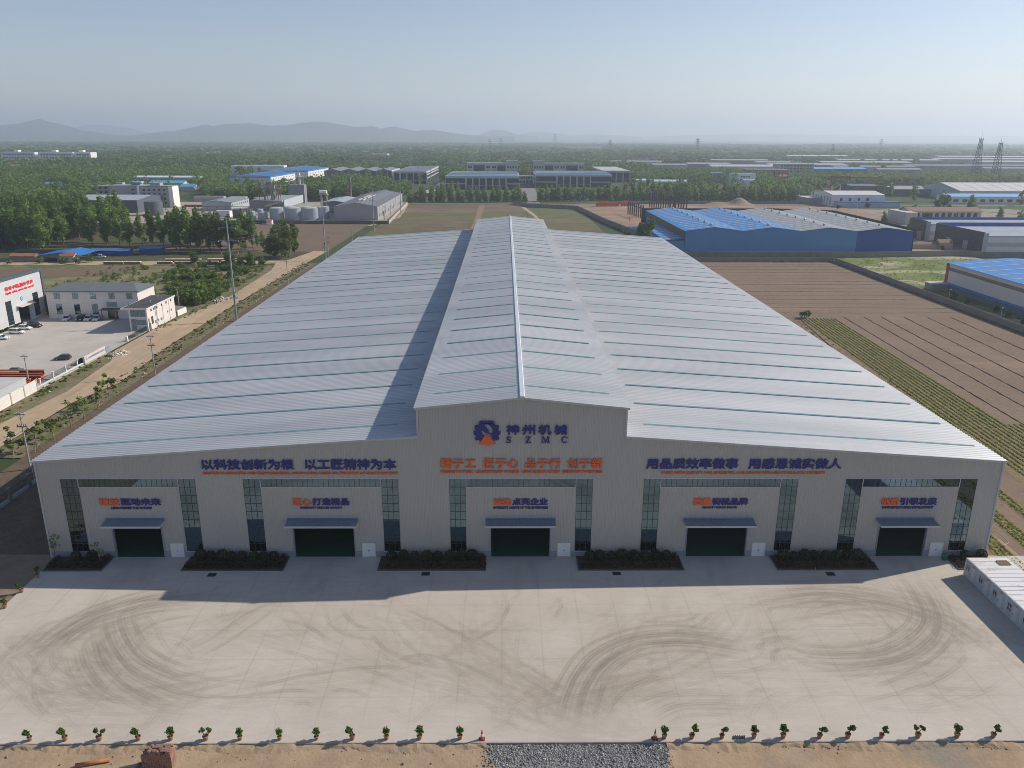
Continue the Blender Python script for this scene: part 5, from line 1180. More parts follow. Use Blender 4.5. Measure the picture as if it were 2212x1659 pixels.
# ------------------------------------------------------------------ cars
tyre_m = M('tyre_rubber', (.018, .018, .018), .9); rim_m = M('alloy_rim', (.40, .41, .42), .35, .7); carglass = M('car_glass', (.012, .015, .018), .06, spec=.9)
lamp_m = M('headlamp_glass', (.62, .64, .66), .15); tail_m = M('tail_lamp', (.30, .01, .01), .3); plate_m = M('blue_plate', (.03, .08, .35), .5)
def car_proto(name, kind, paint):
    """car facing +x at the origin"""
    e = empty('parked_car', (0, 0, 0)); L = {'suv': 4.6, 'sedan': 4.75, 'mpv': 5.05}[kind]; Wd = 1.86; H = {'suv': 1.66, 'sedan': 1.46, 'mpv': 1.78}[kind]; belt = H * .60
    hx = L / 2
    secs = [(-hx, .42, .86, .78), (-hx + .12, .30, .93, .90), (-hx + .7, .24, belt + .03, .96), (-.3, .22, belt, 1.0), (hx - 1.35, .22, belt - .03, 1.0), (hx - .75, .23, belt - .13, .97), (hx - .2, .27, belt - .24, .88), (hx, .36, .66, .74)]
    if kind == 'sedan': secs[2] = (-hx + .7, .24, belt - .02, .96)
    mb = MB(); n = 8
    for x, zl, zh, w in secs:
        hw = Wd / 2 * w; zm = (zl + zh) / 2
        mb.v += [(x, -hw * .86, zl), (x, -hw, zl + .16), (x, -hw, zm + .06), (x, -hw * .93, zh), (x, hw * .93, zh), (x, hw, zm + .06), (x, hw, zl + .16), (x, hw * .86, zl)]
    fs = [(7, 6, 5, 4, 3, 2, 1, 0)]; k = (len(secs) - 1) * n; fs.append(tuple(range(k, k + n)))
    for i in range(len(secs) - 1):
        for j in range(n): fs.append((i * n + j, i * n + (j + 1) % n, (i + 1) * n + (j + 1) % n, (i + 1) * n + j))
    mb.f = fs; mb.m = [0] * len(fs); mb.build('body', paint, e, smooth=False)
    back = {'suv': (-hx + .22, -hx + .75), 'sedan': (-hx + .85, -hx + 1.55), 'mpv': (-hx + .15, -hx + .5)}[kind]
    front = {'suv': (hx - 1.25, hx - 1.95), 'sedan': (hx - 1.3, hx - 2.05), 'mpv': (hx - .95, hx - 1.75)}[kind]
    zb, zt = belt - .02, H - .05; wb_, wt = Wd / 2 * .90, Wd / 2 * .72
    mb = MB(); mb.add([(back[0], -wb_, zb), (front[0], -wb_, zb), (front[0], wb_, zb), (back[0], wb_, zb), (back[1], -wt, zt), (front[1], -wt, zt), (front[1], wt, zt), (back[1], wt, zt)],
            [(0, 3, 2, 1), (4, 5, 6, 7), (0, 1, 5, 4), (1, 2, 6, 5), (2, 3, 7, 6), (3, 0, 4, 7)]); mb.build('windows', carglass, e)
    mb = MB(); mb.prism([(back[1] - .08, zt - .02), (front[1] + .06, zt - .02), (front[1] - .1, H), (back[1] + .15, H + .01)], 'y', -wt * 1.02, wt * 1.02)
    for t in (.06, .5, .94):                               # pillars
        xb = back[0] + (front[0] - back[0]) * t; xt = back[1] + (front[1] - back[1]) * t
        for s in (-1, 1): mb.tube((xb, s * wb_, zb), (xt, s * wt, zt), .05, .04, 4)
    mb.build('roof', paint, e)
    for sx_ in (-1, 1):
        for s in (-1, 1):
            x = sx_ * (hx - .92); w = MB(); nn = 16; vs = []
            for yy in (s * (Wd / 2 - .22), s * (Wd / 2 + .01)):
                for i in range(nn): vs.append((x + .33 * math.cos(6.2832 * i / nn), yy, .33 + .33 * math.sin(6.2832 * i / nn)))
            w.add(vs, [tuple(range(nn)), tuple(range(2 * nn - 1, nn - 1, -1))] + [(i, (i + 1) % nn, (i + 1) % nn + nn, i + nn) for i in range(nn)]); wo_ = w.build('wheel', tyre_m, e)
            w = MB(); w.add([(x + .21 * math.cos(6.2832 * i / nn), s * (Wd / 2 + .016), .33 + .21 * math.sin(6.2832 * i / nn)) for i in range(nn)], [tuple(range(nn))]); w.build('rim', rim_m, wo_)
    for s in (-1, 1):
        y = s * .66; ya, yb = sorted((y - .2, y + .2)); MB().prism([(hx - .22, .64), (hx + .012, .60), (hx + .005, .72), (hx - .25, .80)], 'y', ya, yb).build('headlight', lamp_m, e)
        MB().box(-hx - .012, -hx + .1, ya, yb, .74, .86).build('tail_light', tail_m, e)
        ya, yb = sorted((s * .90, s * 1.05)); MB().box(hx - 1.75, hx - 1.6, ya, yb, belt + .02, belt + .16).build('wing_mirror', paint, e)
    MB().box(hx + .001, hx + .02, -.24, .24, .42, .53).build('number_plate', plate_m, e)
    MB().box(hx - .03, hx + .012, -.45, .45, .545, .60).build('grille', black_m, e)
    return e
wp = M('white_car_paint', (.80, .80, .79), .18, var=.02, spec=.6); bp_ = M('black_car_paint', (.012, .012, .014), .15, var=.1, spec=.7); gp = M('grey_car_paint', (.085, .085, .085), .2, .3, var=.05, spec=.6)
protos = {}
def car(kind, paint, x, y, rz, label):
    key = (kind, paint.name)
    if key not in protos: protos[key] = car_proto('c', kind, paint); c = protos[key]; c.location = (x, y, z0 + .225); c.rotation_euler = (0, 0, rz)
    else: c = dup(protos[key], (x, y, z0 + .225), rz)
    tag(c, label, 'car', 'cars parked in the neighbour yard')
for x, kind, pt, lb in ((-158.2, 'suv', wp, 'white hatchback standing apart from the three cars before the office'), (-153.3, 'mpv', bp_, 'black car in the row in front of the office'), (-150.6, 'suv', wp, 'white car right beside the black one in front of the office'), (-147.6, 'suv', wp, 'white car next to the office porch')):
    car(kind, pt, x, 166.2, -math.pi / 2 + .12, lb)
for x, y, kind, pt, lb in ((-163.6, 155.6, 'mpv', bp_, 'black van-like car beside the hall gate'), (-164.9, 152.0, 'suv', wp, 'white crossover between the black car and the white minivan'), (-164.2, 146.2, 'mpv', wp, 'long white minivan with sunroofs by the hall hedge'), (-164.6, 138.6, 'sedan', wp, 'white saloon beside the long minivan, cut by the photo edge')):
    car(kind, pt, x, y, -.12, lb)
car('suv', gp, -132.0, 114.2, math.pi + .08, 'dark grey car parked alone behind the entrance sign wall')
car('suv', wp, -219.5, 317.5, .1, 'white car outside the long blue shed by the poplar grove')
car('mpv', M('silver_van_paint', (.42, .42, .41), .25, .3), -97.6, 672, 1.4, 'pale van parked by the far end of the grey warehouse')
V, F, T = [], [], []
v, f, t = leaves(rng, [(-170.2 + random.uniform(-.2, .2), y, .35, .8, .8, .55) for y in np.arange(136, 160, .9)], 1500, .18); 
hg = bpy.data.objects.new('hedge', np_mesh('hedge', v, f, lf_topiary, t)); COL.objects.link(hg); tag(hg, 'low green hedge along the foot of the lettered grey hall', 'hedge')
v, f, t = leaves(rng, [(-124.6 + random.uniform(-.2, .2), y, .7, .6, .7, .8) for y in np.arange(109, 120, .9)], 900, .18)
hg = bpy.data.objects.new('hedge', np_mesh('hedge', v, f, lf_topiary, t)); COL.objects.link(hg); tag(hg, 'green hedge behind the entrance sign wall', 'hedge')

# ------------------------------------------------------------------ poles and wires
def steel_pole(x, y, H, label, arms, r=.42):
    e = empty('power_pole', (x, y, GZ), label, 'power pole', 'tall steel power poles in a line'); MB().tube((x, y, GZ), (x, y, H), r, r * .42, 10).build('pole', steelpole, e)
    for z, hw, dbl in arms:
        mb = MB(); mb.box(x - hw, x + hw, y - .09, y + .09, z - .09, z + .09)
        if dbl: mb.box(x - hw, x + hw, y - .6, y - .45, z - .5, z - .36)
        c = mb.build('crossarm', steelpole, e)
        mb = MB()
        for s in (-1, 1): mb.lathe([(.05, -.5), (.13, -.4), (.13, -.12), (.05, 0)], (x + s * (hw - .1), y, z - .1), 8)
        mb.build('insulator', M('pale_porcelain', (.55, .57, .6), .3), c)
    mb = MB(); mb.lathe([(r * 1.15, 0), (r * 1.15, .5)], (x, y, H * .24), 10); mb.build('collar', darkgrey, e); return e
steel_pole(-97.9, 165.6, 36, 'tallest steel power pole with several crossarms at the roof edge beside the gatehouse', ((35.6, 1.2, 0), (32.5, 3.0, 0), (28.3, 3.6, 0), (24.3, 3.0, 0), (10.2, 1.4, 0), (8.4, 1.5, 1)))
steel_pole(-97.6, 310.6, 34.8, 'steel power pole beside the track junction, second along the dirt road', ((34.5, 1.2, 0), (27.5, 2.6, 0), (20.5, 2.6, 0), (7.4, 1.4, 1)))
steel_pole(-92.5, 440, 34.6, 'steel power pole in front of the big grey warehouse gable', ((34.3, 1.4, 0), (29, 2.4, 0), (25, 2.4, 0), (21, 2.4, 0)))
steel_pole(-90.2, 569, 34.4, 'steel power pole standing by the path along the grey warehouse', ((34.0, 1.4, 0), (22, 1.6, 0), (20.5, 1.6, 0)))
steel_pole(-94.4, 762, 31.8, 'steel power pole among roadside trees before the dark glass office', ((31.5, 1.6, 0), (25, 1.6, 0)), .4)
steel_pole(-91.6, 866, 32.2, 'steel power pole standing just before the corner of the dark glass office', ((31.8, 1.6, 0), (25, 1.6, 0)), .4)
for x, y, H, lb in ((-78, 1010, 32, 'distant steel pole, single, between dark office and blue-striped workshop'), (-61, 1150, 33, 'distant steel pole with crossarms, one of a pair before the woods'), (-50, 1165, 31, 'distant plain steel pole, other one of the pair before the woods'), (-205, 1190, 38, 'distant steel pole rising behind the wavy grey roof'), (-128, 1300, 42, 'pale distant pole rising behind the dark office roof'),
                 (-555, 1290, 36, 'distant steel pole rising behind the blue-roofed white factory'), (-880, 1480, 40, 'distant pole standing alone in the wide woods'), (-640, 1900, 45, 'very distant pole in the woods before the hills'), (-455, 800, 22, 'thin pole rising from the dense grove before the dark warehouse'), (300, 1300, 30, 'thin pole rising from woods behind the brown brick block')):
    steel_pole(x, y, H, lb, ((H - .4, 1.5, 0), (H * .8, 1.7, 0)), .45)
def conc_pole(x, y, H, label, rz=0.0, trafo=False):
    e = empty('utility_pole', (x, y, GZ), label, 'utility pole', 'concrete utility poles'); e.rotation_euler = (0, 0, 0)
    MB().tube((x, y, GZ), (x, y, H), .19, .11, 8).build('pole', concpole, e)
    mb = MB(); mb.box(x - 1.0, x + 1.0, y - .16, y - .06, H - .5, H - .38)
    mb.tube((x - .8, y - .11, H - .5), (x, y - .11, H - 1.5), .03, .03, 4); mb.tube((x + .8, y - .11, H - .5), (x, y - .11, H - 1.5), .03, .03, 4); c = mb.build('crossarm', darkgrey, e)
    mb = MB()
    for dx in (-.9, -.3, .3, .9): mb.lathe([(.04, 0), (.09, .1), (.09, .24), (.03, .3)], (x + dx, y - .11, H - .38), 6)
    mb.build('insulator', M('pale_porcelain', (.55, .57, .6), .3), c)
    if trafo:
        mb = MB(); mb.box(x - 1.0, x + 1.0, y - .2, y + .05, H - 3.0, H - 2.85)
        for dx in (-.8, -.3, .4, .8): mb.tube((x + dx, y - .1, H - 2.85), (x + dx + .1, y - .35, H - 2.2), .07, .05, 5)
        mb.build('switchgear', darkgrey, e)
    return e
conc_pole(-96, 34.4, 11.7, 'grey concrete pole with switchgear beside the young trees', trafo=True)
conc_pole(-97.9, 97.3, 11.6, 'concrete pole with braced crossarm by the dirt road opposite the entrance sign', trafo=True)
conc_pole(-97.9, 235.8, 11, 'slim concrete pole at the roof edge far along the dirt road')
conc_pole(-97.8, 387.7, 10, 'slim pale pole standing in the ploughed field behind the factory')
conc_pole(-129, 91.6, 7.6, 'concrete pole behind the block wall beside the red girders')
conc_pole(-127.9, 190.1, 7.6, 'short concrete pole just behind the gatehouse')
conc_pole(-96.4, 312.5, 12, 'short pole standing close beside the tall steel one at the track junction', trafo=True)
conc_pole(-94.5, 505, 12, 'thin dark pole in front of the grey warehouse side wall'); conc_pole(-92.6, 525, 11, 'second thin pole along the grey warehouse side wall')
wire_m = M('wire', (.30, .30, .29), .6)
def wire(label, a, c, sag, r=.018):
    a, c = Vector(a), Vector(c); pts = []
    for i in range(25):
        t = i / 24; p = a.lerp(c, t); p.z -= sag * 4 * t * (1 - t); pts.append(p)
    tag(MB().path(pts, r, 3).build('power_line', wire_m), label, 'power line', 'overhead power lines')
wire('upper overhead line running from the tallest pole across the office yard', (-101.4, 165.6, 28.1), (-330, 60, 30), 5, .03)
wire('lower overhead line running from the tallest pole across the office yard', (-100.9, 165.6, 24.1), (-330, 75, 24), 5, .03)
for i, dx in enumerate((-.9, -.3, .3, .9)):
    wire(ORD[i + 1] + ' wire strung between the two concrete poles beside the dirt road', (-96 + dx, 34.3, 11.6), (-97.9 + dx, 97.2, 11.5), 1.2, .012)
    wire(ORD[i + 1] + ' wire strung from the braced pole to the far slim pole', (-97.9 + dx, 97.2, 11.5), (-97.9 + dx, 235.7, 10.9), 2.0, .012)
for i, dx in enumerate((-3.4, 3.4)):
    wire(('outer', 'inner')[i] + ' line between the tallest pole and the junction pole', (-97.9 + dx, 165.6, 28), (-97.6 + dx * .75, 310.6, 27.2), 3, .02)
    wire(('outer', 'inner')[i] + ' line between the junction pole and the warehouse pole', (-97.6 + dx * .75, 310.6, 27.2), (-92.5 + dx * .7, 440, 28.8), 3, .02)
# ------------------------------------------------------------------ saplings, road fence, verge plants
for i, (x, y, h, k) in enumerate(((-103.0, 40.9, 6.2, 0), (-100.1, 44.2, 6.0, 2), (-100.3, 50.7, 6.3, 1), (-100.1, 57.7, 6.6, 3), (-100.4, 63.8, 6.1, 1), (-100.3, 70.3, 6.6, 0), (-100.6, 76.7, 6.7, 2))):
    e = plant('sapling', k, x, y, h, 1.9 if k != 3 else 1.7, '%s staked young tree in the soil strip, counted from the switchgear pole%s' % (ORD[i + 1], ', almost leafless' if k == 3 else ''), group='young street trees in the soil strip', z=GZ + .1)
    mb = MB(); s_ = 1.9 / 1.75
    for a in (.4, 2.5, 4.6): mb.tube((1.2 * math.cos(a), 1.2 * math.sin(a), -.05), (.05 * math.cos(a), .05 * math.sin(a), 1.9), .035, .03, 4)
    st = mb.build('stake', M('bamboo_stake', (.32, .25, .15), .85)); st.parent = e
for i, (y, h) in enumerate(((196, 3.5), (203, 3.2), (209, 3.6), (216, 3.0), (247, 3), (253, 3.2), (259, 3), (266, 3), (272, 3))):
    plant('sapling', 3, -100.4, y, h, .9, '%s thin bare sapling beside the roof edge, counted from the tallest pole' % ORD[i + 1], group='bare saplings along the soil strip')
e = empty('boundary_fence', (-91.5, 20, GZ), 'low wall with dark railing and grey brick pillars in the corner shadow', 'fence')
mb = MB(); mb.box(-91.65, -91.35, -8, 30, GZ, .45); mb.build('base_wall', M('pale_blue_grey_wall', (.30, .35, .38), .85), e)
for y in (-6, 1, 8, 14, 20.2, 26.3):
    mb = MB(); mb.box(-91.8, -91.2, y - .3, y + .3, GZ, 2.2); mb.box(-91.88, -91.12, y - .38, y + .38, 2.201, 2.4); mb.build('pillar', brickdark, e)
mb = MB()
for y in np.arange(-7.6, 29.5, .3): mb.box(-91.52, -91.48, y, y + .03, .45, 1.9)
mb.box(-91.53, -91.47, -8, 30, 1.78, 1.83); mb.build('railing', black_m, e)
e = empty('lamp_post', (-91.2, 27.5, GZ), 'slim white post lamp beside the corner brick pillar', 'lamp'); MB().tube((-91.2, 27.5, GZ), (-91.2, 27.5, 4.2), .06, .05, 6).build('post', white, e); MB().box(-91.4, -90.7, 27.4, 27.6, 4.2, 4.32).build('lamp_head', white, e)
# bushes by the gatehouse and on the meadow
for i, (x, y, h, w) in enumerate(((-127.2, 195.5, 6.2, 3.6), (-123.5, 194.5, 6.6, 3.4), (-120.6, 198.8, 5.4, 3.0), (-130.5, 200, 6.5, 3.8), (-125.5, 202.5, 7, 4), (-121.5, 206, 6, 3.4), (-128, 209, 6.8, 3.8), (-124, 213, 6, 3.5), (-133, 207, 5.5, 3.5), (-129, 218, 5.5, 3.2), (-122, 220, 5, 3), (-134, 198, 4.2, 2.6), (-126, 226, 4.8, 3))):
    plant('bush', i, x, y, h, w, 'leafy bush of the thicket right behind the gatehouse', 'bush', 'bushes of the thicket behind the gatehouse')
for i, (x, y, h, w) in enumerate(((-142, 292, 9, 2.6), (-133, 281, 6, 1.8), (-139, 284.5, 10, 2.4), (-160, 293.5, 7, 2.2), (-128.5, 283, 9, 2.0), (-124.5, 289, 5, 2))):
    plant('poplar', i, x, y, h, w, '%s young upright tree between the timber stacks and the dirt road' % ORD[i + 1], group='young upright trees near the timber stacks')
rg = np.random.default_rng(5)
for i in range(70):
    y = 208 + rg.random() ** .8 * 82; x = -121 - (y - 208) * .06 - rg.random() ** 1.3 * (20 + (y - 208) * .35)
    plant('bush', int(rg.integers(3)), x, y, rg.uniform(2.0, 4.6), rg.uniform(1.3, 2.4), 'loose bush scattered over the rough meadow beyond the gatehouse', 'bush', 'loose bushes on the rough meadow')
bl = []
for i in range(560):
    x = rg.uniform(-200, -119); y = rg.uniform(180, 290)
    if x < -150 and y < 235 and rg.random() < .75: continue
    if x > -137 and y < 225: continue
    if y > 235 and rg.random() < .35: continue
    s_ = rg.uniform(.5, 1.5); bl.append((x, y, GZ + s_ * .7, s_ * .9, s_ * .9, s_ * .9))
v, f, t = leaves(rg, bl, 15000, .24, shell=.4); quadcloud('meadow_scrub', [v], [f], [t], lf_poplar, 'knee-high weeds and scrub over the rough meadow', 'scrub')
bl = []
for y in np.arange(42, 300, .55):
    for x0_, x1_ in ((-107.8, -102.5), (-122.9, -119.3)):
        if x0_ < -119 and (120 < y < 152 or y > 200): continue
        n = rg.poisson(1.0)
        for _ in range(n):
            off = 6 if (x0_ < -119 and y > 152) else 0
            s_ = rg.uniform(.16, .48); bl.append((rg.uniform(x0_, x1_) + (y - 152) * .09 * (off > 0), y + rg.uniform(-.5, .5), GZ + .15 + s_ * .3, s_ * 1.1, s_ * 1.1, s_ * .7))
v, f, t = leaves(rg, bl, 22000, .13, shell=.3); quadcloud('verge_weeds', [v], [f], [t], lf_grass, 'tufts of weeds along both edges of the dirt road', 'weeds')
# litter and spoil heaps on the verges
ltr = leafmat('pale_rubble', (.20, .165, .12), (.62, .58, .52), 0)
n = 900; yy = rg.uniform(45, 290, n); xx = np.where(rg.random(n) < .6, rg.normal(-101.8, .5, n), rg.normal(-118.8, .7, n) + np.clip(yy - 150, 0, 60) * .07)
stones('litter', np.stack([xx, yy], 1), rg.gamma(1.6, .06, n) + .03, ltr, 'pale rubble and litter strewn along the dirt road edges', 'litter', GZ + .15)
for x, y, r, h, lb in ((-118.5, 121, 2.4, .9, 'brown spoil heap with broken slabs at the end of the sign wall'), (-116.5, 203, 3.2, .9, 'pinkish rubble heap beside the dirt road near the thicket')):
    n = 700; a = rg.uniform(0, 6.28, n); q = np.sqrt(rg.random(n)) * r
    o = stones('rubble_heap', np.stack([x + q * np.cos(a), y + q * np.sin(a) * 1.3], 1), rg.gamma(2, .1, n) + .05, ltr, lb, 'rubble heap', GZ)
    cc = np.empty(len(o.data.vertices) * 3); o.data.vertices.foreach_get('co', cc); cc = cc.reshape(-1, 3); cc[:, 2] += np.repeat(h * (1 - q / r), 6); o.data.vertices.foreach_set('co', cc.ravel())
# ------------------------------------------------------------------ grove, blue sheds, timber on the far left
def poplars(rows, label_front, group):
    for i, (x, y, h, w) in enumerate(rows):
        plant('poplar', int(rg.integers(5)), x, y, h, w * 1.15, label_front % ORD[i + 1], group=group, z=GZ + .05)
front = [(-266, 346, 19, 3.2), (-249, 368, 22, 3.4), (-241, 369, 20, 2.6), (-234, 370, 20, 2.8), (-227, 368, 19, 2.8), (-220, 369, 19, 2.4), (-212, 366, 22, 2.8), (-206, 366, 20, 2.6), (-199, 362, 22, 3.0), (-192, 350, 21, 3.2), (-186, 341, 24, 3.2), (-180, 338, 25, 3.6), (-175, 342, 24, 3.2), (-169, 340, 23, 3.2), (-163, 341, 22, 3.0), (-157, 341, 20, 3.0), (-152, 341, 19, 2.8)]
poplars(front, '%s tall poplar in the front row of the grove, counted from the blue-roofed shed', 'front row poplars of the grove')
grp = [(x + rg.uniform(-2, 2), y, rg.uniform(18, 24), rg.uniform(2.6, 3.5)) for x, y in [(-258, 385), (-246, 380), (-236, 383), (-205, 385), (-196, 376), (-190, 366), (-183, 356), (-177, 355), (-170, 355), (-163, 356), (-156, 355), (-150, 354), (-187, 372), (-178, 370), (-168, 369), (-158, 368)]]
for x, y, h, w in grp: plant('poplar', int(rg.integers(5)), x, y, h, w, 'poplar half hidden behind the front row of the grove', group='second row poplars of the grove', z=GZ)
gl = []
for y in np.arange(352, 470, 8.5):
    for x in np.arange(-520, -268, 7.5):
        if x > -300 and y > 420 and rg.random() < .4: continue
        if abs(x / (y + 110)) > .80: continue
        gl.append((x + rg.uniform(-2.5, 2.5), y + rg.uniform(-3, 3)))
gl = sorted(gl, key=lambda p: math.hypot(p[0], p[1] + 110))[:170]
for x, y in gl: plant('poplar', int(rg.integers(5)), x, y, rg.uniform(20, 27), rg.uniform(3.2, 4.4), 'crowded poplar inside the dense grove beyond the red-roofed house', group='crowded poplars of the dense grove', z=GZ)
for i, (x, y, h, w) in enumerate(((-122.6, 316, 17, 3.4), (-119.5, 320, 19.5, 3.4), (-126, 321, 17, 3.2), (-123, 326, 20, 3.4), (-117.8, 327, 19, 3.0), (-128.5, 317, 12, 3.0))):
    plant('poplar', i, x, y, h, w, 'leafy poplar of the tight clump beside the track junction', group='poplars of the clump at the track junction', z=GZ)
plant('poplar', 1, -148.5, 361, 8.5, 1.6, 'small slim tree in the field, shorter of a pair'); plant('poplar', 2, -141.5, 349, 11, 1.7, 'small slim tree in the field, taller of a pair')
for i, x in enumerate((-299, -293, -287, -281, -255, -240, -229, -221)): plant('bush', i, x, 296 + rg.uniform(-1, 1), 2.6 + (i > 4) * 1.5, 1.3 + (i > 4) * .6, '%s small shrub along the track, counted from the dense grove' % ORD[i + 1], 'bush', 'small shrubs along the track')
plant('bush', 2, -218, 301, 4.5, 1.8, 'upright shrub beside the white car by the long blue shed', 'bush')
e = empty('farm_shed', (-235, 303, GZ), 'open barn with a bright blue sheet roof in front of the grove', 'barn')
mb = MB(); mb.prism([(-245, 3.0), (-245, 3.2), (-232, 4.9), (-223, 3.3), (-223, 3.1), (-232, 4.7)], 'y', 302.5, 322); mb.build('roof', M('barn_blue_sheet', (.025, .17, .48), .55), e)
mb = MB(); mb.prism([(-244.3, GZ), (-226, GZ), (-226, 3.7), (-232, 4.65), (-244.3, 3.05)], 'y', 303.3, 303.6); mb.box(-244.3, -244.1, 303.61, 321, GZ, 3.0); mb.build('wall', brickdark, e)
door_part(e, 'S', 303.28, -239, 7, 2.4, black_m)
e = shed('red_roofed_house', 'long low brick house with an orange tiled roof beside the grove', 'house', -259, -246, 302, 307, 2.9, 3.9, 'x', brickdark, red_tile, o=.3)
e = shed('red_roofed_house', 'small white-gabled house with an orange tiled roof beside the blue barn', 'house', -232.5, -225.2, 300.5, 306, 3.2, 4.6, 'x', blockwall, red_tile, o=.3); win(e, 'S', -228.5, 1.3, 1.1, 1, 2, 1, 300.5, glassdark, white, False)
e = shed('blue_shed', 'long deep-blue shed with a flat pitched roof behind the white car', 'shed', -229, -209, 326, 333, 2.6, 3.3, 'x', deepblue, M('dusty_blue_sheet', (.06, .15, .30), .5), o=.8)
e = shed('blue_shed', 'shorter deep-blue shed among the poplar trunks', 'shed', -206, -194, 333, 339, 2.8, 3.4, 'x', deepblue, M('dusty_blue_sheet', (.06, .15, .30), .5))
wall_thing('boundary_wall', 'dark brick yard wall behind the bright blue barn', 'wall', [(-275, 334), (-248, 334)], 2.4, .3, M('dark_wall', (.10, .10, .10), .9))
wall_thing('boundary_wall', 'dim brick wall beside the long orange-roofed house', 'wall', [(-300, 303.5), (-259.5, 303.5)], 1.9, .3, brickdark)
logm = M('sawn_timber', (.80, .66, .50), .85, var=.12, scale=2); logside = M('timber_side', (.20, .13, .075), .9, var=.2)
for i, (xa, xb, y, lb) in enumerate(((-207, -197.5, 294.6, 'timber stack at the far end of the track, closest to the blue sheds'), (-196.8, -188, 294.8, 'timber stack second from the blue sheds along the track'), (-180.2, -172.5, 295.6, 'short timber stack in the front line along the track'), (-171.5, -161.8, 295.8, 'long timber stack in the front line along the track'), (-160.5, -149.5, 296.5, 'timber stack before the last one at the roadside end'), (-148.5, -136.4, 298, 'last timber stack at the roadside end of the track'), (-179.5, -161, 304, 'timber stack in the rear line under the poplars'), (-158, -143, 305, 'rear timber stack closer to the dirt road'))):
    e = empty('timber_stack', ((xa + xb) / 2, y, GZ), lb, 'timber', 'timber stacks along the track'); mb = MB()
    for k in range(int((xb - xa) / .5)): mb.box(xa + k * .5 + .02, xa + k * .5 + .47, y - .62, y + .62, GZ + .1, 1.05 + rg.uniform(-.05, .05))
    mb.build('log_pile', logside, e)
    mb = MB()
    for k in range(int((xb - xa) / .5)): mb.box(xa + k * .5, xa + k * .5 + .49, y - .7, y + .7, 1.11, 1.42 + rg.uniform(-.03, .06))
    mb.build('top_boards', logm, e)
n = 260
# ------------------------------------------------------------------ tank farm and grey warehouse behind
wall_thing('boundary_wall', 'long dark boundary wall in front of the storage tanks', 'wall', [(-262, 494), (-90, 494)], 2.5, .3, M('dark_grey_wall', (.12, .115, .11), .9), posts=12, ph=.1)
wall_thing('boundary_wall', 'whitewashed wall running along the path beside the grey warehouse', 'wall', [(-90, 495), (-97, 672)], 2.6, .3, blockwall, posts=9)
tankm = M('silver_grey_tank', (.36, .40, .45), .5, .25, var=.1, scale=.4); tankd = M('dark_tank', (.10, .115, .13), .55, var=.1)
def tank(x, y, r, h, mat, label, group='pale storage tanks'):
    e = empty('storage_tank', (x, y, GZ), label, 'tank', group); MB().lathe([(r, GZ - GZ), (r, h)], (x, y, GZ), 28).build('shell', mat, e, smooth=False)
    t = MB(); t.lathe([(r + .05, h + .002), (r * .6, h + .55), (.15, h + .85)], (x, y, GZ), 28); t.build('domed_roof', M('tank_roof', (.44, .46, .48), .6, var=.12) if mat is tankm else mat, e)
    t = MB()
    for i in range(20):
        a, b2 = 6.2832 * i / 20, 6.2832 * (i + 1) / 20; t.tube((x + r * math.cos(a), y + r * math.sin(a), h + .75), (x + r * math.cos(b2), y + r * math.sin(b2), h + .75), .04, .04, 3); t.tube((x + r * math.cos(a), y + r * math.sin(a), h - .25), (x + r * math.cos(a), y + r * math.sin(a), h + .75), .03, .03, 3)
    t.build('handrail', steel_g, e)
for i, x in enumerate((-182.2, -168.5, -155.0)): tank(x, 526, 5.1, 9.0, tankm, ('large pale tank in front, farthest from the grey warehouse', 'large pale tank in the middle of the front three', 'large pale tank in front, closest to the grey warehouse')[i])
for i, x in enumerate((-175.0, -162.0, -148.2)): tank(x, 538, 4.6, 8.8, tankm, '%s large tank of the rear row, seen between the front tanks' % ORD[i + 1])
for i, (x, y, r, h) in enumerate(((-202, 525, 3.1, 6.0), (-192.6, 525, 3.0, 5.6), (-197.5, 534, 2.3, 6.8), (-188, 534, 2.3, 6.6))): tank(x, y, r, h, tankm, ('small pale tank in front, next to the dark tank', 'small pale tank in front, next to the large ones', 'slim small tank standing behind the two small front ones, first', 'slim small tank standing behind the two small front ones, second')[i])
tank(-216.6, 537, 4.1, 6.9, tankd, 'squat dark grey tank beside the small pale ones', None); tank(-208.8, 542, 2.6, 5.8, tankd, 'narrow dark tank just behind the squat dark one', None)
tank(-293.6, 561, 7.2, 10.9, tankd, 'big dark cylindrical tank beside the dark blue-grey warehouse', None)
e = shed('warehouse', 'large grey gabled warehouse with dark roof and raised ridge vents', 'warehouse', -136.5, -102.4, 522, 678, 10.0, 13.2, 'y', M('warm_grey_sheet', (.33, .325, .33), .6, var=.04), M('slate_sheet_roof', (.15, .155, .17), .55, var=.08), o=.5)
mb = MB()
for y0_, y1_ in ((545, 562), (568, 612)):
    for dx in (-2.2, 1.2): mb.box(-119.45 + dx, -119.45 + dx + 1.1, y0_, y1_, 13.0, 13.9)
mb.build('ridge_vent', M('pale_ridge_vent', (.44, .42, .39), .6), e)
mb = MB()
for y in np.arange(530, 670, 7): mb.prism([(-104.5, 10.30), (-116, 12.98), (-116, 13.03), (-104.5, 10.36)], 'y', y, y + .5)
mb.build('rooflight_strip', stripe_m, e)
mb = MB(); mb.box(-102.39, -102.3, 521, 678.5, 9.2, 9.9); mb.build('eaves_trim', lightgrey, e)
wrow(e, 'E', -102.4, 528, 676, 18, 1.2, 1.2, 2.6, 1, 2); mb = MB()
for i in range(9): y = 530 + i * 16.5; mb.tube((-102.3, y, 2), (-102.3, y, 9.6), .1, .1, 5)
mb.build('downpipe', M('dark_pipe', (.14, .15, .16), .6), e); door_part(e, 'E', -102.39, 553, 3.6, 4.5, black_m)
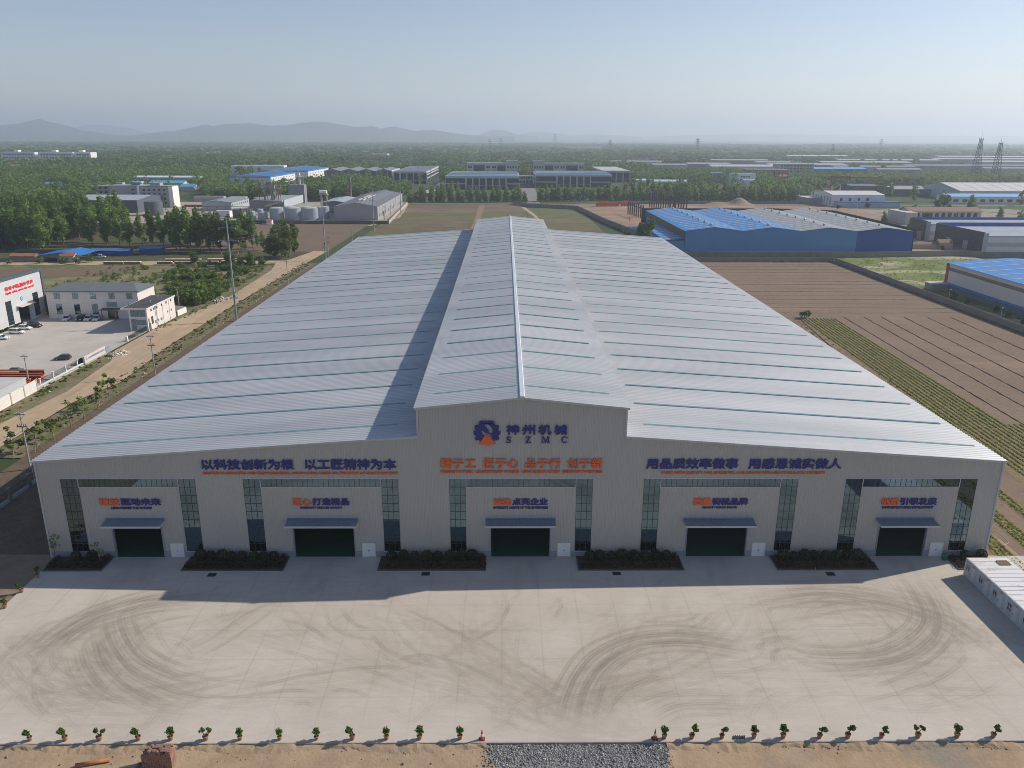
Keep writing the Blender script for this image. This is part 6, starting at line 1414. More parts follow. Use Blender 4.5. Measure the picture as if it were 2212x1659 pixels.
shed('small_warehouse', 'lower grey shed with pale roof between the tanks and the big warehouse', 'shed', -160, -137.2, 584, 640, 8.2, 9.8, 'y', M('blue_grey_shed', (.16, .185, .19), .6), M('pale_blue_grey_roof', (.36, .39, .42), .5))
e = empty('chimney_stack', (-157, 700, GZ), 'slender rust-brown chimney behind the grey warehouse roof', 'chimney'); MB().lathe([(1.1, 0), (.75, 24)], (-157, 700, GZ), 12).build('shaft', M('rust_brown', (.16, .07, .05), .8), e); MB().lathe([(.3, 0), (.3, 24.3)], (-155.8, 700, GZ), 8).build('flue', steel_g, e)
e = shed('process_building', 'grey works building with a pale parapet side, steel tower on its roof', 'works building', -226, -195.5, 598, 664, 8.6, None, wall=M('greenish_grey_sheet', (.19, .215, .21), .65), roof=M('grey_flat_roof', (.30, .315, .32), .7))
mb = MB(); mb.box(-195.48, -195.2, 597, 664.3, 2.5, 9.4); mb.build('side_cladding', M('pale_blue_grey_sheet', (.42, .47, .50), .5), e); wrow(e, 'S', 597.85, -212, -197, 6, 3.6, 1.5, 1.2, 2, 1)
e = empty('process_tower', (-208, 606, GZ), 'open rusty steel tower with platforms and vertical columns on the works roof', 'process tower')
mb = MB()
for x in (-218, -211, -205, -201.4):
    for y in (603, 610): mb.box(x - .22, x + .22, y - .22, y + .22, 8.9, 24.6)
mb.build('column', M('rusty_grey_steel', (.17, .13, .11), .8, var=.25), e)
for z in (13, 18.5, 24.3): part('platform', M('rusty_grey_steel', (.17, .13, .11), .8), e, (-218.6, -200.8, 602.4, 610.6, z, z + .25))
mb = MB()
for z in (9, 13.3, 18.8):
    for a, c in ((-201.4, -205), (-205, -201.4)): mb.tube((a, 602.9, z), (c, 602.9, z + 5), .14, .14, 4)
mb.build('brace', M('pale_brace', (.5, .48, .45), .7), e)
for x, r, h in ((-214.5, .9, 22), (-208.3, .8, 25.6), (-206, 1.1, 21)): MB().lathe([(r, 0), (r, h - 9), (.2, h - 8.4)], (x, 606.5, 9), 12).build('vessel', steel_g, e)
e = empty('process_tower', (-203, 690, GZ), 'smaller steel tower with a silver column behind the works building', 'process tower')
mb = MB(); mb.box(-214, -198.5, 684, 694, GZ, 17.5); mb.build('housing', M('dull_grey_sheet', (.22, .23, .23), .7), e); mb = MB()  # housing in one plain dull grey
for x in (-206, -199): mb.box(x - .2, x + .2, 684, 684.4, 17.5, 27.5)
mb.box(-207, -198, 684, 690, 24.5, 24.8); mb.tube((-199, 683.9, 17.5), (-202, 683.9, 24), .15, .15, 4); mb.build('frame', M('pale_brace', (.5, .48, .45), .7), e)
MB().lathe([(1.2, 0), (1.2, 9), (.5, 11), (.5, 14)], (-203.5, 688, 17.6), 12).build('vessel', M('silver_vessel', (.55, .56, .57), .4, .4), e)
mb = MB(); pts = [(-213, 686, 16.5), (-213, 686, 21), (-211.5, 686, 22.5), (-209, 686, 22.3)]; mb.path(pts, .7, 8); mb.build('duct', M('silver_vessel', (.55, .56, .57), .4, .4), e)
e = shed('works_shed', 'low pale shed with a ribbed grey-green roof and small windows, beside the tank yard', 'shed', -268, -243, 600, 652, 6.8, 8.6, 'y', M('pale_blue_grey_sheet', (.42, .47, .50), .5), M('grey_green_roof', (.23, .26, .25), .6)); wrow(e, 'E', -243, 602, 650, 8, 3.6, 1.6, 1.5)
mb = MB()
for y, z in ((560, 4.6), (575, 5.2)):
    mb.box(-262, -186, y, y + .5, z, z + .35); mb.box(-262, -186, y + 1.4, y + 1.9, z, z + .35)
for x in np.arange(-262, -186, 7.5): mb.box(x, x + .3, 560, 560.4, GZ, 5); mb.box(x, x + .3, 575, 575.4, GZ, 5.4)
tag(mb.build('pipe_rack', M('rusty_grey_steel', (.17, .13, .11), .8)), 'rusty overhead pipe rack behind the small tanks', 'pipe rack')
mb = MB(); mb.prism([(-205, 5.5), (-190, 9.5), (-190, 11), (-205, 7)], 'y', 572, 574.5); tag(mb.build('conveyor', M('pale_conveyor', (.42, .39, .35), .7)), 'inclined enclosed conveyor in front of the works building', 'conveyor')
e = shed('pump_house', 'tiny white hut with an orange roof at the foot of the boundary wall', 'hut', -180.2, -176.2, 488.5, 492.6, 2.5, 3.3, 'x', white, red_tile); mb = MB()
for x in np.arange(-183, -174, .5): mb.box(x, x + .15, 487.4, 487.5, GZ, 1.0)
mb.build('picket_fence', white, e)
shed('yard_hut', 'small whitewashed hut with a flat roof in the tank yard', 'hut', -238, -226, 545, 552, 4.2, None, wall=white, roof=M('pale_flat_roof', (.50, .49, .47), .7))
e = empty('water_tower', (-157, 583, GZ), 'pale horizontal water tank raised on four concrete legs', 'water tower'); mb = MB()
for x in (-159.5, -155): 
    for y in (581, 585): mb.box(x - .35, x + .35, y - .35, y + .35, GZ, 15)
mb.build('leg', concrete, e); part('platform', concrete, e, (-161.2, -153.6, 579.8, 586.2, 15.001, 15.6)); mb = MB(); mb.tube((-160.6, 583, 17.3), (-154.4, 583, 17.3), 1.7, 1.7, 14); mb.build('vessel', white, e)
# dark warehouse, grey six-storey block, low blue roofs
e = shed('warehouse', 'dark blue-grey warehouse with a pale sheet roof beyond the grove', 'warehouse', -371, -315.5, 580, 640, 10.2, 12.6, 'x', M('dark_blue_grey_sheet', (.085, .10, .125), .6, var=.06), M('pale_blue_grey_roof', (.36, .39, .42), .5), o=.4); door_part(e, 'S', 579.99, -332, 7, 5, black_m); door_part(e, 'S', 579.99, -342, 6, 5, lightgrey); door_part(e, 'E', -315.49, 600, 8, 5, white)
mb = MB(); mb.box(-371.1, -315.4, 579.5, 579.98, 9.6, 10.0); mb.build('eaves_trim', midgrey, e)
blk = M('grey_render_block', (.36, .345, .325), .85, var=.07)
e = empty('office_block', (-340, 632, GZ), 'plain grey multi-storey block with white fins, standing behind the dark warehouse', 'office block')
mb = MB(); mb.box(-388, -352, 660, 674, GZ, 17.5); mb.box(-366, -336, 640, 656, GZ, 18.4); mb.box(-337.5, -306, 633, 646, GZ, 18.4); mb.build('wall', blk, e)
mb = MB(); mb.box(-337.6, -335.8, 631.9, 640, GZ, 18.6); mb.box(-309.2, -306, 632, 632.98, GZ, 18.6); mb.box(-305.98, -305.4, 632, 646.2, GZ, 18.6); mb.build('fin', white, e)
mb = MB(); mb.box(-367, -336, 639.5, 656.5, 18.41, 18.9); mb.box(-337.9, -305.3, 632.4, 646.4, 18.61, 19.1); mb.box(-370, -364, 662, 668, 17.5, 20.3); mb.box(-348, -340, 645, 652, 18.9, 21); mb.box(-326, -318, 636, 643, 19.1, 21.5); mb.build('roof', M('grey_flat_roof', (.30, .315, .32), .7), e)
part('roof_tank', paleblue, e, (-346.5, -338, 643, 650, 21.01, 22.2))
for z in (3, 6.8, 10.6, 14.4): wrow(e, 'S', 632.95, -334, -311, 5, z, 2.1, 1.9); wrow(e, 'S', 659.95, -387, -367, 4, z, 2.1, 1.9)
for z in (10.6, 14.4): wrow(e, 'S', 639.95, -348, -342, 1, z, 2.1, 1.6)
e = shed('blue_roofed_hall', 'long low pale-blue building with a white roof edge beyond the grey block', 'hall', -489, -408, 960, 990, 10.5, 12, 'x', M('pale_blue_band', (.33, .40, .48), .55), M('white_sheet_roof', (.6, .63, .66), .5)); part('band', M('blue_grey_band', (.16, .22, .30), .6), e, (-489.1, -407.9, 959.7, 959.98, 4, 6.5))
e = shed('villa', 'pale two-storey house with a teal hipped roof beside the long blue building', 'house', -436, -395, 885, 905, 7.5, 10, 'x', offwhite, tealroof, o=1); wrow(e, 'S', 885, -432, -399, 7, 3.8, 1.8, 1.8)
shed('pavilion', 'small round-looking pavilion with a teal roof beside the teal-roofed house', 'pavilion', -392, -376, 870, 884, 4.6, 7.2, 'x', offwhite, tealroof, o=1.2); shed('teal_roof_shed', 'small teal roof showing among the trees before the wide woods', 'shed', -560, -540, 880, 890, 6.5, 8.5, 'x', offwhite, tealroof)
for x, y, w in ((-262, 700, 16), (-285, 705, 30), (-236, 690, 14)): shed('yard_house', '%s low cream building with flat roof behind the grey block' % {16: 'short', 30: 'long', 14: 'small'}[w], 'building', x - w, x, y, y + 8, 4.4, None, wall=tan_m, roof=M('grey_flat_roof', (.30, .315, .32), .7), group=None)
mb = MB(); mb.box(-300, -272, 640, 643, GZ, 1.6); tag(mb.build('flower_bed', M('red_planting', (.22, .05, .04), .9)), 'strip of reddish planting at the foot of the grey block', 'flower bed')
# blue-roofed white factory
whitef = M('white_factory_wall', (.74, .735, .71), .6, var=.04); bluetr = M('bright_blue_trim', (.02, .20, .58), .5)
def blue_white(name_l, x0, x1, y0, y1, h, n1, n2):
    e = shed('white_factory', name_l, 'factory', x0, x1, y0, y1, h, h + 2.2, 'y', whitef, M('blue_factory_roof', (.03, .14, .34), .5, var=.1), 'white factory wings with blue roofs')
    mb = MB(); mb.box(x1 + .01, x1 + .6, y0 - .5, y1 + .3, h - .9, h + .5); mb.box(x0 - .3, x1 + .6, y0 - .6, y0 - .02, h - 1.1, h + .1); mb.box(x1 + .01, x1 + .4, y0 - .4, y0 + 2, GZ, h - .91); mb.build('blue_trim', bluetr, e)
    wrow(e, 'E', x1, y0 + 4, y1 - 4, n1, h * .55, 2.0, 1.7, 1, 1); wrow(e, 'E', x1, y0 + 4, y1 - 4, n2, 1.0, 2.0, 3.2, 1, 1)
    mb = MB()
    for y in np.arange(y0 + 6, y1, 9): mb.lathe([(.5, 0), (.7, .5), (.3, 1.2)], ((x0 + x1) / 2, y, h + 2.2), 8)
    mb.build('roof_ventilator', steel_g, e); wrow(e, 'S', y0, x0 + 4, x1 - 2, 3, 4.5, 2.4, 1.2, 1, 1)
    return e
blue_white('front white factory wing with blue roof edge and two rows of small dark windows', -372, -318, 987, 1120, 10.6, 15, 12)
blue_white('rear white factory wing with blue roof edge, reaching farther back', -372, -303, 1134, 1285, 12.3, 13, 11)
part_e = shed('white_factory', 'flat white-and-grey rear block of the blue-roofed factory', 'factory', -470, -380, 1290, 1310, 14.5, None, wall=whitef, roof=whitef)
# wavy-roofed shed
e = empty('market_hall', (-225, 1142, GZ), 'long grey hall with four shallow wave-like roof gables behind poplars', 'hall'); mb = MB()
for i in range(4):
    x0, x1 = -280 + i * 26.3, -280 + (i + 1) * 26.3; mb.prism([(x0, 11.6), (x1, 11.6), (x1, 11.9), ((x0 + x1) / 2, 15.6), (x0, 11.9)], 'y', 1140, 1230)
mb.build('roof', M('mid_slate_roof', (.19, .20, .21), .6), e); mb = MB(); mb.box(-279, -176, 1142, 1228, GZ, 11.5); mb.build('wall', M('charcoal_wall', (.12, .125, .13), .8), e); mb = MB(); mb.box(-176, -175, 1138, 1232, 11, 13); mb.build('gutter_trim', white, e); mb = MB()  # hall walls in a plain charcoal grey
for x in np.arange(-276, -175, 8.5): mb.box(x, x + .8, 1141.3, 1141.98, GZ, 11.4)
mb.build('column', lightgrey, e)
# dark-glass offices
def office_bay(label, x0, x1, y0, y1, h, n, name='glass_workshop', bays=(0, 1), roof=None, cat='workshop', sides=True):
    e = empty(name, ((x0 + x1) / 2, y0, GZ), label, cat, None); wl_ = M('pale_grey_frame_wall', (.46, .47, .46), .6, var=.04)
    mb = MB(); mb.box(x0 + .6, x1 - .6, y0 + .6, y1 - .6, GZ, h - 1.2); mb.build('core', M('dark_window_band', (.032, .038, .045), .25, var=.15), e)
    mb = MB(); mb.box(x0, x1, y0, y1, h - 2.6, h); b0, b1 = x0 + (x1 - x0) * bays[0], x0 + (x1 - x0) * bays[1]
    for i in range(n + 1): x = b0 + (b1 - b0) * i / n; mb.box(x - .9, x + .9, y0, y0 + .58, GZ, h - 2.61)
    for xa, xb in ((x0, b0), (b1, x1)):
        if xb - xa > 3: mb.box(xa, xb - 1, y0, y0 + .55, h * .38, h * .38 + 1.3); mb.box(xa, xa + .8, y0 + .002, y0 + .57, GZ, h - 2.61)
    for z in (h * .36, h * .66): mb.box(x1 - .58, x1, y0 + .6, y1, z, z + 1.3); mb.box(x0, x0 + .58, y0 + .6, y1, z, z + 1.3)
    mb.box(b0 + 1, b1 - 1, y0 + .05, y0 + .5, h * .25, h * .25 + .5)
    mb.build('frame_wall', wl_, e); return e
def striped_roof(e, x0, x1, y0, y1, h):
    mb = MB(); mb.box(x0 + .8, x1 - .8, y0 + .8, y1 - .8, h - .3, h + .004); mb.build('roof', M('blue_flat_roof', (.08, .24, .52), .5), e)
    mb = MB(); L = y1 - y0
    for t in (.22, .55, .86): mb.box(x0 + 2, x1 - 2, y0 + L * t, y0 + L * (t + .09), h + .005, h + 1.1)
    mb.build('roof_monitor', M('pale_monitor', (.50, .50, .46), .6), e); mb = MB(); mb.box(x0 - .2, x1 + .2, y1 - .2, y1 + .3, h - 1, h + 1.2); mb.build('rear_parapet', darkgrey, e)
office_bay('dark-glass office with white columns and slate roof, standing beside the wavy grey roof', -158, -112, 1030, 1240, 16.3, 5); mb = MB(); mb.box(-157, -113, 1031, 1239, 15.6, 16.31); tag(mb.build('roof', M('slate_sheet_roof', (.15, .155, .17), .55), bpy.data.objects['glass_workshop']))
e = office_bay('blue-striped flat workshop with dark glass bays, behind the tree row, on the dark office side', -77, 15.5, 905, 1020, 15.9, 6, bays=(.28, .82)); striped_roof(e, -77, 15.5, 905, 1020, 15.9)
e = office_bay('blue-striped flat workshop with five tall dark bays, beside the access road', 37, 136, 945, 1035, 16.6, 5, bays=(.28, .72)); striped_roof(e, 37, 136, 945, 1035, 16.6)
office_bay('dark-glass office partly hidden by woods beside the five-bay workshop', 140, 180, 1080, 1240, 16.3, 4)
e = shed('link_gate', 'pale two-storey link building with small windows between the two blue-striped workshops', 'gatehouse', 15.6, 36.9, 1028, 1040, 11, None, wall=M('pale_grey_frame_wall', (.46, .47, .46), .6), roof=M('pale_grey_frame_wall', (.46, .47, .46), .6)); wrow(e, 'S', 1028, 16.5, 36, 6, 6.6, 2.2, 2.6); wrow(e, 'S', 1028, 16.5, 36, 4, .6, 3, 4)
for x0, x1, tw, lb in ((-80, 22, 1, 'pale three-storey office slab behind the workshop, tower end towards the road'), (53, 157, 0, 'pale three-storey office slab behind the five-bay workshop, mirror of its twin')):
    e = empty('office_slab', ((x0 + x1) / 2, 1160, GZ), lb, 'office block'); wl_ = M('pale_grey_frame_wall', (.46, .47, .46), .6); sx_ = .77; X0, X1 = x0 * sx_, x1 * sx_; t0, t1 = (X1 - 18, X1) if tw else (X0, X0 + 18)
    mb = MB(); mb.box(X0, X1, 1162, 1180, GZ, 24); mb.box(t0, t1, 1161, 1181, GZ, 27); mb.build('wall', wl_, e); a0, a1 = (X0, t0) if tw else (t1, X1)
    for k, (fa, fb) in enumerate(((.02, .13), (.17, .45), (.49, .60), (.64, .75), (.78, .99))):
        if not tw: fa, fb = 1 - fb, 1 - fa
        if k in (1, 4): MB().box(a0 + (a1 - a0) * fa, a0 + (a1 - a0) * fb, 1161.7, 1161.98, 3, 20.5).build('curtain_wall', M('dark_window_band', (.032, .038, .045), .25), e)
        else:
            for z in (9, 16): wrow(e, 'S', 1162, a0 + (a1 - a0) * fa, a0 + (a1 - a0) * fb, 2, z, 2.9, 3.4)
    for z in (9, 16): wrow(e, 'S', 1161, t0 + 1, t1 - 1, 4, z, 2.6, 3.4)
# ------------------------------------------------------------------ right-hand side: walls, yards, blue factory
wall_thing('precast_wall', 'winding grey wall around the construction lot behind the factory', 'wall', [(5, 681), (18, 648), (63.5, 622), (73.5, 511), (85, 428), (88.5, 394)], 3.5, .25, wallconc, posts=6)
wall_thing('precast_wall', 'grey post-and-panel wall across the back of the brown field', 'wall', [(86, 308), (172, 308.2)], 2.5, .2, wallconc, posts=6.2)
wall_thing('precast_wall', 'grey post-and-panel wall between the brown field and the patchy green', 'wall', [(172.4, 308), (172.6, 230), (173.2, 149), (173.4, 95)], 2.5, .2, wallconc, posts=6.2)
wall_thing('concrete_wall', 'long plain concrete wall in front of the blue factory', 'wall', [(95, 326.8), (196, 325), (252, 331.5), (264, 325.5), (300, 325)], 3.2, .3, M('weathered_concrete_wall', (.22, .215, .20), .9, var=.2, scale=.3))
wall_thing('concrete_wall', 'low roadside wall beyond the sand heap', 'wall', [(92, 690), (310, 694)], 2.2, .3, M('weathered_concrete_wall', (.22, .215, .20), .9))
dustblue = M('dusty_blue_wall', (.10, .265, .50), .6, var=.08, scale=.08)
e = empty('blue_factory', (170, 353, GZ), 'long blue sheet factory with four low gables, half blue roof and half grey', 'factory')
gx_ = [98.8, 131.8, 164.2, 195.9, 227.6]; yb0, yb1 = 338, 466; he, hr_ = 12.5, 14.6
mb = MB(); mb.add([(gx_[0], yb0, GZ), (195.9, yb0, GZ), (195.9, yb0, he)] + [(x, yb0, z) for i in (2, 1, 0) for x, z in (((gx_[i] + gx_[i + 1]) / 2, hr_), (gx_[i], he))], [tuple(range(9))]); mb.quad((gx_[0], yb0, GZ), (gx_[0], yb1, GZ), (gx_[0], yb1, he), (gx_[0], yb0, he)); mb.quad((gx_[0], yb1, GZ), (gx_[4], yb1, GZ), (gx_[4], yb1, he), (gx_[0], yb1, he)); mb.build('wall', dustblue, e)
mb = MB(); mb.add([(195.9, yb0, GZ), (227.6, yb0, GZ), (227.6, yb0, he), (211.75, yb0, hr_), (195.9, yb0, he)], [(0, 1, 2, 3, 4)]); mb.quad((227.6, yb0, GZ), (227.6, yb1, GZ), (227.6, yb1, he), (227.6, yb0, he)); mb.build('end_wall', M('strong_blue_sheet', (.025, .10, .34), .55, var=.06), e)
for i in range(4):
    a, c = gx_[i], gx_[i + 1]; m_ = (a + c) / 2; o0 = .6 if i == 0 else 0
    mb = MB(); mb.prism([(a - o0, he + .05), (m_, hr_ + .05), (c, he + .05), (c, he + .2), (m_, hr_ + .2), (a - o0, he + .2)], 'y', yb0 - .4, yb1); r = mb.build('roof', (M('bright_dusty_blue_roof', (.045, .20, .46), .55, var=.12, scale=.1), M('dusty_grey_roof', (.27, .285, .29), .6, var=.1))[i > 1], e)
    mb = MB()
    for y in np.arange(yb0 + 5, yb1, 8):
        for s in (-1, 1):
            xa, xb = (a + .8, m_ - .8) if s < 0 else (c - .8, m_ + .8)
            za, zb2 = he + .21 + (hr_ - he) * .05, hr_ + .21 - (hr_ - he) * .05; mb.prism([(xa, za), (xb, zb2), (xb, zb2 + .05), (xa, za + .05)], 'y', y, y + .75)
    mb.build('rooflight_strip', stripe_r if i < 2 else stripe_m, r)
    for k in range(8):
        y = yb0 + 9 + k * 15.4; mb = MB(); mb.lathe([(.45, 0), (.45, .4), (.75, .5), (.8, .9), (.3, 1.3)], (m_, y, hr_ + .15), 9); mb.build('roof_ventilator', M('ventilator_metal', (.45, .42, .39), .5, .3), e)
mb = MB(); mb.box(88.6, 98.6, yb0 + .1, 420, GZ, 7.2); mb.build('lean_to_wall', dustblue, e); mb = MB(); mb.prism([(87.6, 7.25), (98.75, 8.3), (98.75, 8.5), (87.6, 7.45)], 'y', yb0 - .3, 424); rr = mb.build('lean_to_roof', M('bright_dusty_blue_roof', (.045, .20, .46), .55), e); mb = MB()
for y in np.arange(yb0 + 5, 420, 8): mb.prism([(88, 7.5), (98.5, 8.49), (98.5, 8.56), (88, 7.56)], 'y', y, y + .75)
mb.build('rooflight_strip', stripe_r, rr); mb = MB(); mb.box(98.25, 98.7, yb0 - .35, yb1, 8.6, he + .18); mb.build('side_band', M('olive_brown_band', (.15, .125, .05), .7), e)
e = wall_thing('green_fence', 'tall dark green sheet fence behind and beside the blue factory', 'fence', [(96, 470), (195, 472), (229.6, 456), (229.6, 341)], 14.2, .3, dkgreen)
plant('broad', 0, 78.8, 349, 21, 7.2, 'large dense round tree beside the blue factory lean-to', z=GZ); plant('bush', 1, 107.7, 172, 3.4, 1.9, 'single bright bush at the corner of the green crop rows', 'bush')
for i, (x, y) in enumerate(((78, 470), (80.5, 455), (82.5, 440), (84, 430))): plant('bush', i, x - 3, y, 2.2, 1.8, 'low bush in the ditch at the foot of the winding wall', 'bush', 'bushes along the winding wall')
def columns(label, pts, h, group=None):
    e = empty('crane_runway', (*pts[0], GZ), label, 'crane runway', None); mb = MB()
    for i, (x, y) in enumerate(pts): c = MB(); c.box(x - .5, x + .5, y - .3, y + .3, GZ, h); c.build('column', brownsteel, e)
    for (xa, ya), (xb, yb) in zip(pts[:-1], pts[1:]): mb.prism([(xa, ya - .2), (xb, yb - .2), (xb, yb + .2), (xa, ya + .2)], 'z', h * .72, h * .72 + .7)
    mb.build('beam', brownsteel, e)
columns('row of brown steel columns with crane beam in the earth lot, beside the round tree', [(103.2 + i * .85, 581 - i * 5.7) for i in range(8)], 10.3)
columns('long row of brown steel columns with a crane beam behind the blue factory', [(133.5 + i * .9, 648 - i * 6.3) for i in range(16)], 14)
columns('short far row of brown steel columns at the back of the earth lot', [(147 + i * 3.0, 640 - i * 5) for i in range(5)], 11)
mb = MB(); N_ = 26; vs = []; fs = []
for j in range(N_):
    for i in range(N_):
        x, y = 186 + i * 2.2, 668 + j * 1.1; h = 7.2 * math.exp(-((x - 227) / 9) ** 2 - ((y - 680) / 7) ** 2) + 3.0 * math.exp(-((x - 205) / 11) ** 2 - ((y - 680) / 6) ** 2) + random.uniform(-.15, .15); vs.append((x, y, GZ + .1 + max(-.3, h - .25)))
for j in range(N_ - 1):
    for i in range(N_ - 1): k = j * N_ + i; fs.append((k, k + 1, k + N_ + 1, k + N_))
mb.add(vs, fs); tag(mb.build('sand_heap', M('ochre_sand', (.27, .21, .145), .95, var=.2, scale=.3, bmp=.5), smooth=True), 'ochre sand heap in the earth lot behind the blue factory', 'sand heap')
for i, (x, y, L, lb) in enumerate(((84, 657, 22, 'long orange crane girder lying in the earth lot'), (108, 660, 14, 'shorter orange crane girder behind the winding wall'))):
    e = empty('crane_girder', (x, y, GZ), lb, 'girder'); mb = MB(); mb.box(x, x + L, y, y + 1.6, .4, 3.2); mb.box(x + L * .1, x + L * .5, y + 3, y + 4.6, .3, 4.6); mb.build('beam', orange_m, e); mb = MB()
    for k in range(5): mb.box(x + k * L / 5 + .5, x + k * L / 5 + 1.3, y - .05, y + 1.7, GZ, .399)
    mb.build('trestle', brownsteel, e)
mb = MB()
for i in range(26): x = 21 + i * 1.9; mb.tube((x, 684 - abs(i - 10) * .6, .6), (x + 1.9, 683 - abs(i - 9) * .6, 2.6 if i % 2 else .8), .22, .22, 4)
tag(mb.build('steel_stock', rust_m), 'reddish steel lattice parts stored behind the winding wall', 'steel stock')
e = empty('crane', (75, 712, GZ), 'small dark blue jib crane beyond the winding wall', 'crane'); mb = MB(); mb.tube((73, 712, GZ), (75.5, 712, 10), .4, .3, 5); mb.tube((78, 712, GZ), (75.5, 712, 10), .4, .3, 5); mb.tube((72.6, 712, 5), (76.6, 712, 10.5), .5, .4, 5); mb.build('frame', M('dark_blue_paint', (.03, .06, .2), .6), e)
e = empty('flagpole', (88.2, 474.7, GZ), 'red flag on a pole beside the round tree', 'flag'); MB().tube((88.2, 474.7, GZ), (88.2, 474.7, 7.5), .08, .06, 6).build('pole', steel_g, e); MB().add([(88.25, 474.7, 7.3), (89.0, 474.9, 6.6), (88.8, 474.5, 4.3), (88.25, 474.7, 4.8), (88.27, 474.76, 7.3), (89.02, 474.96, 6.6), (88.82, 474.56, 4.3), (88.27, 474.76, 4.8)], [(0, 1, 2, 3), (7, 6, 5, 4)]).build('flag', M('flag_red', (.55, .02, .03), .7), e)
shed('site_hut', 'low white hut beside the red flag behind the winding wall', 'hut', 85.5, 92, 452, 462, 2.0, None, wall=white, roof=white)
# white factory with the bright blue roof at the right edge
e = empty('blue_roofed_factory', (215, 172, GZ), 'white factory with bright blue roof, brown band and red corner at the field wall', 'factory')
x0, x1, y0, y1, h, hr_ = 189, 243, 90, 230.3, 11.3, 13.2
mb = MB(); mb.prism([(x0, 2.2), (x1, 2.2), (x1, h), ((x0 + x1) / 2, hr_), (x0, h)], 'y', y0, y1); mb.build('wall', M('cream_white_cladding', (.60, .575, .53), .55, var=.04), e)
mb = MB(); mb.box(x0 - .06, x1, y0, y1 - .02, GZ, 2.19); mb.build('base_wall', M('teal_grey_base', (.15, .20, .21), .85, var=.12), e)
mb = MB(); gable_roof(mb, x0, x1, y0, y1, h, hr_, 'y', .5); r = mb.build('roof', M('sky_blue_roof', (.055, .24, .56), .5, var=.08), e); mb = MB(); xm = (x0 + x1) / 2
for y in np.arange(y0 + 5, y1, 9.2):
    for a in (x0, x1): c = xm + (-.8 if a < xm else .8); mb.prism([(a, h + .19), (c, hr_ + .17), (c, hr_ + .22), (a, h + .24)], 'y', y, y + .5)
mb.build('rooflight_strip', stripe_r, r); part('brown_band', M('brown_grey_band', (.21, .185, .15), .65), e, (x0 - .05, x0 - .002, y0, y1 - 2.2, 8.3, 9.7)); mb = MB(); mb.box(x0 - .12, x0 + .3, y1 - 2.1, y1 + .1, 2.2, h + .05); mb.build('red_corner', M('dark_red_cladding', (.30, .035, .05), .5), e)
mb = MB(); mb.prism([(x0 - .9, 2.3), (x0 - .07, 3.0), (x0 - .07, 3.2), (x0 - .9, 2.5)], 'y', y0, y1 + .2); mb.build('skirt_canopy', M('blue_skirt', (.03, .13, .36), .5), e)
for y in (215, 190, 165, 140): mb = MB(); mb.lathe([(.5, 0), (.8, .6), (.3, 1.2)], (xm, y, hr_ + .15), 9); mb.build('roof_ventilator', M('ventilator_metal', (.45, .42, .39), .5, .3), e)
shed('lean_to', 'small grey concrete lean-to at the red corner of the blue-roofed factory', 'shed', 181.5, 188.9, 226, 232, 2.6, None, wall=concrete, roof=M('pale_flat_roof', (.50, .49, .47), .7))
for i in range(9): plant('bush', i, 181.5 + rg.uniform(-2, 3), 112 + i * 12 + rg.uniform(-3, 3), rg.uniform(2, 3.6), 1.0, 'narrow shrub between the field wall and the blue-roofed factory', 'bush', 'narrow shrubs behind the field wall')
for y in (203, 168, 131): e = empty('lamp_post', (176.5, y, GZ), '%s thin white lamp post behind the field wall, counted from the red corner' % ORD[1 + (203, 168, 131).index(y)], 'lamp', None); MB().tube((176.5, y, GZ), (176.5, y, 4.6), .06, .05, 6).build('post', white, e); MB().box(176.3, 177.1, y - .08, y + .08, 4.6, 4.72).build('lamp_head', white, e)
# grey workshops beyond
gw = M('dark_brown_grey_sheet', (.10, .10, .105), .65, var=.06); rg_ = M('pale_blue_grey_roof', (.36, .39, .42), .5)
def grey_shop(label, x0, x1, y0, y1, h):
    e = empty('grey_workshop', (x0, y0, GZ), label, 'workshop', 'dark grey workshops with stepped roofs'); mb = MB(); mb.prism([(y0, GZ), (y1, GZ), (y1, h), (y0, h)], 'x', x0, x0 + .5); mb.build('front_wall', gw, e)
    mb = MB(); mb.box(x0 + .51, x1, y0, y0 + .4, GZ, h - 2.6); mb.build('side_wall', white, e); part('side_wall', white, e, (x0 + .51, x1, y1 - .4, y1, GZ, h - 2.6)); L = (y1 - y0) / 2
    for i in range(2):
        ya, yb = y0 + L * i + .2, y0 + L * (i + 1) - .2; mb = MB(); mb.prism([(ya, h - 2.4), ((ya + yb) / 2, h - 1.0), (yb, h - 2.4), (yb, h - 2.3), ((ya + yb) / 2, h - .85), (ya, h - 2.3)], 'x', x0 + .52, x1); mb.build('roof', rg_, e)
    mb = MB(); mb.box(x0 + 1, x1, y1 - .9, y1 - .41, h - 2.29, h + .3); mb.build('blue_parapet', deepblue, e)
    mb = MB(); mb.box(x0 + .6, x1, y0 - .3, y0 - .01, h - 2.6, h - 2.0); mb.box(x0 + .6, x1, y0 - .3, y0 - .01, 3.4, 5.6); mb.box(x0 - .3, x0 + 2.5, y0 - .5, y0 - .31, GZ, h - .5); mb.build('pale_band', lightgrey, e)
    n = 3
    for i in range(n): a = y0 + (y1 - y0) * (i + .5) / n; win(e, 'W', a, 1.0, 1.6, 6.5, 1, 5, x0, glassdark, mullion, False)
    door_part(e, 'W', x0, y0 + (y1 - y0) * .33, 5, 5.2, M('pale_roller_door', (.40, .39, .39), .6)); door_part(e, 'W', x0, y0 + (y1 - y0) * .68, 5, 4.6, (black_m if y0 > 390 else M('pale_roller_door', (.40, .39, .39), .6))); return e
grey_shop('dark grey stepped-roof workshop closest to the patchy green field', 272, 350, 345, 398, 11.4); grey_shop('dark grey stepped-roof workshop behind its twin, next to the brown-roofed building', 268, 350, 402, 424, 12.2)
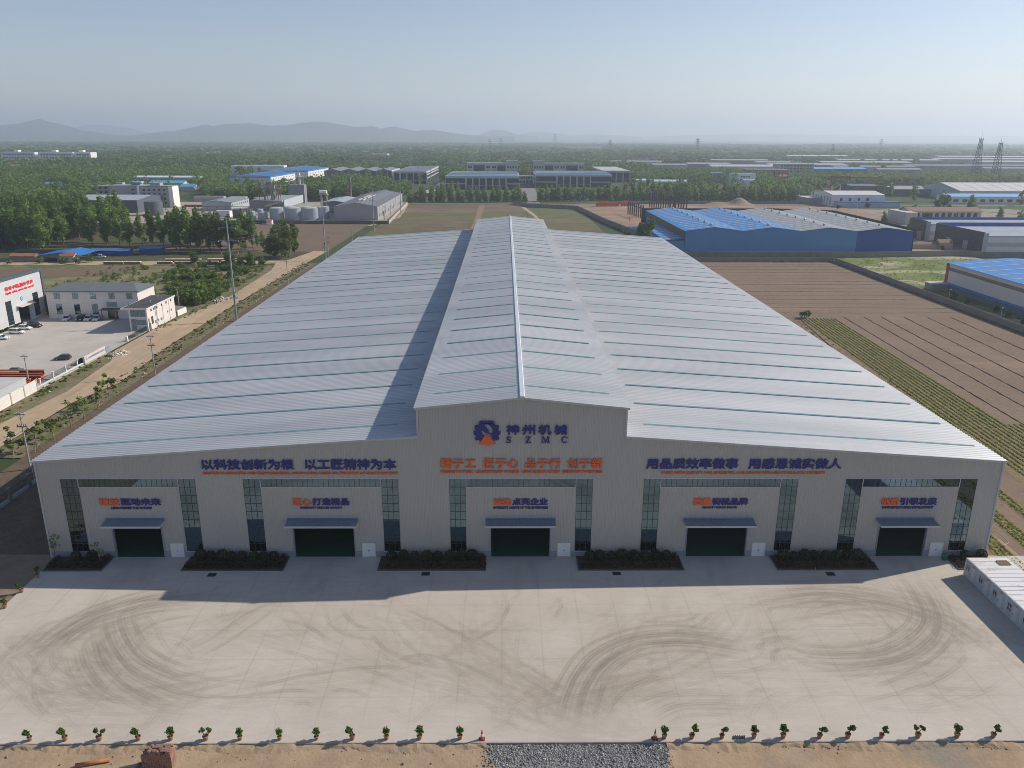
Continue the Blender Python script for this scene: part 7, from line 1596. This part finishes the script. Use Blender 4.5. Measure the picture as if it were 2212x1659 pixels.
e = shed('yard_house', 'two-part yellow-brown hut with tiled roof beside the strong blue end wall', 'hut', 255.5, 263.5, 360, 366, 3.6, 5.2, 'x', tan_m, brown_tile); MB().box(240, 255.4, 361.5, 366, GZ, 2.4).build('low_wing', tan_m, e); MB().prism([(361, 2.42), (366.3, 2.42), (363.7, 3.6)], 'x', 239.8, 255.45).build('wing_roof', brown_tile, e)
e = shed('brown_roofed_building', 'grey building with ten square windows and a brown tiled roof', 'building', 312, 368, 513, 530, 8.6, 11, 'x', M('warm_white_render', (.50, .48, .455), .8), brown_tile, o=1.0); wrow(e, 'S', 513, 316, 366, 10, 4.2, 3.0, 3.0, 2, 2); MB().box(303, 311.8, 500, 530, GZ, 8.7).build('side_wing', M('warm_white_render', (.50, .48, .455), .8), e)
e = shed('white_workshop', 'white workshop with ribbed pale roof and tall slot windows on its end wall', 'workshop', 312, 362, 664, 712, 10.5, 13, 'x', white, beige_roof, o=.3); wrow(e, 'W', 312, 666, 710, 6, 1.5, 1.5, 7, 1, 4); wrow(e, 'S', 664, 316, 350, 4, 4.5, 2.4, 3.2); MB().box(314, 372, 652, 663.9, GZ, 4.6).build('blue_porch', M('pale_blue_wall', (.34, .44, .58), .6), e); MB().box(313.6, 372.4, 651.6, 664, 4.61, 5.0).build('porch_roof', deepblue, e)
shed('low_shed', 'low grey shed beside the white slot-windowed workshop', 'shed', 296, 311.5, 690, 716, 6, None, wall=concrete, roof=M('pale_flat_roof', (.50, .49, .47), .7))
e = shed('dark_shed', 'dark shed with a pale roof before the plantation, longer of two', 'shed', 437, 535, 805, 850, 7.5, 10, 'x', darkgrey, greyroof); e = shed('dark_shed', 'dark shed with a dark roof and ridge box, shorter of two', 'shed', 400, 432, 835, 860, 9.5, 11, 'x', darkgrey, M('slate_sheet_roof', (.15, .155, .17), .55))
e = shed('gabled_hall', 'large white gabled hall with patched beige roof beyond the long pale-blue roof', 'hall', 480, 640, 745, 830, 9.5, 16, 'x', M('pale_blue_grey_sheet', (.42, .47, .50), .5), beige_roof, stripes=M('brown_patch_strip', (.25, .19, .16), .7), sp=14); part('window_band', glassdark, e, (480, 640, 744.7, 744.98, 5, 7))
e = shed('pale_blue_roof_hall', 'long low hall with a pale blue roof in front of the white gabled hall', 'hall', 447, 600, 706, 730, 6.4, 8.6, 'x', white, paleblue); wrow(e, 'S', 706, 450, 560, 12, 1, 5, 2.8, 2, 1)
mb = MB(); mb.box(404, 430, 905, 907, 16, 17.5); [mb.box(x, x + 1, 905, 907, GZ, 16) for x in (405, 428)]; mb.box(404, 470, 905, 907, 15, 16.4); tag(mb.build('gantry_crane', rust_m), 'red gantry crane beam beside the plantation', 'gantry crane')
for i, (x, y, H, lb) in enumerate(((720, 1138, 71, 'taller lattice antenna tower with two platforms beyond the plantation'), (752, 1140, 65, 'shorter lattice antenna tower beside its taller twin'))):
    e = empty('antenna_tower', (x, y, GZ), lb, 'antenna tower', 'lattice antenna towers'); mb = MB(); steelred = M('tower_steel', (.12, .105, .10), .7)
    for k in range(14):
        z0_, z1_ = H * .86 * k / 14, H * .86 * (k + 1) / 14; r0, r1 = 5.5 - 3.9 * k / 14, 5.5 - 3.9 * (k + 1) / 14
        for sx_, sy2 in ((-1, -1), (1, -1), (1, 1), (-1, 1)):
            mb.tube((x + sx_ * r0, y + sy2 * r0, z0_), (x + sx_ * r1, y + sy2 * r1, z1_), .42, .36, 4); nx_, ny_ = -sy2, sx_
            mb.tube((x + sx_ * r0, y + sy2 * r0, z0_), (x + nx_ * r1, y + ny_ * r1, z1_), .24, .24, 3); mb.tube((x + sx_ * r1, y + sy2 * r1, z1_), (x + nx_ * r1, y + ny_ * r1, z1_), .24, .24, 3)
    mb.build('lattice', steelred, e)
    for zz, rr_ in ((H * .7, 3.2), (H * .86, 2.8)):
        MB().lathe([(rr_, 0), (rr_, .4)], (x, y, zz), 12).build('platform', steelred, e); pb = MB()
        for a in range(6): pb.box(x + rr_ * 1.1 * math.cos(a * 1.05) - .25, x + rr_ * 1.1 * math.cos(a * 1.05) + .25, y + rr_ * 1.1 * math.sin(a * 1.05) - .25, y + rr_ * 1.1 * math.sin(a * 1.05) + .25, zz - .5, zz + 2.4)
        pb.build('antenna_panel', M('antenna_grey', (.22, .22, .23), .6), e)
    MB().tube((x, y, H * .86), (x, y, H * 1.03), .25, .06, 5).build('mast', steelred, e)
# farther right: mixed works
def far(name, lb, cat, *a, rows=(), **k):
    e = shed(name, lb, cat, *a, **k)
    for face, plane, a0, a1, n, z, w, h in rows: wrow(e, face, plane, a0, a1, n, z, w, h, 1, 1)
    return e
far('office_block', 'long grey four-storey block with three rows of windows far beyond the plantation', 'office block', 470, 535, 1310, 1330, 19, wall=M('warm_grey_render', (.36, .34, .31), .85), roof=M('grey_flat_roof', (.30, .315, .32), .7), rows=[('S', 1310, 476, 533, 10, z, 3.6, 2.4) for z in (6, 10.5, 15)])
far('white_building', 'white three-storey building with a glazed link among roadside trees', 'building', 320, 352, 1040, 1062, 14, wall=white, roof=M('grey_flat_roof', (.30, .315, .32), .7), rows=[('S', 1040, 330, 344, 4, z, 2.5, 2.0) for z in (5, 9)])
far('white_building', 'low white annex with a pale blue roof in front of the three-storey building', 'building', 330, 346, 1020, 1034, 6, 7, 'x', wall=white, roof=paleblue); far('grey_house', 'narrow grey banded house beside the white three-storey building', 'house', 300, 318, 1080, 1095, 13, wall=M('blue_grey_band', (.16, .22, .30), .6), roof=lightgrey)
far('brick_building', 'brown brick building with tall pale windows among trees', 'building', 385, 452, 1195, 1225, 14, wall=M('dull_brick', (.22, .14, .11), .9), roof=M('grey_flat_roof', (.30, .315, .32), .7), rows=[('S', 1195, 395, 440, 6, 2, 3, 8)])
far('brick_house', 'small reddish house beside the brown brick building', 'house', 408, 424, 1120, 1130, 7, 9.5, 'x', wall=M('dull_brick', (.22, .14, .11), .9), roof=red_tile)
far('blue_roof_hall', 'very long low hall with a bright blue roof edge beyond the brick building', 'hall', 492, 640, 1335, 1375, 10, 12.5, 'x', wall=M('dark_brick_wall', (.12, .08, .075), .9), roof=M('mid_bright_blue', (.10, .33, .66), .5), stripes=stripe_m, sp=13)
far('pale_roof_hall', 'broad hall with pale striped roof beside the tree clump, beyond the white shed', 'hall', 400, 530, 1480, 1530, 9, 12, 'x', wall=blockwall, roof=M('pale_beige_roof', (.46, .46, .43), .6), stripes=stripe_m, sp=16)
far('white_shed', 'long low white shed with pale blue roof inside the tree belt', 'shed', 196, 250, 996, 1010, 5.5, 7.5, 'x', wall=white, roof=M('white_blue_roof', (.50, .60, .68), .5)); far('white_shed', 'shorter white shed with pale blue roof at the end of the tree belt', 'shed', 172, 190, 1000, 1012, 6.5, 8.5, 'x', wall=white, roof=M('white_blue_roof', (.50, .60, .68), .5))
kk = 0
for x0, x1, y0, y1, h, c in ((380, 470, 1600, 1640, 10, .30), (300, 370, 1560, 1600, 9, .27), (540, 700, 1560, 1620, 10, .34), (640, 800, 1480, 1520, 9, .20), (700, 900, 1700, 1750, 11, .38), (560, 640, 1720, 1760, 10, .30), (820, 1100, 1560, 1600, 9, .18), (900, 1160, 1420, 1450, 9, .24), (800, 1050, 1850, 1920, 12, .36), (1080, 1350, 1750, 1800, 12, .42), (1100, 1500, 1980, 2050, 12, .36), (1250, 1700, 2250, 2320, 12, .44), (680, 760, 1380, 1400, 8, .27), (940, 1000, 1290, 1305, 11, .33), (1010, 1180, 1300, 1320, 8, .25), (830, 1010, 2300, 2360, 12, .5), (500, 640, 1880, 1920, 10, .35), (280, 360, 1780, 1800, 9, .3)):
    kk += 1; far('works_hall', '%s hall of the hazy works district beyond the plantation' % ('grey-roofed', 'dull', 'pale-roofed', 'long', 'dusty')[kk % 5], 'hall', x0, x1, y0, y1, h, h + 2.2, 'x', wall=M('hall_wall_%d' % (kk % 4), ((.30, .30, .29), (.24, .19, .165), (.40, .39, .36), (.20, .22, .24))[kk % 4], .85), roof=M('hall_roof_%d' % int(c * 50), (c, c * 1.0, c * .98), .6), group='halls of the hazy works district')
for i, (x, y, L) in enumerate(((-1158, 1850, 80), (-1069, 1850, 82), (-1005, 1850, 38))):
    e = shed('white_block', ('white four-storey block at the photo edge, end of three in the far woods', 'white four-storey block, middle one of three in the far woods', 'white four-storey block, short one of three in the far woods')[i], 'apartment block', x - L / 2, x + L / 2, y, y + 30, 24, None, wall=M('bright_white_wall', (.74, .72, .67), .6), roof=M('bright_white_wall', (.74, .72, .67), .6)); 
    for z in (3, 10, 17): wrow(e, 'S', y, x - L / 2 + 4, x + L / 2 - 4, int(L / 7), z, 4.2, 3.8, 1, 1)
    MB().box(x - 12, x - 2, y + 8, y + 20, 25.3, 29).build('stair_head', M('bright_white_wall', (.74, .72, .67), .6), e)
# street lamps near the right
for i, (x, y, H) in enumerate(((300, 720, 15), (350, 740, 14), (330, 480, 10), (338, 455, 10), (300, 580, 11))):
    e = empty('street_lamp', (x, y, GZ), '%s pale street lamp along the far works road, counted from the white workshop' % ORD[i + 1], 'street lamp', 'street lamps of the works road'); MB().tube((x, y, GZ), (x, y, H), .16, .1, 6).build('post', white, e); mb = MB()
    for s in (-1, 1): mb.tube((x, y, H), (x + s * 1.6, y, H + .9), .09, .09, 4)
    mb.build('lamp_head', white, e)

# ------------------------------------------------------------------ trees along the far road
rg = np.random.default_rng(21)
k = 0
for i in range(63):
    x = -98 + i * 6.85 + rg.uniform(-1.2, 1.2); y = min(697 + (x + 70) * .2, 731) + rg.uniform(-1.5, 1.5)
    if 20 < x < 31: continue
    k += 1; plant('roadside', int(rg.integers(4)), x, y, rg.uniform(11, 17.5), rg.uniform(2.9, 4.3), '%s tree of the row along the far road, counted from the grey warehouse' % ORD[k], group='trees along the far road', z=GZ)
for i in range(26):
    x = 118 + i * 7.6 + rg.uniform(-2, 2); plant('roadside', int(rg.integers(4)), x, 748 + rg.uniform(-6, 10), rg.uniform(13, 20), rg.uniform(3.2, 4.6), 'tree of the second row behind the far road', group='second row of trees behind the far road', z=GZ)
for i in range(22):
    x = -60 + i * 8.5 + rg.uniform(-3, 3)
    if not 14 < x < 40: plant('roadside', int(rg.integers(4)), x, 745 + rg.uniform(-8, 45), rg.uniform(9, 15), rg.uniform(2.8, 4.4), 'loose tree between the far road and the blue-striped workshops', group='loose trees before the striped workshops', z=GZ)
for i in range(14):
    x = -92 + i * 2.3 + rg.uniform(-2, 2); plant('roadside', int(rg.integers(4)), x, 745 + i * 11 + rg.uniform(-8, 8), rg.uniform(9, 14), rg.uniform(2.6, 3.4), 'young tree in the lot before the dark glass office', group='young trees before the dark glass office', z=GZ)
bl = [(x, min(691 + (x + 70) * .2, 725), .3, .9, .8, .9) for x in np.arange(-96, 330, 1.3) if not 20 < x < 31]
v, f, t = leaves(rg, bl, 5200, .42); o = bpy.data.objects.new('hedge', np_mesh('hedge', v, f, lf_dark, t)); COL.objects.link(o); tag(o, 'long dark hedge at the foot of the far roadside trees', 'hedge')
v, f, t = leaves(rg, [(x, 872 + rg.uniform(-12, 12), 2, 3.2, 3.2, 2.6) for x in np.arange(62, 118, 1.6)], 2600, .8); o = bpy.data.objects.new('shrubbery', np_mesh('shrubbery', v, f, lf_fresh, t)); COL.objects.link(o); tag(o, 'block of fresh green shrubs before the five-bay workshop', 'shrubbery', None, 'stuff')
NEAR = [(402, 640, 11, 5.2), (415, 655, 12, 5.6), (425, 668, 12, 5), (440, 652, 13, 5), (395, 610, 9, 3.6), (382, 585, 8, 3.2), (360, 600, 8, 3.4), (346, 575, 9, 3.6), (332, 560, 7, 3), (462, 560, 13, 6), (448, 540, 12, 5.2), (476, 548, 12, 6), (436, 528, 10, 4), (424, 545, 8, 3.4), (322, 505, 9, 2.6), (296, 520, 9, 2.4), (292, 470, 7, 2.4), (404, 520, 10, 3), (412, 560, 9, 3.2), (336, 640, 6, 3), (298, 615, 6, 2.6), (246, 372, 4.5, 1.8), (252, 350, 4, 1.6)]
for i, (x, y, h, w) in enumerate(NEAR):
    plant(('broad', 'roadside')[(x * 7 + y) % 3 == 0], i, x, y, h, w, '%s leafy tree among the works lots, counted from the gabled hall' % ORD[i + 1], group='trees among the works lots', z=GZ)
# ------------------------------------------------------------------ woods: one mass of far tree crowns
BB = []
for o in list(COL.objects):
    if o.parent is None and o.children and o.get('category') in ('office', 'building', 'factory', 'workshop', 'warehouse', 'hall', 'shed', 'house', 'hut', 'works building', 'office block', 'gatehouse', 'pavilion', 'apartment block', 'barn', 'process tower', 'tank', 'chimney'):
        pts = []
        for ch in o.children:
            if ch.type == 'MESH' and len(ch.data.vertices):
                off = Vector(o.location) + Vector(ch.location)
                n = len(ch.data.vertices); c = np.empty(n * 3); ch.data.vertices.foreach_get('co', c); c = c.reshape(-1, 3) + np.array(off); pts.append(c[:, :2].min(0)); pts.append(c[:, :2].max(0))
        if pts: p = np.array(pts); BB.append((p[:, 0].min(), p[:, 0].max(), p[:, 1].min(), p[:, 1].max()))
BB = np.array(BB); CX_, CY_ = -2.5, -110.0
def keep(x, y, margin=5, near=.84, prob=.92):
    ok = np.ones(len(x), bool); a = (x - CX_) / (y - CY_)
    for x0, x1, y0, y1 in BB:
        ok &= ~((x > x0 - margin) & (x < x1 + margin) & (y > y0 - margin) & (y < y1 + margin))
        d0 = y0 - CY_; aa = [(x0 - CX_) / (y0 - CY_), (x1 - CX_) / (y0 - CY_), (x0 - CX_) / (y1 - CY_), (x1 - CX_) / (y1 - CY_)]
        front = (a > min(aa) - .002) & (a < max(aa) + .002) & (y - CY_ > d0 * near) & (y < y1)
        ok &= ~(front & (rg.random(len(x)) < prob))
    return ok
def vnoise(x, y, s, seed):
    r = np.random.default_rng(seed); g = r.random((64, 64)); u, w = x / s, y / s; i, j = np.floor(u).astype(int), np.floor(w).astype(int); fu, fw = u - i, w - j; fu = fu * fu * (3 - 2 * fu); fw = fw * fw * (3 - 2 * fw)
    G_ = lambda a, b_: g[a % 64, b_ % 64]
    return (G_(i, j) * (1 - fu) + G_(i + 1, j) * fu) * (1 - fw) + (G_(i, j + 1) * (1 - fu) + G_(i + 1, j + 1) * fu) * fw
def scatter(x0, x1, y0, y1, sp):
    nx_, ny_ = int((x1 - x0) / sp), int((y1 - y0) / sp); X, Y = np.meshgrid(np.arange(nx_), np.arange(ny_))
    x = x0 + (X.ravel() + rg.uniform(-.42, .42, X.size) + .5) * sp; y = y0 + (Y.ravel() + rg.uniform(-.42, .42, X.size) + .5) * sp
    a = (x - CX_) / (y - CY_); m = np.abs(a) < .74; return x[m], y[m]
def tmpl(kind, H, Rr, n, size, seed):
    r = np.random.default_rng(seed); v, f, t = leaves(r, crown_blobs(r, H, Rr, .08, kind), n, size, shell=.6); return v, f, t
def forest(name, x, y, h, w, tm, mat, label, cat='woods'):
    V, F, T = [], [], []; kind = rg.integers(len(tm), size=len(x)); ang = rg.uniform(0, 6.28, len(x)); base_t = rg.random(len(x)) * .5 + vnoise(x, y, 90, 5) * .3
    H0, W0 = tm[0][3], tm[0][4]; off = 0
    for k in range(len(tm)):
        s = np.where(kind == k)[0]
        if not len(s): continue
        v, f, t = tm[k][:3]; c, sn = np.cos(ang[s])[:, None], np.sin(ang[s])[:, None]; ww = (w[s] / W0)[:, None]
        X = x[s][:, None] + (v[None, :, 0] * c - v[None, :, 1] * sn) * ww; Y = y[s][:, None] + (v[None, :, 0] * sn + v[None, :, 1] * c) * ww; Z = GZ + v[None, :, 2] * (h[s] / H0)[:, None]
        V.append(np.stack([X, Y, Z], 2).reshape(-1, 3)); F.append((f[None] + (np.arange(len(s)) * len(v))[:, None, None] + off).reshape(-1, 4)); off += len(s) * len(v)
        T.append(np.clip(t[None, :] * .5 + base_t[s][:, None] * .95, 0, 1).ravel())
    o = bpy.data.objects.new(name, np_mesh(name, np.concatenate(V), np.concatenate(F), mat, np.concatenate(T))); COL.objects.link(o); tag(o, label, cat, None, 'stuff'); return len(x)
lf_wood = leafmat('woodland_leaves', (.05, .095, .020), (.165, .245, .056), .38)
lf_far = leafmat('far_woodland_leaves', (.048, .085, .026), (.145, .215, .06), .33)
T1 = [tmpl(('poplar', 'poplar', 'round')[i % 3], 16, 3.2, 95, 1.15, 300 + i) + (16, 3.2) for i in range(7)]
T2 = [tmpl(('poplar', 'round', 'round')[i % 3], 16, 5, 42, 2.3, 330 + i) + (16, 5) for i in range(6)]
T3 = [tmpl('round', 16, 10, 22, 5.0, 350 + i) + (16, 10) for i in range(5)]
xs, ys = [], []
def add(x, y, m): xs.append(x[m]); ys.append(y[m])
# near woods
x, y = scatter(-900, -262, 440, 600, 7.6); add(x, y, (x < -385) | ((y < 560) & (x < -300 - (y - 440) * .6)))
x, y = scatter(-1000, -372, 600, 1260, 8.2); add(x, y, keep(x, y) & (vnoise(x, y, 120, 2) > .22))
x, y = scatter(-400, -100, 715, 1260, 8.0); add(x, y, keep(x, y) & (vnoise(x, y, 70, 3) > .2) & ~((x > -112) & (y < 1240)) & ~((x > -330) & (x < -170) & (y > 985) & (y < 1140) & (vnoise(x, y, 40, 4) > .4)))
x, y = scatter(136, 420, 775, 1000, 9); add(x, y, keep(x, y) & (vnoise(x, y, 45, 7) > .42))
x, y = scatter(182, 480, 1012, 1260, 8.5); add(x, y, keep(x, y, prob=.75) & (vnoise(x, y, 80, 8) > .2))
x, y = scatter(-80, 190, 1185, 1260, 9); add(x, y, keep(x, y))
x, y = scatter(-100, 20, 1025, 1150, 9); add(x, y, keep(x, y) & (vnoise(x, y, 30, 9) > .5))
x, y = scatter(400, 1000, 560, 1000, 13); add(x, y, keep(x, y, prob=.8) & (vnoise(x, y, 60, 10) > .6))
x = np.concatenate(xs); y = np.concatenate(ys)
print('near woods', forest('woods', x, y, 11.5 + 7 * vnoise(x, y, 60, 11) + rg.uniform(-2, 2.5, len(x)), rg.uniform(3.0, 4.8, len(x)), T1, lf_wood, 'dense woods around the works, paler and darker poplar stands'))
x, y = scatter(490, 900, 1015, 1300, 8.0); m = keep(x, y, prob=.9) & (x < 500 + (y - 1000) * 1.3 + 120)
forest('plantation', x[m], y[m], 13 + rg.uniform(-1.5, 1.5, m.sum()), rg.uniform(3, 4, m.sum()), T1, leafmat('plantation_leaves', (.10, .15, .035), (.23, .30, .085), .4), 'even pale green plantation in front of the antenna towers')
# middle woods
x, y = scatter(-2400, 2400, 1260, 2600, 14); works = (x > 240) & (y < 2450) & (x > 240 + (y - 1260) * .12)
m = keep(x, y, 10, .88, .85) & (vnoise(x, y, 210, 12) > np.where(works, .58, .28)) & (vnoise(x, y, 50, 13) > .14)
forest('woods', x[m], y[m], (8 + 13 * vnoise(x, y, 130, 14) + rg.uniform(-2, 2, len(x)))[m], rg.uniform(5, 9, m.sum()), T2, lf_far, 'wide mid-distance woods stretching across the plain')
x, y = scatter(-5600, 5600, 2600, 7200, 40)
m = (vnoise(x, y, 420, 15) > .36) & (vnoise(x * .4, y, 150, 16) > .30)
forest('woods', x[m], y[m], (9 + 10 * vnoise(x, y, 300, 17))[m], rg.uniform(16, 34, m.sum()), T3, lf_far, 'far belts of trees fading into the haze below the hills')
# ------------------------------------------------------------------ distant houses and pylons
hp = empty('village_house', (0, 0, GZ)); MB().prism([(-6, GZ), (6, GZ), (6, 5), (0, 8), (-6, 5)], 'x', -8, 8).build('wall', M('pale_house_wall', (.60, .56, .50), .8), hp); MB().prism([(-7, 4.7), (0, 8.1), (7, 4.7), (7, 5.1), (0, 8.6), (-7, 5.1)], 'x', -8.5, 8.5).build('roof', M('village_roof', (.34, .17, .12), .8), hp)
hp2 = empty('village_house', (0, 0, GZ)); MB().box(-8, 8, -6, 6, GZ, 9).build('wall', M('bright_white_wall', (.74, .72, .67), .6), hp2); MB().box(-8.4, 8.4, -6.4, 6.4, 9.001, 9.8).build('roof', M('pale_flat_roof', (.50, .49, .47), .7), hp2)
spots = [(rg.normal(cx, 70 + cy * .03), rg.normal(cy, 40)) for cx, cy, n in ((-760, 2750, 12), (-330, 2500, 14), (40, 1900, 10), (-1350, 3600, 8), (-250, 3400, 10), (520, 3100, 8), (-900, 1350, 4), (115, 1750, 8), (1500, 3000, 8)) for _ in range(n)]
for i, (x, y) in enumerate(spots):
    src = hp if i % 3 else hp2; s_ = rg.uniform(.8, 1.5)
    if i in (0, 1): src.location = (x, y, GZ); src.rotation_euler = (0, 0, rg.uniform(-.3, .3)); o = src
    else: o = dup(src, (x, y, GZ), rg.uniform(-.3, .3), sc=s_)
    tag(o, 'tiny red-roofed house of the hazy far villages' if src is hp else 'tiny white house of the hazy far villages', 'house', 'houses of the far villages')
gh = [(-1120, 3100, 300, 'long pale greenhouse strip in the far woods'), (-880, 2300, 180, 'pale blue-white roof strip before the far villages'), (1050, 2650, 220, 'pale factory roof strip in the hazy distance'), (330, 2900, 90, 'small white roof strip in the hazy distance')]
for x, y, L, lb in gh: shed('greenhouse', lb, 'greenhouse', x, x + L, y, y + 40, 6, 8, 'x', white, M('white_blue_roof', (.50, .60, .68), .5))
def pylon(x, y, H, s_=1.0):
    e = empty('transmission_tower', (x, y, GZ), 'hazy lattice transmission tower on the far plain', 'transmission tower', 'far transmission towers'); mb = MB(); r0, r1 = H * .1, H * .02
    for sx_, sy2 in ((-1, -1), (1, -1), (1, 1), (-1, 1)): mb.tube((x + sx_ * r0, y + sy2 * r0, GZ), (x + sx_ * r1, y + sy2 * r1, H), .3, .22, 4)
    for k in range(6):
        z0_, z1_ = H * k / 6, H * (k + 1) / 6; ra, rb = r0 + (r1 - r0) * k / 6, r0 + (r1 - r0) * (k + 1) / 6; mb.tube((x - ra, y - ra, z0_), (x + rb, y - rb, z1_), .18, .18, 3); mb.tube((x + ra, y - ra, z0_), (x - rb, y - rb, z1_), .18, .18, 3)
    mb.build('lattice', M('tower_steel', (.12, .105, .10), .7), e); mb = MB()
    for zz, hw in ((H * .72, H * .16), (H * .84, H * .13), (H * .95, H * .1)): mb.tube((x - hw, y, zz), (x + hw, y, zz), .45, .45, 4)
    mb.build('crossarm', MATS['tower_steel'], e)
for x, y, H in ((205, 3300, 75), (330, 2500, 55), (620, 2550, 60), (700, 2900, 60), (860, 2050, 48), (1420, 3000, 60), (-60, 3000, 55), (-20, 3300, 60)): pylon(x, y, H)
# ------------------------------------------------------------------ crop rows and scrubby growth beside the factory
V, F, T = [], [], []
def row(xa, y0_, y1_, slant, per, wd, ht, gap=.06):
    n = int((y1_ - y0_) * per); y = rg.uniform(y0_, y1_, n); k = rg.random(n) > gap; y = y[k]; n = len(y)
    p = np.stack([xa + (y - y0_) * slant + rg.normal(0, wd, n), y, GZ + .1 + rg.random(n) * ht], 1); d = rg.normal(size=(n, 3)); d[:, 2] = np.abs(d[:, 2]) + .6; d /= np.linalg.norm(d, axis=1)[:, None]
    a = np.cross(d, rg.normal(size=(n, 3))); a /= np.linalg.norm(a, axis=1)[:, None]; b_ = np.cross(d, a); s_ = rg.uniform(.10, .24, n)[:, None]
    V.append(np.stack([p - a * s_, p - b_ * s_ * .7, p + a * s_, p + b_ * s_ * .7], 1).reshape(-1, 3)); F.append(np.arange(4 * n).reshape(n, 4)); T.append(np.repeat(np.clip(rg.random(n) * .8 + .2 * vnoise(p[:, 0] * 3, y, 14, 31), 0, 1), 4))
for i in range(10): row(100.4 + i * 1.3 + rg.uniform(-.06, .06), 60, 171, .048, 34, .10, .16)
for i in range(14): row(100.4 + i * 1.3 - 4.4, -32, 60, .048, 26, .10, .16)
for xa in (79.2, 80.2, 81.1, 85, 86, 86.9, 91, 92.1): row(xa - 5.5, -32, 64, .06, 22, .14, .2, .12)
for xa in (92.5, 95.5): row(xa, 60, 168, .07, 5, .35, .2, .3)
quadcloud('crop_rows', V, F, T, lf_crop, 'low green crop in narrow rows beside the factory', 'crops')
bl = [(rg.uniform(85, 103) + (y - 60) * .02, y, GZ + .25, .35, .5, .25) for y in rg.uniform(60, 170, 260)] + [(171.6 + rg.normal(0, .25), y, GZ + .3, .4, .5, .4) for y in rg.uniform(95, 305, 330)] + [(rg.uniform(82, 171), 306.4 + rg.normal(0, .3), GZ + .3, .5, .4, .4) for _ in range(160)] + [(rg.uniform(174, 250), rg.uniform(225, 326), GZ + .25, .7, .7, .3) for _ in range(420)]
v, f, t = leaves(rg, bl, 7000, .2, shell=.3); quadcloud('field_weeds', [v], [f], [t], lf_grass, 'scattered weeds on the fields and along their walls', 'weeds')
# ------------------------------------------------------------------ hills
hillm = GM('wooded_hill', [(.004, [(.3, (.035, .055, .028)), (.55, (.06, .075, .04)), (.75, (.14, .115, .085))]), (.02, [(.3, (.03, .05, .025)), (.7, (.08, .09, .05))], .008, .4, .6)], bmp=.5, bscale=.02, bdist=10)
def ray(u, v_):
    a, c = u - 1106, v_ - 829.5; return (r2 * a - u2 * c + fwd * F_PX)
def hills(sky, D, depth, name='hills'):
    P = []
    for u, v_ in sky: d = ray(u, v_); t = (D - CAM.y) / d.y; P.append((CAM.x + d.x * t, CAM.z + d.z * t))
    P = np.array(P); N = 90; xs_ = np.linspace(P[0, 0], P[-1, 0], N); zs = np.interp(xs_, P[:, 0], P[:, 1]); zs = np.maximum(zs, 1) + np.random.default_rng(int(D)).normal(0, 1.6, N); K = 15; vs = []; fs = []
    for j in range(K):
        t = j / (K - 1) * 2 - 1; p = max(0, 1 - abs(t)) ** 1.25
        for i in range(N):
            rr_ = 1 + (.22 * math.sin(i * .55 + j * 1.3) + .15 * math.sin(i * 1.3 - j)) * p * (1 - p) * 2.2
            vs.append((xs_[i], D + t * depth + 60 * math.sin(i * .4), GZ - .3 + zs[i] * p * rr_))
    for j in range(K - 1):
        for i in range(N - 1): k = j * N + i; fs.append((k, k + 1, k + N + 1, k + N))
    mb = MB(); mb.add(vs, fs); o = mb.build(name, hillm, smooth=True); tag(o, kind='structure')
hills([(-300, 296), (-160, 288), (-60, 276), (0, 271), (30, 268), (60, 262), (90, 257), (120, 266), (150, 277), (190, 283), (215, 286), (240, 291), (300, 295)], 11000, 1500)
hills([(230, 296), (290, 292), (330, 287), (380, 282), (402, 277), (442, 268), (460, 273), (490, 268), (540, 266), (580, 271), (620, 270), (660, 265), (694, 262), (730, 268), (770, 274), (808, 272), (825, 278), (849, 273), (880, 280), (900, 283), (929, 280), (960, 284), (990, 289), (1040, 293), (1110, 296)], 11500, 1700)
hills([(130, 292), (165, 276), (195, 269), (240, 271), (300, 281), (330, 292)], 17500, 1800)
hills([(1000, 296), (1035, 291), (1052, 283), (1064, 280), (1090, 282), (1112, 289), (1160, 295)], 15000, 1000)
hills([(1100, 294), (1150, 285), (1200, 287), (1235, 293), (1278, 290), (1330, 292), (1380, 295)], 18000, 1500)
hills([(1400, 295), (1520, 291), (1650, 289), (1760, 291), (1900, 294), (2100, 293), (2300, 296)], 19500, 1800)
# ------------------------------------------------------------------ haze
hm = bpy.data.materials.new('haze'); hm.use_nodes = True; nt = hm.node_tree; nt.nodes.clear(); ho = nt.nodes.new("ShaderNodeOutputMaterial"); pv = nt.nodes.new("ShaderNodeVolumePrincipled")
pv.inputs["Color"].default_value = (.79, .875, 1, 1); pv.inputs["Density"].default_value = 1.35e-4; pv.inputs["Anisotropy"].default_value = .35
nt.links.new(pv.outputs[0], ho.inputs["Volume"]); hb = MB(); hb.box(-27000, 27000, -4600, 27000, -1.6, 520); tag(hb.build('haze', hm), 'thin pale blue haze over the whole plain', 'haze', None, 'stuff')
